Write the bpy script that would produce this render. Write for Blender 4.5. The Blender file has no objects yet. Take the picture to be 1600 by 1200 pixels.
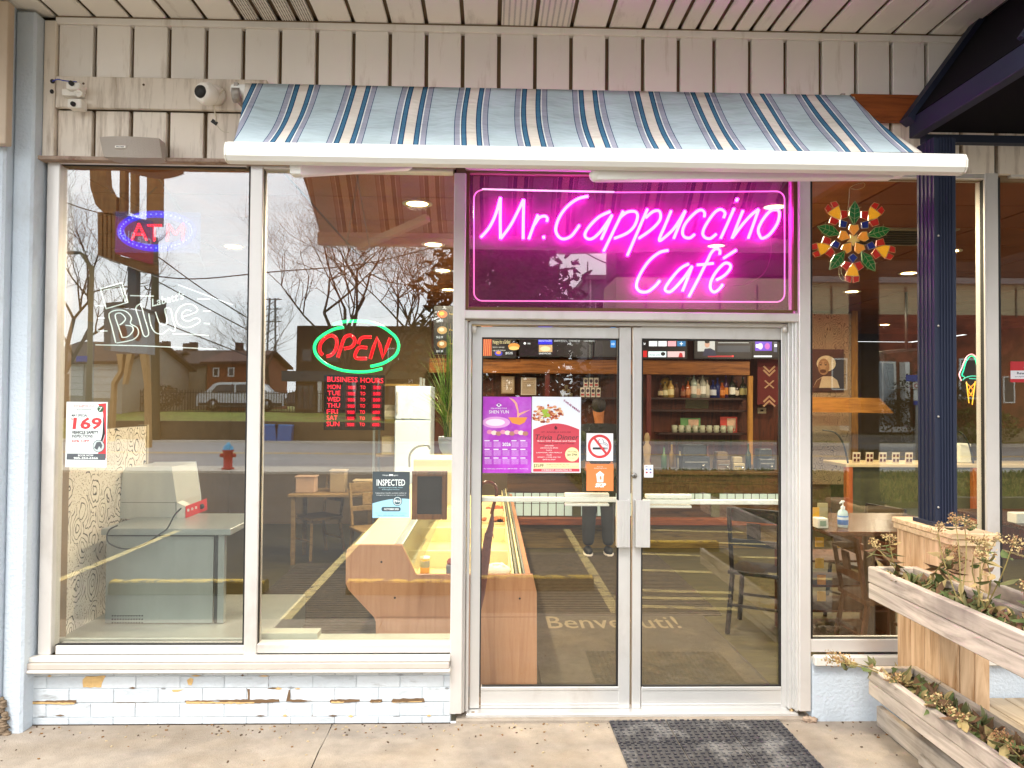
import bpy, math, random
from mathutils import Vector, Matrix
rnd = random.Random(7)
R_ = math.radians
scene = bpy.context.scene
COL = scene.collection

# ------------------------------------------------------------------ camera
YAW, PITCH, ROLL, FPX = -0.02879, 0.02127, -0.00726, 1200.0
def _rot():
    cy, sy, cp, sp, cr, sr = math.cos(YAW), math.sin(YAW), math.cos(PITCH), math.sin(PITCH), math.cos(ROLL), math.sin(ROLL)
    Rz = Matrix(((cy,-sy,0),(sy,cy,0),(0,0,1))); Rx = Matrix(((1,0,0),(0,cp,-sp),(0,sp,cp))); Ry = Matrix(((cr,0,sr),(0,1,0),(-sr,0,cr)))
    return Rz @ Rx @ Ry
CM = _rot()
D = 4.2
def ray(px, py):
    return CM @ Vector(((px-800)/FPX, 1.0, -(py-600)/FPX))
_d = ray(700, 1130)
H = -_d.z / _d.y * D
CAM = Vector((0, -D, H))
def W(px, py, Y=0.0):                       # point seen at that pixel on the plane y = Y
    d = ray(px, py); return CAM + d*((Y+D)/d.y)
def G(px, py, z=0.0):                       # point seen at that pixel on the plane z
    d = ray(px, py); return CAM + d*((z-H)/d.z)
def RV(px, py, v):                          # point outside whose mirror image in the glass stands v metres behind it
    p = W(px, py, v); return Vector((p.x, -v, p.z))
cd = bpy.data.cameras.new('camera'); cam = bpy.data.objects.new('camera', cd); COL.objects.link(cam)
cd.sensor_width = 36; cd.lens = 36*FPX/1600; cd.clip_end = 1500; cd.clip_start = 0.05
m3 = Matrix((CM.col[0], CM.col[2], -CM.col[1])).transposed()
cam.matrix_world = Matrix.Translation(CAM) @ m3.to_4x4()
scene.camera = cam

# ------------------------------------------------------------------ sky, sun, exposure
EXPOSURE, CLOUD, SUN = 0.92, 2.5, 1.5
SUN_EL, SUN_AZ = 52, 200                      # a veiled sun high behind the camera
w = bpy.data.worlds.new('World'); scene.world = w; w.use_nodes = True
nt = w.node_tree; nt.nodes.clear(); N = nt.nodes.new; L = nt.links.new
out = N('ShaderNodeOutputWorld'); mix = N('ShaderNodeMixShader'); b1 = N('ShaderNodeBackground'); b2 = N('ShaderNodeBackground')
sky = N('ShaderNodeTexSky'); sky.sky_type = 'NISHITA'; sky.sun_disc = False
sky.sun_elevation = R_(SUN_EL); sky.sun_rotation = R_(SUN_AZ)
L(sky.outputs[0], b1.inputs[0]); b1.inputs[1].default_value = 0.1
tc = N('ShaderNodeTexCoord'); mp = N('ShaderNodeMapping'); mp.inputs['Scale'].default_value = (1, 1, 3.2)
nz = N('ShaderNodeTexNoise'); nz.inputs['Scale'].default_value = 2.6; nz.inputs['Detail'].default_value = 6; nz.inputs['Roughness'].default_value = .55
cr = N('ShaderNodeValToRGB'); cr.color_ramp.elements[0].position = .32; cr.color_ramp.elements[1].position = .66
cr.color_ramp.elements[0].color = (.70,.77,.83,1); cr.color_ramp.elements[1].color = (.98,.99,1.0,1)
L(tc.outputs['Generated'], mp.inputs[0]); L(mp.outputs[0], nz.inputs['Vector']); L(nz.outputs['Fac'], cr.inputs[0]); L(cr.outputs[0], b2.inputs[0])
b2.inputs[1].default_value = CLOUD
mix.inputs[0].default_value = .88; L(b1.outputs[0], mix.inputs[1]); L(b2.outputs[0], mix.inputs[2]); L(mix.outputs[0], out.inputs[0])
sd = bpy.data.lights.new('sun', 'SUN'); sd.energy = SUN; sd.angle = R_(14); sd.color = (1, .96, .9)
so = bpy.data.objects.new('sun', sd); COL.objects.link(so)
az = R_(SUN_AZ); el = R_(SUN_EL)
sv = Vector((math.sin(az)*math.cos(el), math.cos(az)*math.cos(el), math.sin(el)))
so.rotation_euler = sv.to_track_quat('Z', 'Y').to_euler()
scene.view_settings.view_transform = 'Standard'; scene.view_settings.look = 'None'
scene.view_settings.exposure = EXPOSURE; scene.view_settings.gamma = 1; scene.view_settings.use_curve_mapping = False
scene.render.engine = 'CYCLES'
cy = scene.cycles; cy.max_bounces = 9; cy.transparent_max_bounces = 24; cy.glossy_bounces = 5; cy.diffuse_bounces = 4; cy.sample_clamp_indirect = 6

# ------------------------------------------------------------------ materials
_mats = {}
def lin(c):
    if isinstance(c, str):
        c = c.lstrip('#'); v = [int(c[i:i+2], 16)/255 for i in (0, 2, 4)]
        return tuple(((x+.055)/1.055)**2.4 if x > .04045 else x/12.92 for x in v)
    return tuple(c)
def M(name, col, rough=.6, metal=0, var=.12, scale=6, bump=0, bscale=60, spec=.5, emit=None, estr=0, dirt=None, stretch=(1,1,1), trans=0, coat=0, ov=0):
    """base colour broken up by noise, optional second colour in patches (dirt=(colour, scale, lo, hi, stretch)), optional fine bump"""
    if name in _mats: return _mats[name]
    m = bpy.data.materials.new(name); m.use_nodes = True; nt = m.node_tree; N = nt.nodes.new; L = nt.links.new
    p = nt.nodes['Principled BSDF']; c = lin(col)
    p.inputs['Roughness'].default_value = rough; p.inputs['Metallic'].default_value = metal; p.inputs['Specular IOR Level'].default_value = spec
    if coat: p.inputs['Coat Weight'].default_value = coat
    tc = N('ShaderNodeTexCoord'); mp = N('ShaderNodeMapping'); mp.inputs['Scale'].default_value = stretch; L(tc.outputs['Object'], mp.inputs[0])
    oi = N('ShaderNodeObjectInfo'); mu = N('ShaderNodeMath'); mu.operation = 'MULTIPLY'; mu.inputs[1].default_value = 37.0; L(oi.outputs['Random'], mu.inputs[0]); L(mu.outputs[0], mp.inputs['Location'])
    n1 = N('ShaderNodeTexNoise'); n1.inputs['Scale'].default_value = scale; n1.inputs['Detail'].default_value = 5; n1.inputs['Roughness'].default_value = .6
    L(mp.outputs[0], n1.inputs['Vector'])
    r = N('ShaderNodeValToRGB'); r.color_ramp.elements[0].position = .25; r.color_ramp.elements[1].position = .75
    r.color_ramp.elements[0].color = (*[max(0, x*(1-var)) for x in c], 1); r.color_ramp.elements[1].color = (*[min(1, x*(1+var)) for x in c], 1)
    L(n1.outputs['Fac'], r.inputs[0]); last = r.outputs[0]
    if dirt:
        dc, ds, lo, hi, dst = dirt
        m2 = N('ShaderNodeMapping'); m2.inputs['Scale'].default_value = dst; L(tc.outputs['Object'], m2.inputs[0])
        n2 = N('ShaderNodeTexNoise'); n2.inputs['Scale'].default_value = ds; n2.inputs['Detail'].default_value = 8; n2.inputs['Roughness'].default_value = .65; L(m2.outputs[0], n2.inputs['Vector'])
        r2 = N('ShaderNodeValToRGB'); r2.color_ramp.elements[0].position = lo; r2.color_ramp.elements[1].position = hi; L(n2.outputs['Fac'], r2.inputs[0])
        mx = N('ShaderNodeMix'); mx.data_type = 'RGBA'; L(r2.outputs[0], mx.inputs['Factor']); L(last, mx.inputs['A']); mx.inputs['B'].default_value = (*lin(dc), 1); last = mx.outputs['Result']
    if ov:
        hs = N('ShaderNodeHueSaturation'); ma = N('ShaderNodeMath'); ma.operation = 'MULTIPLY_ADD'; ma.inputs[1].default_value = 2*ov; ma.inputs[2].default_value = 1-ov
        L(oi.outputs['Random'], ma.inputs[0]); L(ma.outputs[0], hs.inputs['Value']); L(last, hs.inputs['Color']); last = hs.outputs[0]
    L(last, p.inputs['Base Color'])
    if bump:
        n3 = N('ShaderNodeTexNoise'); n3.inputs['Scale'].default_value = bscale; n3.inputs['Detail'].default_value = 4; L(mp.outputs[0], n3.inputs['Vector'])
        b = N('ShaderNodeBump'); b.inputs['Strength'].default_value = bump; b.inputs['Distance'].default_value = .01; L(n3.outputs['Fac'], b.inputs['Height']); L(b.outputs[0], p.inputs['Normal'])
    if emit is not None:
        p.inputs['Emission Color'].default_value = (*lin(emit), 1); p.inputs['Emission Strength'].default_value = estr
    if trans:
        t = N('ShaderNodeBsdfTransparent'); mx = N('ShaderNodeMixShader'); mx.inputs[0].default_value = trans
        L(p.outputs[0], mx.inputs[1]); L(t.outputs[0], mx.inputs[2]); L(mx.outputs[0], nt.nodes['Material Output'].inputs[0])
    _mats[name] = m; return m
def WOOD(name, c1, c2, axis='x', scale=1.0, rough=.7, dirt=None, spec=.3):
    """planed or weathered timber: long distorted grain along axis, knots"""
    if name in _mats: return _mats[name]
    m = bpy.data.materials.new(name); m.use_nodes = True; nt = m.node_tree; N = nt.nodes.new; L = nt.links.new
    p = nt.nodes['Principled BSDF']; p.inputs['Roughness'].default_value = rough; p.inputs['Specular IOR Level'].default_value = spec
    st = {'x': (1.2, 14, 14), 'y': (14, 1.2, 14), 'z': (14, 14, 1.2)}[axis]
    tc = N('ShaderNodeTexCoord'); mp = N('ShaderNodeMapping'); mp.inputs['Scale'].default_value = st
    oi = N('ShaderNodeObjectInfo'); mu = N('ShaderNodeMath'); mu.operation = 'MULTIPLY'; mu.inputs[1].default_value = 53.0; L(oi.outputs['Random'], mu.inputs[0]); L(mu.outputs[0], mp.inputs['Location'])
    L(tc.outputs['Object'], mp.inputs[0])
    n1 = N('ShaderNodeTexNoise'); n1.inputs['Scale'].default_value = 2.2*scale; n1.inputs['Detail'].default_value = 7; n1.inputs['Roughness'].default_value = .62; n1.inputs['Distortion'].default_value = 1.6
    L(mp.outputs[0], n1.inputs['Vector'])
    r = N('ShaderNodeValToRGB'); e = r.color_ramp.elements; e[0].position = .3; e[1].position = .68
    a, b = lin(c1), lin(c2); e[0].color = (*a, 1); e[1].color = (*b, 1)
    x = r.color_ramp.elements.new(.5); x.color = (*[(i*.35+j*.65) for i, j in zip(a, b)], 1)
    L(n1.outputs['Fac'], r.inputs[0]); last = r.outputs[0]
    if dirt:
        dc, ds, lo, hi = dirt
        n2 = N('ShaderNodeTexNoise'); n2.inputs['Scale'].default_value = ds; n2.inputs['Detail'].default_value = 6; L(tc.outputs['Object'], n2.inputs['Vector'])
        r2 = N('ShaderNodeValToRGB'); r2.color_ramp.elements[0].position = lo; r2.color_ramp.elements[1].position = hi; L(n2.outputs['Fac'], r2.inputs[0])
        mx = N('ShaderNodeMix'); mx.data_type = 'RGBA'; L(r2.outputs[0], mx.inputs['Factor']); L(last, mx.inputs['A']); mx.inputs['B'].default_value = (*lin(dc), 1); last = mx.outputs['Result']
    hs = N('ShaderNodeHueSaturation'); ma = N('ShaderNodeMath'); ma.operation = 'MULTIPLY_ADD'; ma.inputs[1].default_value = .24; ma.inputs[2].default_value = .88
    L(oi.outputs['Random'], ma.inputs[0]); L(ma.outputs[0], hs.inputs['Value']); L(last, hs.inputs['Color']); L(hs.outputs[0], p.inputs['Base Color'])
    bb = N('ShaderNodeBump'); bb.inputs['Strength'].default_value = .35; bb.inputs['Distance'].default_value = .004; L(n1.outputs['Fac'], bb.inputs['Height']); L(bb.outputs[0], p.inputs['Normal'])
    _mats[name] = m; return m
def EM(name, col, s, base=None):            # a thing that gives off light
    if name in _mats: return _mats[name]
    m = bpy.data.materials.new(name); m.use_nodes = True; p = m.node_tree.nodes['Principled BSDF']
    p.inputs['Base Color'].default_value = (*lin(base or col), 1); p.inputs['Roughness'].default_value = .3
    p.inputs['Emission Color'].default_value = (*lin(col), 1); p.inputs['Emission Strength'].default_value = s
    _mats[name] = m; return m
def GLASS(name, refl=.09, tint=(.97,1,.98), rough=0.0, wave=.0):
    if name in _mats: return _mats[name]
    m = bpy.data.materials.new(name); m.use_nodes = True; nt = m.node_tree; N = nt.nodes.new; L = nt.links.new; nt.nodes.clear()
    o = N('ShaderNodeOutputMaterial'); t = N('ShaderNodeBsdfTransparent'); t.inputs[0].default_value = (*tint, 1)
    g = N('ShaderNodeBsdfGlossy'); g.inputs['Roughness'].default_value = rough; mx = N('ShaderNodeMixShader')
    lw = N('ShaderNodeLayerWeight'); lw.inputs[0].default_value = .5
    pw = N('ShaderNodeMath'); pw.operation = 'POWER'; pw.inputs[1].default_value = 5; ma = N('ShaderNodeMath'); ma.operation = 'MULTIPLY_ADD'; ma.inputs[1].default_value = 1-refl; ma.inputs[2].default_value = refl
    L(lw.outputs['Facing'], pw.inputs[0]); L(pw.outputs[0], ma.inputs[0])
    L(ma.outputs[0], mx.inputs[0]); L(t.outputs[0], mx.inputs[1]); L(g.outputs[0], mx.inputs[2]); L(mx.outputs[0], o.inputs[0])
    if wave:
        tc = N('ShaderNodeTexCoord'); n = N('ShaderNodeTexNoise'); n.inputs['Scale'].default_value = 1.4; n.inputs['Detail'].default_value = 1; L(tc.outputs['Object'], n.inputs['Vector'])
        b = N('ShaderNodeBump'); b.inputs['Strength'].default_value = 1; b.inputs['Distance'].default_value = wave; L(n.outputs['Fac'], b.inputs['Height']); L(b.outputs[0], g.inputs['Normal'])
    _mats[name] = m; return m

# ------------------------------------------------------------------ mesh builder
_txt = {}
def glyphs(s, bold=0.0):
    key = (s, bold)
    if key in _txt: return _txt[key]
    c = bpy.data.curves.new('t', 'FONT'); c.body = s; c.resolution_u = 2; c.offset = bold
    o = bpy.data.objects.new('t', c); me = bpy.data.meshes.new_from_object(o)
    vs = [(v.co.x, v.co.y) for v in me.vertices]; fs = [tuple(p.vertices) for p in me.polygons]
    bpy.data.objects.remove(o); bpy.data.meshes.remove(me); bpy.data.curves.remove(c)
    _txt[key] = (vs, fs); return _txt[key]
class MB:
    def __init__(s, mat=None): s.v = []; s.f = []; s.mi = []; s.sm = []; s.mats = []; s.mat = mat; s.uv = None
    def add(s, vs, fs, mat=None, smooth=False):
        mat = mat or s.mat
        if mat not in s.mats: s.mats.append(mat)
        k = s.mats.index(mat); o = len(s.v); s.v += [Vector(v) for v in vs]
        for f in fs: s.f.append([i+o for i in f]); s.mi.append(k); s.sm.append(smooth)
        return s
    def box(s, x0, x1, y0, y1, z0, z1, mat=None):
        if x0 > x1: x0, x1 = x1, x0
        if y0 > y1: y0, y1 = y1, y0
        if z0 > z1: z0, z1 = z1, z0
        return s.add([(x0,y0,z0),(x1,y0,z0),(x1,y1,z0),(x0,y1,z0),(x0,y0,z1),(x1,y0,z1),(x1,y1,z1),(x0,y1,z1)],
              [(3,2,1,0),(4,5,6,7),(0,1,5,4),(1,2,6,5),(2,3,7,6),(3,0,4,7)], mat)
    def obox(s, c, size, rot=None, mat=None):
        rot = rot or Matrix.Identity(3); h = [x/2 for x in size]; c = Vector(c); vs = []
        for z in (-1, 1):
            for x, y in ((-1,-1),(1,-1),(1,1),(-1,1)): vs.append(c + rot @ Vector((x*h[0], y*h[1], z*h[2])))
        return s.add(vs, [(3,2,1,0),(4,5,6,7),(0,1,5,4),(1,2,6,5),(2,3,7,6),(3,0,4,7)], mat)
    def beam(s, p, q, w, h, mat=None, up=(0,0,1)):      # rectangular bar from p to q
        p, q = Vector(p), Vector(q); d = (q-p); l = d.length; d.normalize(); u = Vector(up)
        a = d.cross(u)
        if a.length < 1e-4: a = d.cross(Vector((0,1,0)))
        a.normalize(); b = a.cross(d)
        return s.obox((p+q)/2, (w, l, h), Matrix((a, d, b)).transposed(), mat)
    def tube(s, pts, r, mat=None, n=6, closed=False, r1=None, smooth=True):
        pts = [Vector(p) for p in pts]; k = len(pts); vs = []; fs = []; pv = None
        for i, p in enumerate(pts):
            if closed: t = pts[(i+1) % k] - pts[i-1]
            else: t = pts[min(i+1, k-1)] - pts[max(i-1, 0)]
            if t.length < 1e-9: t = Vector((0,0,1))
            t.normalize()
            if pv is None:
                a = t.cross(Vector((0,0,1)))
                if a.length < .1: a = t.cross(Vector((0,1,0)))
            else: a = pv - t*pv.dot(t)
            if a.length < 1e-6: a = t.orthogonal()
            a.normalize(); pv = a; b = t.cross(a)
            rr = r if r1 is None else r + (r1-r)*i/max(1, k-1)
            for j in range(n):
                g = 2*math.pi*j/n; vs.append(p + a*math.cos(g)*rr + b*math.sin(g)*rr)
        for i in range(k if closed else k-1):
            for j in range(n):
                A = i*n; B = ((i+1) % k)*n; fs.append((A+j, A+(j+1) % n, B+(j+1) % n, B+j))
        if not closed: fs.append(tuple(range(n-1, -1, -1))); fs.append(tuple((k-1)*n+j for j in range(n)))
        return s.add(vs, fs, mat, smooth)
    def lathe(s, prof, c=(0,0,0), n=16, mat=None, ax='z', smooth=True):
        vs = []; fs = []; c = Vector(c); k = len(prof)
        for r, z in prof:
            for j in range(n):
                g = 2*math.pi*j/n; a, b = r*math.cos(g), r*math.sin(g)
                vs.append(c + Vector({'z': (a, b, z), 'y': (a, -z, b), 'x': (z, a, b)}[ax]))
        for i in range(k-1):
            for j in range(n): fs.append((i*n+j, i*n+(j+1) % n, (i+1)*n+(j+1) % n, (i+1)*n+j))
        return s.add(vs, fs, mat, smooth)
    def prism(s, poly, y0, y1, mat=None):               # poly of (x, z) pushed from y0 to y1
        n = len(poly); vs = [(x, y0, z) for x, z in poly] + [(x, y1, z) for x, z in poly]
        fs = [tuple(range(n)), tuple(range(2*n-1, n-1, -1))] + [(i, (i+1) % n+0, (i+1) % n+n, i+n) for i in range(n)]
        return s.add(vs, fs, mat)
    def extr(s, poly, d, mat=None):                     # poly of 3-D points pushed by vector d
        n = len(poly); d = Vector(d); a = [Vector(p) for p in poly]
        return s.add(a + [p+d for p in a], [tuple(range(n)), tuple(range(2*n-1, n-1, -1))] + [(i, (i+1) % n, (i+1) % n+n, i+n) for i in range(n)], mat)
    def quad(s, pts, mat=None): return s.add(pts, [tuple(range(len(pts)))], mat)
    def blob(s, c, r, mat=None, n=10, m=6, jit=0, rn=rnd):
        vs = []; fs = []; c = Vector(c); r = (r, r, r) if not hasattr(r, '__len__') else r
        for i in range(m+1):
            t = math.pi*i/m
            for j in range(n):
                g = 2*math.pi*j/n; k = 1+rn.uniform(-jit, jit)
                vs.append(c + Vector((r[0]*math.sin(t)*math.cos(g)*k, r[1]*math.sin(t)*math.sin(g)*k, r[2]*math.cos(t)*k)))
        for i in range(m):
            for j in range(n): fs.append((i*n+j, (i+1)*n+j, (i+1)*n+(j+1) % n, i*n+(j+1) % n))
        return s.add(vs, fs, mat, True)
    # flat print laid on a plane y = Y facing the street, placed by the corners it shows
    def prect(s, x0, y0, x1, y1, Y, mat=None, d=0):
        if d: a, b = W(x0, (y0+y1)/2, Y), W(x1, (y0+y1)/2, Y); c, e = W((x0+x1)/2, y0, Y), W((x0+x1)/2, y1, Y); return s.box(a.x, b.x, Y, Y+d, e.z, c.z, mat)
        return s.quad([W(x0,y1,Y), W(x1,y1,Y), W(x1,y0,Y), W(x0,y0,Y)], mat)
    def ppoly(s, pts, Y, mat=None): return s.quad([W(x, y, Y) for x, y in pts], mat)
    def pdisc(s, x, y, rx, ry, Y, mat=None, n=20): return s.ppoly([(x+rx*math.cos(2*math.pi*i/n), y+ry*math.sin(2*math.pi*i/n)) for i in range(n)], Y, mat)
    def pring(s, x, y, r0, r1, Y, mat=None, n=28):
        vs = [W(x+r*math.cos(2*math.pi*i/n), y+r*math.sin(2*math.pi*i/n), Y) for r in (r0, r1) for i in range(n)]
        return s.add(vs, [(i, (i+1) % n, n+(i+1) % n, n+i) for i in range(n)], mat)
    def ptext(s, t, x0, y0, x1, y1, Y, mat=None, bold=0, shear=0, rise=0):
        vs, fs = glyphs(t, bold)
        if not vs: return s
        ax, bx = min(v[0] for v in vs), max(v[0] for v in vs); ay, by = min(v[1] for v in vs), max(v[1] for v in vs)
        o = []
        for x, y in vs:
            u = (x-ax)/(bx-ax or 1); q = (y-ay)/(by-ay or 1)
            o.append(W(x0+(x1-x0)*u + shear*(q), y1-(y1-y0)*q - rise*u, Y))
        return s.add(o, fs, mat)
    def text3(s, t, o, xd, yd, w, h, mat=None, bold=0):  # text fitted to a w x h rectangle at o
        vs, fs = glyphs(t, bold); ax, bx = min(v[0] for v in vs), max(v[0] for v in vs); ay, by = min(v[1] for v in vs), max(v[1] for v in vs)
        o = Vector(o); xd = Vector(xd); yd = Vector(yd)
        return s.add([o + xd*(w*(x-ax)/(bx-ax)) + yd*(h*(y-ay)/(by-ay)) for x, y in vs], fs, mat)
    def build(s, name, parent=None, label=None, cat=None, group=None, kind=None, bevel=0, loc=None):
        me = bpy.data.meshes.new(name); o = bpy.data.objects.new(name, me); COL.objects.link(o)
        if parent is None:
            if loc is None:
                xs = [v.x for v in s.v]; ys = [v.y for v in s.v]; zs = [v.z for v in s.v]
                loc = Vector(((min(xs)+max(xs))/2, (min(ys)+max(ys))/2, min(zs)))
            loc = Vector(loc); o.location = loc; o['wl'] = list(loc)
        else:
            loc = Vector(parent['wl']); o.parent = parent; o['wl'] = list(loc)
        me.from_pydata([tuple(v-loc) for v in s.v], [], s.f); 
        for m in s.mats: me.materials.append(m)
        me.polygons.foreach_set('material_index', s.mi); me.polygons.foreach_set('use_smooth', s.sm)
        if s.uv:
            ul = me.uv_layers.new(name='UVMap')
            for lp in me.loops: ul.data[lp.index].uv = s.uv[lp.vertex_index]
        me.update()
        if bevel:
            b = o.modifiers.new('bevel', 'BEVEL'); b.width = bevel; b.segments = 1; b.limit_method = 'ANGLE'; b.angle_limit = R_(50)
        return tag(o, label, cat, group, kind)
def tag(o, label=None, cat=None, group=None, kind=None):
    if label: o['label'] = label
    if cat: o['category'] = cat
    if group: o['group'] = group
    if kind: o['kind'] = kind
    return o
def thing(name, loc, label, cat, group=None):
    o = bpy.data.objects.new(name, None); COL.objects.link(o); o.location = loc; o['wl'] = list(loc); o.empty_display_size = .1
    return tag(o, label, cat, group)
def dup(root, delta, label=None, group=None, rz=0):     # a copy of a thing with its parts and sub-parts
    r = root.copy(); COL.objects.link(r); r.location = Vector(root.location)+Vector(delta); r['wl'] = list(r.location); r.rotation_euler.z += rz
    if label: r['label'] = label
    if group: r['group'] = group
    for ch in list(root.children):
        c = ch.copy(); COL.objects.link(c); c.parent = r
        for g in list(ch.children):
            d = g.copy(); COL.objects.link(d); d.parent = c
    return r
ORD = ['first','second','third','fourth','fifth','sixth','seventh','eighth','ninth','tenth','eleventh','twelfth','thirteenth','fourteenth','fifteenth','sixteenth']
def fb(mb, x0, y0, x1, y1, Y=0.0, d=.05, mat=None):     # a frame member seen between two pixel corners, front face on y = Y
    xm, ym = (x0+x1)/2, (y0+y1)/2
    return mb.box(W(x0,ym,Y).x, W(x1,ym,Y).x, Y, Y+d, W(xm,y1,Y).z, W(xm,y0,Y).z, mat)
def smoothpath(pts, k=4):                                # Catmull-Rom through the points
    P = [Vector(p) for p in pts]; o = []
    if len(P) < 3: return P
    for i in range(len(P)-1):
        a = P[max(i-1,0)]; b = P[i]; c = P[i+1]; d = P[min(i+2,len(P)-1)]
        for j in range(k):
            t = j/k; o.append(.5*((2*b)+(c-a)*t+(2*a-5*b+4*c-d)*t*t+(3*b-a-3*c+d)*t**3))
    o.append(P[-1]); return o
# ------------------------------------------------------------------ ground (pavement, car park, road, verge)
GZ = -0.13                                   # level of the car park
m_conc = M('concrete', '#988b7c', .9, var=.22, scale=9, bump=.6, bscale=140, dirt=('#7f6e58', 1.4, .45, .85, (1,1.6,1)))
def concrete_mat():
    m = m_conc; nt = m.node_tree; N = nt.nodes.new; L = nt.links.new; p = nt.nodes['Principled BSDF']
    src = p.inputs['Base Color'].links[0].from_socket
    tc = N('ShaderNodeTexCoord'); v = N('ShaderNodeTexVoronoi'); v.inputs['Scale'].default_value = 95; L(tc.outputs['Object'], v.inputs['Vector'])
    r = N('ShaderNodeValToRGB'); r.color_ramp.elements[0].position = .0; r.color_ramp.elements[0].color = (1,1,1,1); r.color_ramp.elements[1].position = .22; r.color_ramp.elements[1].color = (0,0,0,1); L(v.outputs['Distance'], r.inputs[0])
    mu = N('ShaderNodeMath'); mu.operation = 'MULTIPLY'; n = N('ShaderNodeTexNoise'); n.inputs['Scale'].default_value = 30; L(tc.outputs['Object'], n.inputs['Vector'])
    r2 = N('ShaderNodeValToRGB'); r2.color_ramp.elements[0].position = .5; r2.color_ramp.elements[1].position = .6; L(n.outputs['Fac'], r2.inputs[0]); L(r.outputs[0], mu.inputs[0]); L(r2.outputs[0], mu.inputs[1])
    mx = N('ShaderNodeMix'); mx.data_type = 'RGBA'; L(mu.outputs[0], mx.inputs['Factor']); L(src, mx.inputs['A']); mx.inputs['B'].default_value = (.42,.38,.32,1); L(mx.outputs['Result'], p.inputs['Base Color'])
concrete_mat()
jx = (G(522,1131).x + G(483,1200).x)/2
sw = thing('sidewalk', (0,-.9,GZ), None, None); sw['kind'] = 'structure'
xs = [-9.5, -5.6, jx, 2.98, 6.6, 12]
for i in range(len(xs)-1):
    mb = MB(m_conc); n = 12
    # the crack between slabs wanders a little
    ya, yb = 0.0, -1.9
    L0 = [(xs[i]+.006+(rnd.uniform(-.004,.004) if i else 0), ya+(yb-ya)*k/n) for k in range(n+1)]
    L1 = [(xs[i+1]-.006+rnd.uniform(-.004,.004), ya+(yb-ya)*k/n) for k in range(n+1)]
    poly = L0 + L1[::-1]
    mb.extr([(x, y, 0) for x, y in poly][::-1], (0,0,GZ), m_conc); mb.build('slab', sw, bevel=.004)
mb = MB(M('crack_dirt', '#2a1d14', .95)); mb.box(-9.5, 12, -1.89, -.01, GZ+.01, -.012); mb.build('joint_filler', sw)
mb = MB(m_conc); a = W(712,1118,0).x; b = W(1275,1118,0).x
mb.box(a, b, .0, .32, -.1, .018); mb.build('threshold_slab', sw, bevel=.006)
mb = MB(M('asphalt', '#494744', .92, var=.22, scale=3, bump=.4, bscale=180, dirt=('#3d3a37', .5, .45, .7, (1,1,1))))
mb.box(-60, 60, -15.1, -1.9, GZ-.25, GZ); mb.build('parking_lot', kind='structure')
mb = MB(M('road_asphalt', '#8d8d8e', .85, var=.12, scale=1.2, dirt=('#77777a', .4, .4, .7, (.2,2,1))))
mb.box(-80, 80, -28.6, -16.6, GZ-.25, GZ-.004); mb.build('road', kind='structure')
m_lane = M('lane_paint', '#d6cfc0', .7)
for y in (-22.4, -22.75):
    mb = MB(M('yellow_lane_paint', '#c9a24a', .7)); mb.box(-80, 80, y, y+.12, GZ-.004, GZ+.002); mb.build('lane_marking', kind='structure')
for y0, y1, nm in ((-16.6,-15.1,'verge_kerb'), (-30.4,-28.6,'far_pavement')):
    mb = MB(M('pale_concrete', '#b9b2a6', .9, var=.1, scale=.7)); mb.box(-80, 80, y0, y1, GZ-.2, GZ+.06); mb.build(nm, kind='structure')
m_grass = M('lawn', '#707a2e', .95, var=.45, scale=2.5, bump=.6, bscale=30, dirt=('#6e5a34', .6, .5, .7, (1,1,1)))
mb = MB(m_grass); mb.box(-120, 120, -140, -30.4, GZ-.2, GZ+.05); mb.build('lawn', kind='structure')
mb = MB(M('verge_grass_base', '#54602a', .95, var=.5, scale=4, bump=.8, bscale=50, dirt=('#7a6846', 1.5, .45, .65, (1,1,1))))
mb.box(1.9, 40, -14.9, -9.3, GZ-.1, GZ+.10); mb.build('grass_verge', kind='structure')
# painted stall lines, worn
m_stall = M('stall_paint', '#d8bf7e', .8, var=.15, scale=9, dirt=('#6b6458', 7, .52, .62, (1,1,1)))
mb = MB(m_stall)
def ln(x0, y0, x1, y1, w=.1):
    d = Vector((x1-x0, y1-y0, 0)); d.normalize(); n = Vector((-d.y, d.x, 0))*w/2; z = GZ+.004
    mb.quad([(x0+n.x,y0+n.y,z),(x0-n.x,y0-n.y,z),(x1-n.x,y1-n.y,z),(x1+n.x,y1+n.y,z)])
for X in (-10.0,-7.2,-4.4,-1.72,1.14,6.6):
    ln(X, -2.0, X, -6.8)
ln(1.2,-2.1, 4.0,-2.1); ln(1.2,-2.6,3.6,-2.35); ln(1.2,-2.9,3.9,-2.75)
for i in range(5): ln(1.3+i*.2,-3.2-i*.9,4.0,-2.9-i*.9)
mb.build('stall_markings', kind='structure')

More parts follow.
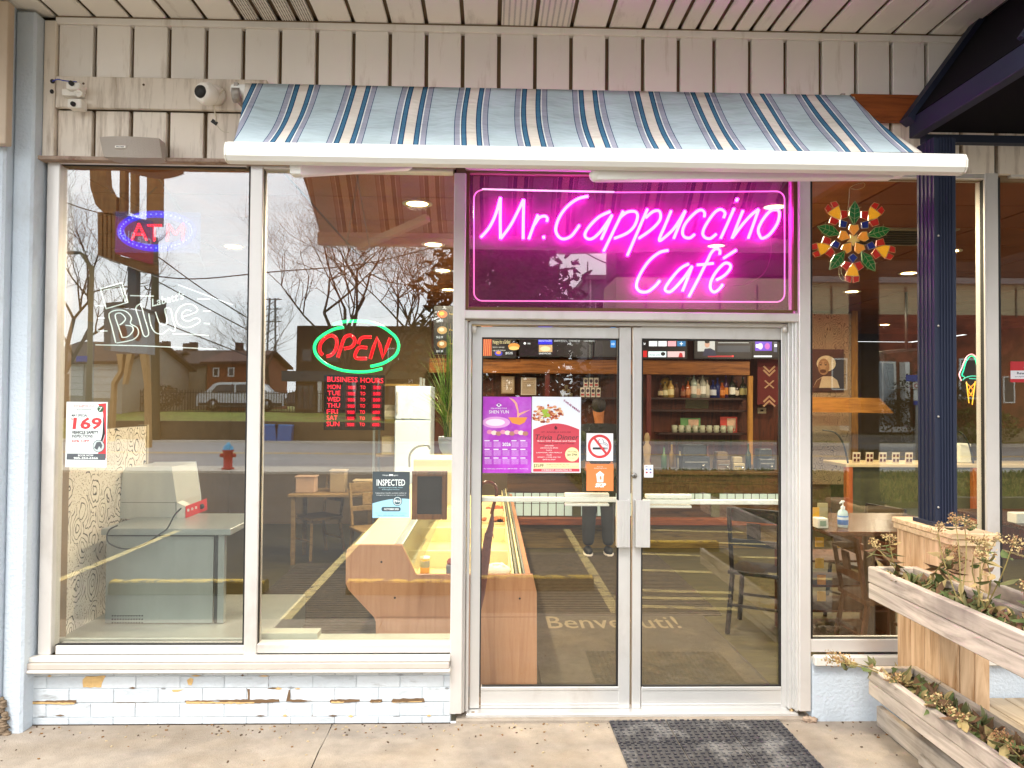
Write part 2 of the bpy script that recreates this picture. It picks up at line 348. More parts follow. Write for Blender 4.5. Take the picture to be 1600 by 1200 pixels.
# ------------------------------------------------------------------ the cafe front
m_clad = M('painted_siding', '#ebe3da', .5, var=.04, scale=1.5, dirt=('#b5a28a', 2.2, .58, .9, (7,1,1)), ov=.05)
m_clad_low = M('stained_siding', '#e2d5c5', .55, var=.07, scale=3, dirt=('#866a4c', 2.0, .5, .8, (11,1,1.1)), ov=.07)
m_groove = M('dark_groove', '#7d674c', .8)
m_soffit = M('soffit_paint', '#ece4d8', .55, var=.05, scale=1.3, dirt=('#a08d75', 2, .58, .92, (5,1,1)), ov=.04)
m_alu = M('anodised_frame', '#d3cdc6', .38, metal=.35, var=.05, scale=3, dirt=('#a99f93', 2.2, .55, .85, (1,1,.5)))
m_alu2 = M('brushed_door_metal', '#cfccc7', .32, metal=.45, var=.05, scale=4, dirt=('#b3aba2', 3, .55, .85, (1,1,.4)))
m_white = M('white_sill_paint', '#d2ccc1', .55, var=.05, scale=3, dirt=('#a89a82', 6, .6, .8, (.5,1,3)))
m_glass = GLASS('window_glass', .15, (.965,.985,.965), wave=.0006)
m_dglass = GLASS('door_glass', .09, (.96,.975,.95), wave=.0004)
cafe = thing('cafe_building', (0,.1,0), 'single storey cafe front with pale siding, big silver framed windows and double glass doors', 'building')
PIT = .1995; X0 = W(836,80).x
ztrim = W(836,51.5).z; zsof = W(836,44.5).z
Xl = W(90,80).x; Xr = 9.0
def zrow(py): return W(800, py).z
zw = W(720,262).z                              # top of the window heads
# backing behind the grooves
mb = MB(m_groove); mb.box(Xl, Xr, .03, .06, zw-.02, zsof+.1); mb.build('siding_backing', cafe)
gx = [X0 + k*PIT for k in range(-14, 37)]
gx = [x for x in gx if x > Xl+.05]
cols = [Xl] + gx
for i, x in enumerate(cols):
    x1 = cols[i+1] if i+1 < len(cols) else Xr
    a, b = x+.011, x1-.010
    if a > 5.6: break
    zb = zrow(196) if x < -1.3 else zrow(150)-.15
    zb = W(300,131).z if x < -1.15 else W(800,165).z
    mb = MB(m_clad); d = rnd.uniform(0,.003); mb.box(a, b, -.004-d, .028, zb, ztrim-.012); mb.build('siding_panel', cafe, bevel=.003)
    if x < 5.4:
        top = W(300,176).z-.0 if x < -1.15 else W(800,168).z-.003
        mb = MB(m_clad_low); mb.box(a, b, .0-d, .028, zw+.012, top); mb.build('siding_panel', cafe, bevel=.003)
mb = MB(m_clad_low); a = W(92,150).x; b = W(420,150).x
mb.box(a, b, -.035, -.006, W(250,174).z, W(250,129).z+.012); mb.build('trim_board', cafe, bevel=.004)
mb = MB(m_clad_low); mb.box(W(72,150).x, W(90,150).x, -.03, .03, zw, ztrim+.0); mb.build('corner_trim', cafe, bevel=.004)
mb = MB(m_clad); mb.box(Xl, Xr, -.022, .028, ztrim-.012, ztrim+.022); mb.box(Xl, Xr, -.03, .028, ztrim+.024, zsof-.004, m_groove); mb.build('soffit_trim', cafe)
mb = MB(M('rusty_flashing', '#9c8471', .6, var=.2, scale=12, dirt=('#6d4d38', 14, .5, .7, (1,1,1)))); mb.box(W(62,240).x, W(712,262).x, -.06, .02, zw-.008, zw+.011); mb.build('head_flashing', cafe)
# soffit panels running out from the wall
SD = -1.35
def vented_mat(name, sx, sy, rad):
    m = M(name, '#e6ddd0', .6, var=.05); nt = m.node_tree; N = nt.nodes.new; L = nt.links.new; p = nt.nodes['Principled BSDF']
    src = p.inputs['Base Color'].links[0].from_socket
    tc = N('ShaderNodeTexCoord'); mp = N('ShaderNodeMapping'); mp.inputs['Scale'].default_value = (sx, sy, 0); L(tc.outputs['Object'], mp.inputs[0])
    v = N('ShaderNodeTexVoronoi'); v.inputs['Scale'].default_value = 1; v.inputs['Randomness'].default_value = .0; L(mp.outputs[0], v.inputs['Vector'])
    lt = N('ShaderNodeMath'); lt.operation = 'LESS_THAN'; lt.inputs[1].default_value = rad; L(v.outputs['Distance'], lt.inputs[0])
    mx = N('ShaderNodeMix'); mx.data_type = 'RGBA'; L(lt.outputs[0], mx.inputs['Factor']); L(src, mx.inputs['A']); mx.inputs['B'].default_value = (.03,.022,.015,1); L(mx.outputs['Result'], p.inputs['Base Color'])
    return m
m_v1 = vented_mat('perforated_soffit', 75, 75, .33); m_v2 = vented_mat('pinhole_soffit', 34, 110, .2)
mb = MB(m_groove); mb.box(Xl-.6, Xr, SD, .03, zsof+.028, zsof+.05); mb.build('soffit_backing', cafe)
allc = [X0 + k*PIT for k in range(-18, 28)]
for x in allc:
    k = round((x-X0)/PIT)
    if k in (-8,-7):
        for q in range(2):
            mb = MB(m_v1); a = x+q*PIT/2; mb.box(a+.012, a+PIT/2-.012, SD, .0, zsof, zsof+.02); mb.build('vented_strip', cafe, bevel=.006)
    elif k in (-1,0):
        mb = MB(m_v2); mb.box(x+.012, x+PIT-.010, SD, .0, zsof, zsof+.02); mb.build('vented_soffit_panel', cafe, bevel=.005)
    elif k in (3,4,5,6):
        for q in range(2):
            mb = MB(m_soffit); a = x+q*PIT/2; mb.box(a+.011, a+PIT/2-.011, SD, .0, zsof, zsof+.02); mb.build('narrow_soffit_strip', cafe, bevel=.006)
    else:
        mb = MB(m_soffit); mb.box(x+.011, x+PIT-.010, SD, .0, zsof+rnd.uniform(0,.003), zsof+.02); mb.build('soffit_panel', cafe, bevel=.005)
mb = MB(M('fascia_metal', '#6b5a48', .6)); mb.box(-7, Xr, SD-.05, SD, zsof-.05, zsof+.4); mb.build('fascia', cafe)
mb = MB(M('roof_felt', '#4a4744', .9)); mb.box(-7, Xr, SD, 12.5, zsof+.38, zsof+.45); mb.build('roof', cafe)
mb = MB(m_groove); mb.box(-7, Xl-.002, .06, .2, -.1, zsof+.38); mb.build('side_wall', cafe)

# window frames
def frame(parts, bev=.004, mat=None, name='window_frame'):
    mb = MB(mat or m_alu)
    for (x0,y0,x1,y1,Y,d) in parts: fb(mb, x0, y0, x1, y1, Y, d)
    return mb.build(name, cafe, bevel=bev)
frame([(66,250,86,1024,-.004,.09)]); frame([(386,250,406,1024,-.004,.09)])
frame([(706,270,725,1116,-.006,.14)])
frame([(86,247,386,258,0,.08),(405,255,708,266,0,.08)])
frame([(86,1009,382,1023,0,.08),(401,1006,706,1021,0,.08)])
# inner dark gaskets
mg = M('black_gasket', '#15110d', .6)
for x0,y0,x1,y1 in ((83,257,387,1010),(405,264,710,1008)):
    mb = MB(mg); fb(mb,x0,y0,x0+3,y1,.012,.03); fb(mb,x1-3,y0,x1,y1,.012,.03); fb(mb,x0+3,y0,x1-3,y0+3,.012,.03); fb(mb,x0+3,y1-3,x1-3,y1,.012,.03); mb.build('gasket', cafe)
for x0,y0,x1,y1 in ((84,258,386,1009),(406,265,709,1007)):
    mb = MB(m_glass); fb(mb,x0,y0,x1,y1,.034,.006); mb.build('pane', cafe)
# sill ledge with small steps
mb = MB(m_white); a = W(37,1035).x; b = W(704,1035).x; zt = W(400,1022).z
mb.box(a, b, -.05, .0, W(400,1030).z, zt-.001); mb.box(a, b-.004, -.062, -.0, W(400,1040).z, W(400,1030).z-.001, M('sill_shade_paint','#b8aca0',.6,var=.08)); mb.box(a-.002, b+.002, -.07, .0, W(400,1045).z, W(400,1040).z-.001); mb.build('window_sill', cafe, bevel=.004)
# painted bricks of the knee wall
m_brick = M('painted_brick', '#bcc1c4', .75, var=.08, scale=7, bump=1.0, bscale=22, dirt=('#7d7a75', 5, .6, .74, (.5,1,2)), ov=.05)
m_brick2 = M('painted_brick_pale', '#c6cacc', .75, var=.06, scale=9, bump=1.0, bscale=18, dirt=('#8a8782', 7, .62, .76, (.5,1,2)), ov=.05)
m_bare = M('bare_brick', '#c8a46c', .9, var=.15, scale=30, bump=.5, bscale=80); m_mort = M('old_mortar', '#6a5138', .95, var=.2, scale=30)
zt = W(400,1045).z; xL = W(38,1085).x; xR = W(704,1085).x
mb = MB(M('painted_mortar','#b0b5b8',.85,var=.08,scale=14,dirt=('#7d6a55',2.4,.62,.68,(1.2,1,5)))); mb.box(xL, xR, .003, .1, -.02, zt); mb.build('knee_wall_core', cafe)
rows = [zt, W(400,1056).z, W(400,1075).z, W(400,1097).z, W(400,1120).z, -.0]
for r in range(5):
    z1, z0 = rows[r]-.0012, rows[r+1]+.0012
    if r == 3: z0 += .0; z1 -= .004
    x = xL - (.12 if r % 2 else 0)
    while x < xR-.02:
        a, b = max(x, xL)+.0015, min(x+.235, xR)-.0015
        if b-a > .02:
            mb = MB(m_brick if rnd.random() < .7 else m_brick2); mb.box(a, b, rnd.uniform(-.003,.0), .012, z0, z1); mb.build('brick', cafe, bevel=.003)
        x += .235
# chips where the paint has come off
def chip(pts, mat, name='bare_patch', Y=-.0045):
    q = []; r2 = random.Random(int(pts[0][0]))
    for i,(x,y) in enumerate(pts):
        x2,y2 = pts[(i+1)%len(pts)]; n = max(1,int(math.hypot(x2-x,y2-y)/5))
        for k in range(n): t = k/n; q.append((x+(x2-x)*t+(r2.uniform(-.7,.7) if k else 0), y+(y2-y)*t+(r2.uniform(-.7,.7) if k else 0)))
    mb = MB(mat); mb.extr([W(x, y, Y) for x, y in q], (0,.004,0)); mb.build(name, cafe)
chip([(129,1062),(134,1057),(165,1056),(159,1068),(158,1074),(130,1074)], m_bare)
chip([(292,1063),(297,1059),(302,1061),(299,1071),(294,1070)], m_bare)
chip([(268,1078),(287,1077),(278,1081),(270,1081)], m_bare)
for pts in ([(39,1096),(119,1094),(119,1099),(40,1100)],[(288,1095),(400,1093),(436,1093),(436,1097),(400,1099),(292,1099)],[(447,1096),(451,1078),(453,1078),(453,1093),(470,1093),(487,1095),(470,1097)],
            [(515,1095),(518,1093),(562,1093),(562,1096),(540,1098),(516,1098)],[(577,1097),(580,1093),(597,1093),(597,1097)],[(611,1097),(614,1092),(662,1091),(664,1097)],[(386,1077),(390,1077),(390,1093),(387,1093)]):
    chip(pts, m_mort, 'open_joint')
    if pts[0][0] != 386 and pts[0][0] != 447: 
        p2 = [(pts[0][0]+3, pts[0][1]+1), (pts[-2][0]-2, pts[-1][1]-1.5), (pts[-2][0]-4, pts[-1][1]+.3), (pts[0][0]+2, pts[-1][1]+.3)]
        chip(p2, m_bare, 'bare_patch', -.0065)
r3 = random.Random(3)
for k in range(22):
    x = r3.uniform(45,700); y = r3.choice((1056,1075.5,1096,1119))+r3.uniform(-1,1); w_ = r3.uniform(4,16); h_ = r3.uniform(.8,2.2)
    chip([(x,y),(x+w_*.5,y-h_),(x+w_,y-.2),(x+w_*.6,y+h_*.8)], r3.choice((m_mort, m_bare, M('grey_flake','#8b8c8c',.9))), 'paint_flake', -.0055)
mb = MB(M('base_strip_brown', '#33261b', .95)); mb.box(xL, xR, -.006, .012, -.004, .004); mb.build('wall_base_seam', cafe)  # thin dark brown strip along the foot of the wall
# left pilaster and the neighbour's return
m_stucco = M('pale_blue_stucco', '#bcc4cb', .85, var=.04, scale=2, bump=.6, bscale=60, dirt=('#8f8b86', 1.6, .6, .85, (1,1,.5)))
mb = MB(m_stucco); xa = W(40,1085).x-.004
xp = W(28,700).x; mb.box(-3.8, xp, -.16, .2, -.02, zsof+.02); mb.box(xp, W(60,700).x, -.10, .2, -.02, zsof-.01); mb.build('pilaster', cafe, bevel=.012)
mb = MB(M('crumbled_stone','#7d6a55',.95,var=.4,scale=30,bump=1,bscale=50))
for i in range(16):
    z = i*.012; mb.blob((xp+.035-.0015*i+rnd.uniform(-.01,.01), -.115, z), (.03-.001*i,.02,.012), n=6, m=4, jit=.35)
mb.build('crumbled_corner', cafe)
mb = MB(M('putty_frame','#b9a58f',.6,var=.1,scale=4)); mb.box(W(-60,100,-.2).x, W(15,100,-.2).x, -.22, -.165, W(0,226,-.2).z, zsof-.02); mb.build('neighbour_frame', cafe, bevel=.004)
# transom over the doors
DY = .10
frame([(1249,268,1267,1112,-.006,.16)])
frame([(725,487,1249,500,.0,.14)])
frame([(727,258,1249,268,.0,.08)])
mb = MB(M('bronze_trim','#6b4f2c',.5,metal=.4)); fb(mb,727,268,733,485,.02,.03); fb(mb,1240,268,1248,485,.02,.03); fb(mb,733,482,1240,487,.02,.03); mb.build('transom_trim', cafe)
mb = MB(m_dglass); fb(mb,728,268,1248,487,.055,.006); mb.build('pane', cafe)
# door frame
fr = MB(m_alu2); fb(fr,722,500,728,1114,.03,.12); fb(fr,729,503,734,1112,.06,.1); fb(fr,734.5,503,1232,509,.07,.1); fb(fr,1232,503,1237,1108,.06,.1); fb(fr,1238.5,503,1242,1108,.04,.12); fb(fr,1243.5,500,1248,1112,.02,.12); fr.build('door_frame', cafe, bevel=.003)
mb = MB(m_alu2); mb.box(W(728,1110,.03).x, W(1248,1110,.03).x, .03, .16, .012, .035); mb.build('threshold', cafe, bevel=.004)
def door(x0, x1, gx0, gx1, gy0, gy1, hand):
    mb = MB(m_alu2)
    fb(mb, x0, 511, gx0, 1107, DY, .045); fb(mb, gx1, 511, x1, 1107, DY, .045)
    fb(mb, gx0, 511, gx1, gy0, DY+.002, .04); fb(mb, gx0, gy1, gx1, 1107, DY+.002, .04)
    fb(mb, gx0, gy1+.5, gx1, gy1+6, DY-.004, .006); fb(mb, gx0, 1099, gx1, 1102, DY-.003, .005)
    d = mb.build('door', cafe, bevel=.003)
    g = MB(mg); fb(g,gx0,gy0,gx0+2,gy1,DY+.004,.02); fb(g,gx1-3,gy0,gx1,gy1,DY+.004,.02); fb(g,gx0+2,gy0,gx1-3,gy0+2.5,DY+.004,.02); fb(g,gx0+2,gy1-2,gx1-3,gy1,DY+.004,.02); g.build('gasket', d)
    p = MB(m_dglass); fb(p,gx0+1,gy0+1,gx1-1,gy1-1,DY+.022,.006); p.build('pane', d)
    pb = MB(M('white_push_bar','#e9e4dc',.35,metal=.1,var=.03)); 
    if hand > 0:
        fb(pb,gx0-1,777,gx1+6,784.5,DY+.046,.03); fb(pb,883,771,952,777,DY+.05,.05); fb(pb,883,787,952,791,DY+.05,.05)
    else:
        fb(pb,gx0-2,781,gx1+1,788.5,DY+.046,.03); fb(pb,1010,773,1081,779,DY+.05,.05); fb(pb,1010,790,1081,794,DY+.05,.05)
    pb.build('push_bar', d, bevel=.003)
    h = MB(m_alu2)
    a, b = (962,982) if hand > 0 else (991,1013)
    za, zb = W(a,853,DY).z, W(a,780,DY).z; xa, xb = W(a,800,DY).x, W(b,800,DY).x
    h.box(xa, xa+.006, DY-.05, DY-.001, za, zb); h.box(xb-.006, xb, DY-.05, DY-.001, za, zb)
    h.box(xa+.006, xb-.006, DY-.05, DY-.045, za, zb)
    for q in range(1, 4): xx = xa+(xb-xa)*q/4; h.box(xx-.002, xx+.002, DY-.054, DY-.0505, za+.002, zb-.002)
    h.build('pull_handle', d, bevel=.002)
    return d
d1 = door(735.5,985,751,967,528,1073,1); d2 = door(988.5,1231,1002,1221,530,1073,-1)
lk = MB(M('lock_steel','#8e8a84',.35,metal=.9)); c = W(991,743,DY)
lk.lathe([(.0,.0),(.016,.0),(.016,.006),(.011,.009),(.0,.009)], (c.x, DY, c.z), 18, ax='y'); lk.box(c.x-.001,c.x+.001,DY-.012,DY-.009,c.z-.007,c.z+.007,mg); lk.build('lock', d2)
for px, py in ((741,514),(1226,514),(739,1117),(1237,1112)):
    hp = MB(m_alu if py < 600 else M('brass_pivot','#8a7350',.4,metal=.7)); c = W(px,py,.06); hp.lathe([(0,-.02),(.012,-.018),(.014,0),(.012,.015),(0,.018)], (c.x,.06,c.z), 12); hp.build('pivot', cafe)
# right hand windows
frame([(1267,275,1280,278,.0,.05)])
frame([(1267,999,1560,1019,0,.08),(1580,999,1720,1019,0,.08)]); frame([(1267,267,1560,278,0,.08),(1580,266,1720,278,0,.08)])
frame([(1541,270,1562,1004,-.004,.09)])
mb = MB(mg); fb(mb,1267,277,1269.5,1000,.012,.03); fb(mb,1538,277,1542,1000,.012,.03); fb(mb,1269.5,997,1538,1000,.012,.03); fb(mb,1562,277,1565,1000,.012,.03); mb.build('gasket', cafe)
m_rglass = GLASS('side_window_glass', .095, (.96,.975,.94), wave=.0005)
mb = MB(m_rglass); fb(mb,1268,276,1542,1000,.034,.006); mb.build('pane', cafe); mb = MB(m_rglass); fb(mb,1562,276,1900,1000,.034,.006); mb.build('pane', cafe)
mb = MB(M('olive_jamb','#8c7d4e',.5,metal=.3)); fb(mb,1532,280,1536,996,.05,.012); fb(mb,1537,280,1540,996,.045,.02); mb.build('inner_jamb', cafe)
mb = MB(m_stucco); xa, xb = W(1269,1080).x, 9.0; mb.box(xa, xb, .0, .12, -.02, W(1300,1036).z); mb.build('knee_wall', cafe, bevel=.006)
mb = MB(m_white); mb.box(xa-.0, xb, -.045, .0, W(1300,1037).z, W(1300,1022).z); mb.build('window_sill', cafe, bevel=.005)
mb = MB(M('chipped_plaster','#a9907a',.9,var=.35,scale=40,bump=.8,bscale=70)); c = W(1262,1122)
for i in range(10): mb.blob((c.x+rnd.uniform(-.03,.06), -.005, rnd.uniform(0,.02)), (.02,.02,.012), n=6, m=4, jit=.4)
mb.build('broken_corner', cafe)

# ------------------------------------------------------------------ awning
def awning_mat():
    m = bpy.data.materials.new('striped_canvas'); m.use_nodes = True; nt = m.node_tree; N = nt.nodes.new; L = nt.links.new; nt.nodes.clear()
    o = N('ShaderNodeOutputMaterial'); uv = N('ShaderNodeUVMap'); uv.uv_map = 'UVMap'; sp = N('ShaderNodeSeparateXYZ'); L(uv.outputs[0], sp.inputs[0])
    fr = N('ShaderNodeMath'); fr.operation = 'FRACT'; L(sp.outputs['X'], fr.inputs[0])
    su = N('ShaderNodeMath'); su.operation = 'SUBTRACT'; su.inputs[1].default_value = .5; L(fr.outputs[0], su.inputs[0])
    ab = N('ShaderNodeMath'); ab.operation = 'ABSOLUTE'; L(su.outputs[0], ab.inputs[0])
    m2 = N('ShaderNodeMath'); m2.operation = 'MULTIPLY'; m2.inputs[1].default_value = 2; L(ab.outputs[0], m2.inputs[0])
    r = N('ShaderNodeValToRGB'); r.color_ramp.interpolation = 'CONSTANT'; e = r.color_ramp.elements
    st = [(0,'#d9cfc3'),(.155,'#1f3f5e'),(.185,'#4a718c'),(.30,'#24405e'),(.33,'#dfe3df'),(.37,'#9d9daa'),(.535,'#33476a'),(.555,'#b4c1c5')]
    e[0].position = 0; e[0].color = (*lin(st[0][1]),1); e[1].position = st[1][0]; e[1].color = (*lin(st[1][1]),1)
    for p, c in st[2:]: x = e.new(p); x.color = (*lin(c),1)
    L(m2.outputs[0], r.inputs[0])
    tc = N('ShaderNodeTexCoord'); n = N('ShaderNodeTexNoise'); n.inputs['Scale'].default_value = 3; n.inputs['Detail'].default_value = 5; L(tc.outputs['Object'], n.inputs['Vector'])
    rr = N('ShaderNodeValToRGB'); rr.color_ramp.elements[0].position = .35; rr.color_ramp.elements[0].color = (.80,.80,.78,1); rr.color_ramp.elements[1].position = .62; rr.color_ramp.elements[1].color = (1,1,1,1); L(n.outputs['Fac'], rr.inputs[0])
    mx = N('ShaderNodeMix'); mx.data_type = 'RGBA'; mx.blend_type = 'MULTIPLY'; mx.inputs['Factor'].default_value = 1; L(r.outputs[0], mx.inputs['A']); L(rr.outputs[0], mx.inputs['B'])
    d = N('ShaderNodeBsdfDiffuse'); t = N('ShaderNodeBsdfTranslucent'); ms = N('ShaderNodeMixShader'); ms.inputs[0].default_value = .12
    mp = N('ShaderNodeMapping'); mp.inputs['Scale'].default_value = (2.2,5,5); mp.inputs['Rotation'].default_value = (0,.5,.3); L(tc.outputs['Object'], mp.inputs[0])
    nb = N('ShaderNodeTexNoise'); nb.inputs['Scale'].default_value = 1.7; nb.inputs['Detail'].default_value = 3; L(mp.outputs[0], nb.inputs['Vector'])
    b = N('ShaderNodeBump'); b.inputs['Strength'].default_value = .9; b.inputs['Distance'].default_value = .05; L(nb.outputs['Fac'], b.inputs['Height']); L(b.outputs[0], d.inputs['Normal'])
    for q in (d, t): L(mx.outputs['Result'], q.inputs['Color'])
    L(d.outputs[0], ms.inputs[1]); L(t.outputs[0], ms.inputs[2]); L(ms.outputs[0], o.inputs[0]); return m
YR, YB = -.37, -.86
aw = thing('awning', (.3,-.4,W(800,250,YB).z), 'retractable awning of blue and cream striped canvas with white front bar above the doors', 'awning')
mb = MB(awning_mat()); NX, NY = 150, 14; uvs = []
tl, tr = W(383,130,YR), W(1330,149,YR); bl, br = W(361,231,YB), W(1441,238,YB)
xc = W(738,228,YB).x
xct = W(738,135,YR).x
for j in range(NY+1):
    t = j/NY; tt = t
    for i in range(NX+1):
        u = i/NX
        p = (tl*(1-u)+tr*u)*(1-tt) + (bl*(1-u)+br*u)*tt
        sag = -.016*math.sin(math.pi*t) + .010*math.sin(9*u*6+3*t)*math.sin(math.pi*t) + .016*math.sin(31*u+5*t)*t*(1-t)*2*(1-u)
        shift = (.012*math.sin(7*u+2)*math.sin(math.pi*t)) - .03*math.sin(math.pi*t)*max(0,u-.35)*(1 if u < .8 else (1-u)/.2) 
        mb.v.append(Vector((p.x+shift, p.y, p.z+sag)))
        xflat = p.x-xc
        uvs.append((xflat/.2835+.5+.0, t))
mb.mats = [mb.mat]
for j in range(NY):
    for i in range(NX):
        a = j*(NX+1)+i; mb.f.append([a, a+NX+1, a+NX+2, a+1]); mb.mi.append(0); mb.sm.append(True)
mb.uv = uvs; cn = mb.build('canopy', aw); sf = cn.modifiers.new('t','SOLIDIFY'); sf.thickness = .002
mw = M('white_awning_metal', '#e0dcd4', .4, var=.03, scale=3, dirt=('#cfc6b6', 5, .6, .9, (.4,1,4)))
zb = lambda px, py: W(px, py, YB).z
xl, xr = W(356,245,YB).x, W(1503,250,YB).x; zA, zB_ = W(900,263,YB).z, W(900,231,YB).z
h = zB_-zA
prof = [(YB-.02,zA+.004),(YB-.035,zA+h*.25),(YB-.037,zA+h*.6),(YB-.022,zA+h*.92),(YB-.005,zA+h),(YB+.03,zA+h*.97),(YB+.035,zA+.01),(YB+.02,zA)]
mb = MB(mw); n = len(prof); 
dz0 = W(360,258,YB).z-zA; dz1 = W(1500,263,YB).z-zA
vs = [(xl, y, z) for y, z in prof]+[(xr, y, z) for y, z in prof]
mb.add(vs, [tuple(range(n-1,-1,-1)), tuple(range(n,2*n))]+[(i,(i+1)%n,(i+1)%n+n,i+n) for i in range(n)], mw)
mb.build('front_bar', aw, bevel=.004)
for x in (xl-.006, xr):
    mb = MB(M('end_cap_plastic','#d8d2c6',.45)); vs = [(x, y+(0.002 if y<YB else -.002), z) for y, z in prof]+[(x+.006, y, z) for y, z in prof]
    mb.add(vs, [tuple(range(n-1,-1,-1)), tuple(range(n,2*n))]+[(i,(i+1)%n,(i+1)%n+n,i+n) for i in range(n)]); mb.build('end_cap', aw)
mb = MB(mw); mb.tube([tl+Vector((-.07,.03,-.03)), tr+Vector((.02,.03,-.03))], .034, n=14); mb.build('roller', aw)
for px, py in ((381,135),(1330,152)):
    c = W(px,py,YR); mb = MB(M('bracket_metal','#8c8379',.5,metal=.5)); mb.box(c.x-.05,c.x-.03,YR+.0,-.036,c.z-.06,c.z+.02); mb.tube([(c.x-.06,YR+.03,c.z-.03),(c.x-.02,YR+.03,c.z-.03)],.04,n=12); mb.build('bracket', aw)
ar = MB(mw); p, q = W(930,274,-.80), W(1392,272,-.72); ar.beam(p, q, .05, .052); ar.blob(p,(.028,.03,.03)); ar.box(q.x-.02,q.x+.05,q.y-.03,q.y+.03,q.z-.015,q.z+.026); ar.build('folding_arm', aw, bevel=.004)
ar = MB(mw); p, q = W(466,268,-.80), W(640,258,-.5); ar.beam(p, q, .05, .045); ar.box(p.x-.03,p.x+.02,p.y-.03,p.y+.03,p.z-.02,p.z+.03); ar.build('folding_arm', aw, bevel=.004)
ar = MB(mw); p, q = W(1380,262,-.80), W(1290,160,-.12); ar.beam(p, q, .04, .05); ar.build('folding_arm', aw, bevel=.004)
# rust coloured ledger board behind the right end of the awning
mb = MB(WOOD('rusty_stained_wood','#6e3513','#9a5222','x',1,.6)); mb.box(W(1328,170,-.03).x, W(1600,170,-.03).x, -.045, -.008, W(1400,191,-.03).z, W(1400,149,-.03).z); mb.build('ledger_board', None, 'rust brown timber board fixed across the siding between the awning and the navy roof', 'timber board', bevel=.004)
# ------------------------------------------------------------------ interior: the room
CZ = 3.05                                       # ceiling height
BY = 6.6                                        # wall behind the bar
m_wallin = M('ochre_wall', '#6f5a3a', .8, var=.1)
mb = MB(M('vinyl_floor', '#4c4529', .45, var=.35, scale=3, stretch=(1,5,1), dirt=('#39331f', 5, .45, .65, (1,6,1)))); mb.box(-3.6, 9, .17, 12, -.06, .01); mb.build('interior_floor', kind='structure')
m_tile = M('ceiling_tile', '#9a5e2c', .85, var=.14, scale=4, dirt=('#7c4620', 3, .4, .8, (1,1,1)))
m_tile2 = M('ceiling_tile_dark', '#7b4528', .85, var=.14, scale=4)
m_grid = M('ceiling_grid', '#3b2716', .7)
ceil_ = thing('interior_ceiling', (2,5,CZ), None, None); ceil_['kind'] = 'structure'
mb = MB(m_grid); mb.box(-3.6, 9, .1, 12, CZ+.012, CZ+.05); mb.build('ceiling_grid', ceil_)
tile_me = {}
for i in range(-3, 8):
    for j in range(0, 16):
        x0, x1 = i*1.2+.01, i*1.2+1.19; y0, y1 = .12+j*.62, .12+j*.62+.605
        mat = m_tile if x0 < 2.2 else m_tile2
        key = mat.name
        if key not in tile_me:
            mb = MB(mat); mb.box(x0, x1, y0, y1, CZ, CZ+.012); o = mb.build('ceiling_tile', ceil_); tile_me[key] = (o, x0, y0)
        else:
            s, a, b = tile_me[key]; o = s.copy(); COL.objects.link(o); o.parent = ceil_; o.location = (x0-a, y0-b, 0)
mb = MB(m_wallin)
mb.box(-3.6, 4.85, BY, BY+.1, 0, CZ); mb.box(4.75, 4.85, BY+.1, 11.9, 0, CZ); mb.box(4.75, 9, 11.9, 12, 0, CZ); mb.box(9,9.1,.1,12,0,CZ); mb.box(-3.7,-3.6,.1,12,0,CZ)
mb.build('interior_wall', cafe)
# wallpaper: ink drawn flowers on cream
def wallpaper(name, c0, c1, sc=1.0):
    m = bpy.data.materials.new(name); m.use_nodes = True; nt = m.node_tree; N = nt.nodes.new; L = nt.links.new; p = nt.nodes['Principled BSDF']; p.inputs['Roughness'].default_value = .8
    tc = N('ShaderNodeTexCoord'); mp = N('ShaderNodeMapping'); mp.inputs['Scale'].default_value = (11*sc,11*sc,8*sc); L(tc.outputs['Object'], mp.inputs[0])
    n = N('ShaderNodeTexNoise'); n.inputs['Scale'].default_value = 1.3; L(mp.outputs[0], n.inputs['Vector'])
    va = N('ShaderNodeVectorMath'); va.operation = 'MULTIPLY_ADD'; va.inputs[1].default_value = (.6,.6,.6); L(n.outputs['Color'], va.inputs[0]); L(mp.outputs[0], va.inputs[2])
    v = N('ShaderNodeTexVoronoi'); v.inputs['Scale'].default_value = .8; L(va.outputs[0], v.inputs['Vector'])
    mu = N('ShaderNodeMath'); mu.operation = 'MULTIPLY'; mu.inputs[1].default_value = 17; L(v.outputs['Distance'], mu.inputs[0])
    si = N('ShaderNodeMath'); si.operation = 'SINE'; L(mu.outputs[0], si.inputs[0]); ab = N('ShaderNodeMath'); ab.operation = 'ABSOLUTE'; L(si.outputs[0], ab.inputs[0])
    r = N('ShaderNodeValToRGB'); r.color_ramp.elements[0].position = .16; r.color_ramp.elements[1].position = .42; L(ab.outputs[0], r.inputs[0])
    v2 = N('ShaderNodeTexVoronoi'); v2.inputs['Scale'].default_value = 9; L(mp.outputs[0], v2.inputs['Vector']); r2 = N('ShaderNodeValToRGB'); r2.color_ramp.elements[0].position = .22; r2.color_ramp.elements[1].position = .3; L(v2.outputs['Distance'], r2.inputs[0])
    gt = N('ShaderNodeMath'); gt.operation = 'GREATER_THAN'; gt.inputs[1].default_value = .62; sp = N('ShaderNodeSeparateColor'); L(v.outputs['Color'], sp.inputs[0]); L(sp.outputs[0], gt.inputs[0])
    mx = N('ShaderNodeMix'); mx.data_type = 'FLOAT'; L(gt.outputs[0], mx.inputs[0]); L(r.outputs[0], mx.inputs[2]); L(r2.outputs[0], mx.inputs[3])
    m2 = N('ShaderNodeMix'); m2.data_type = 'RGBA'; L(mx.outputs[0], m2.inputs['Factor']); m2.inputs['A'].default_value = (*lin(c0),1); m2.inputs['B'].default_value = (*lin(c1),1); L(m2.outputs['Result'], p.inputs['Base Color'])
    return m
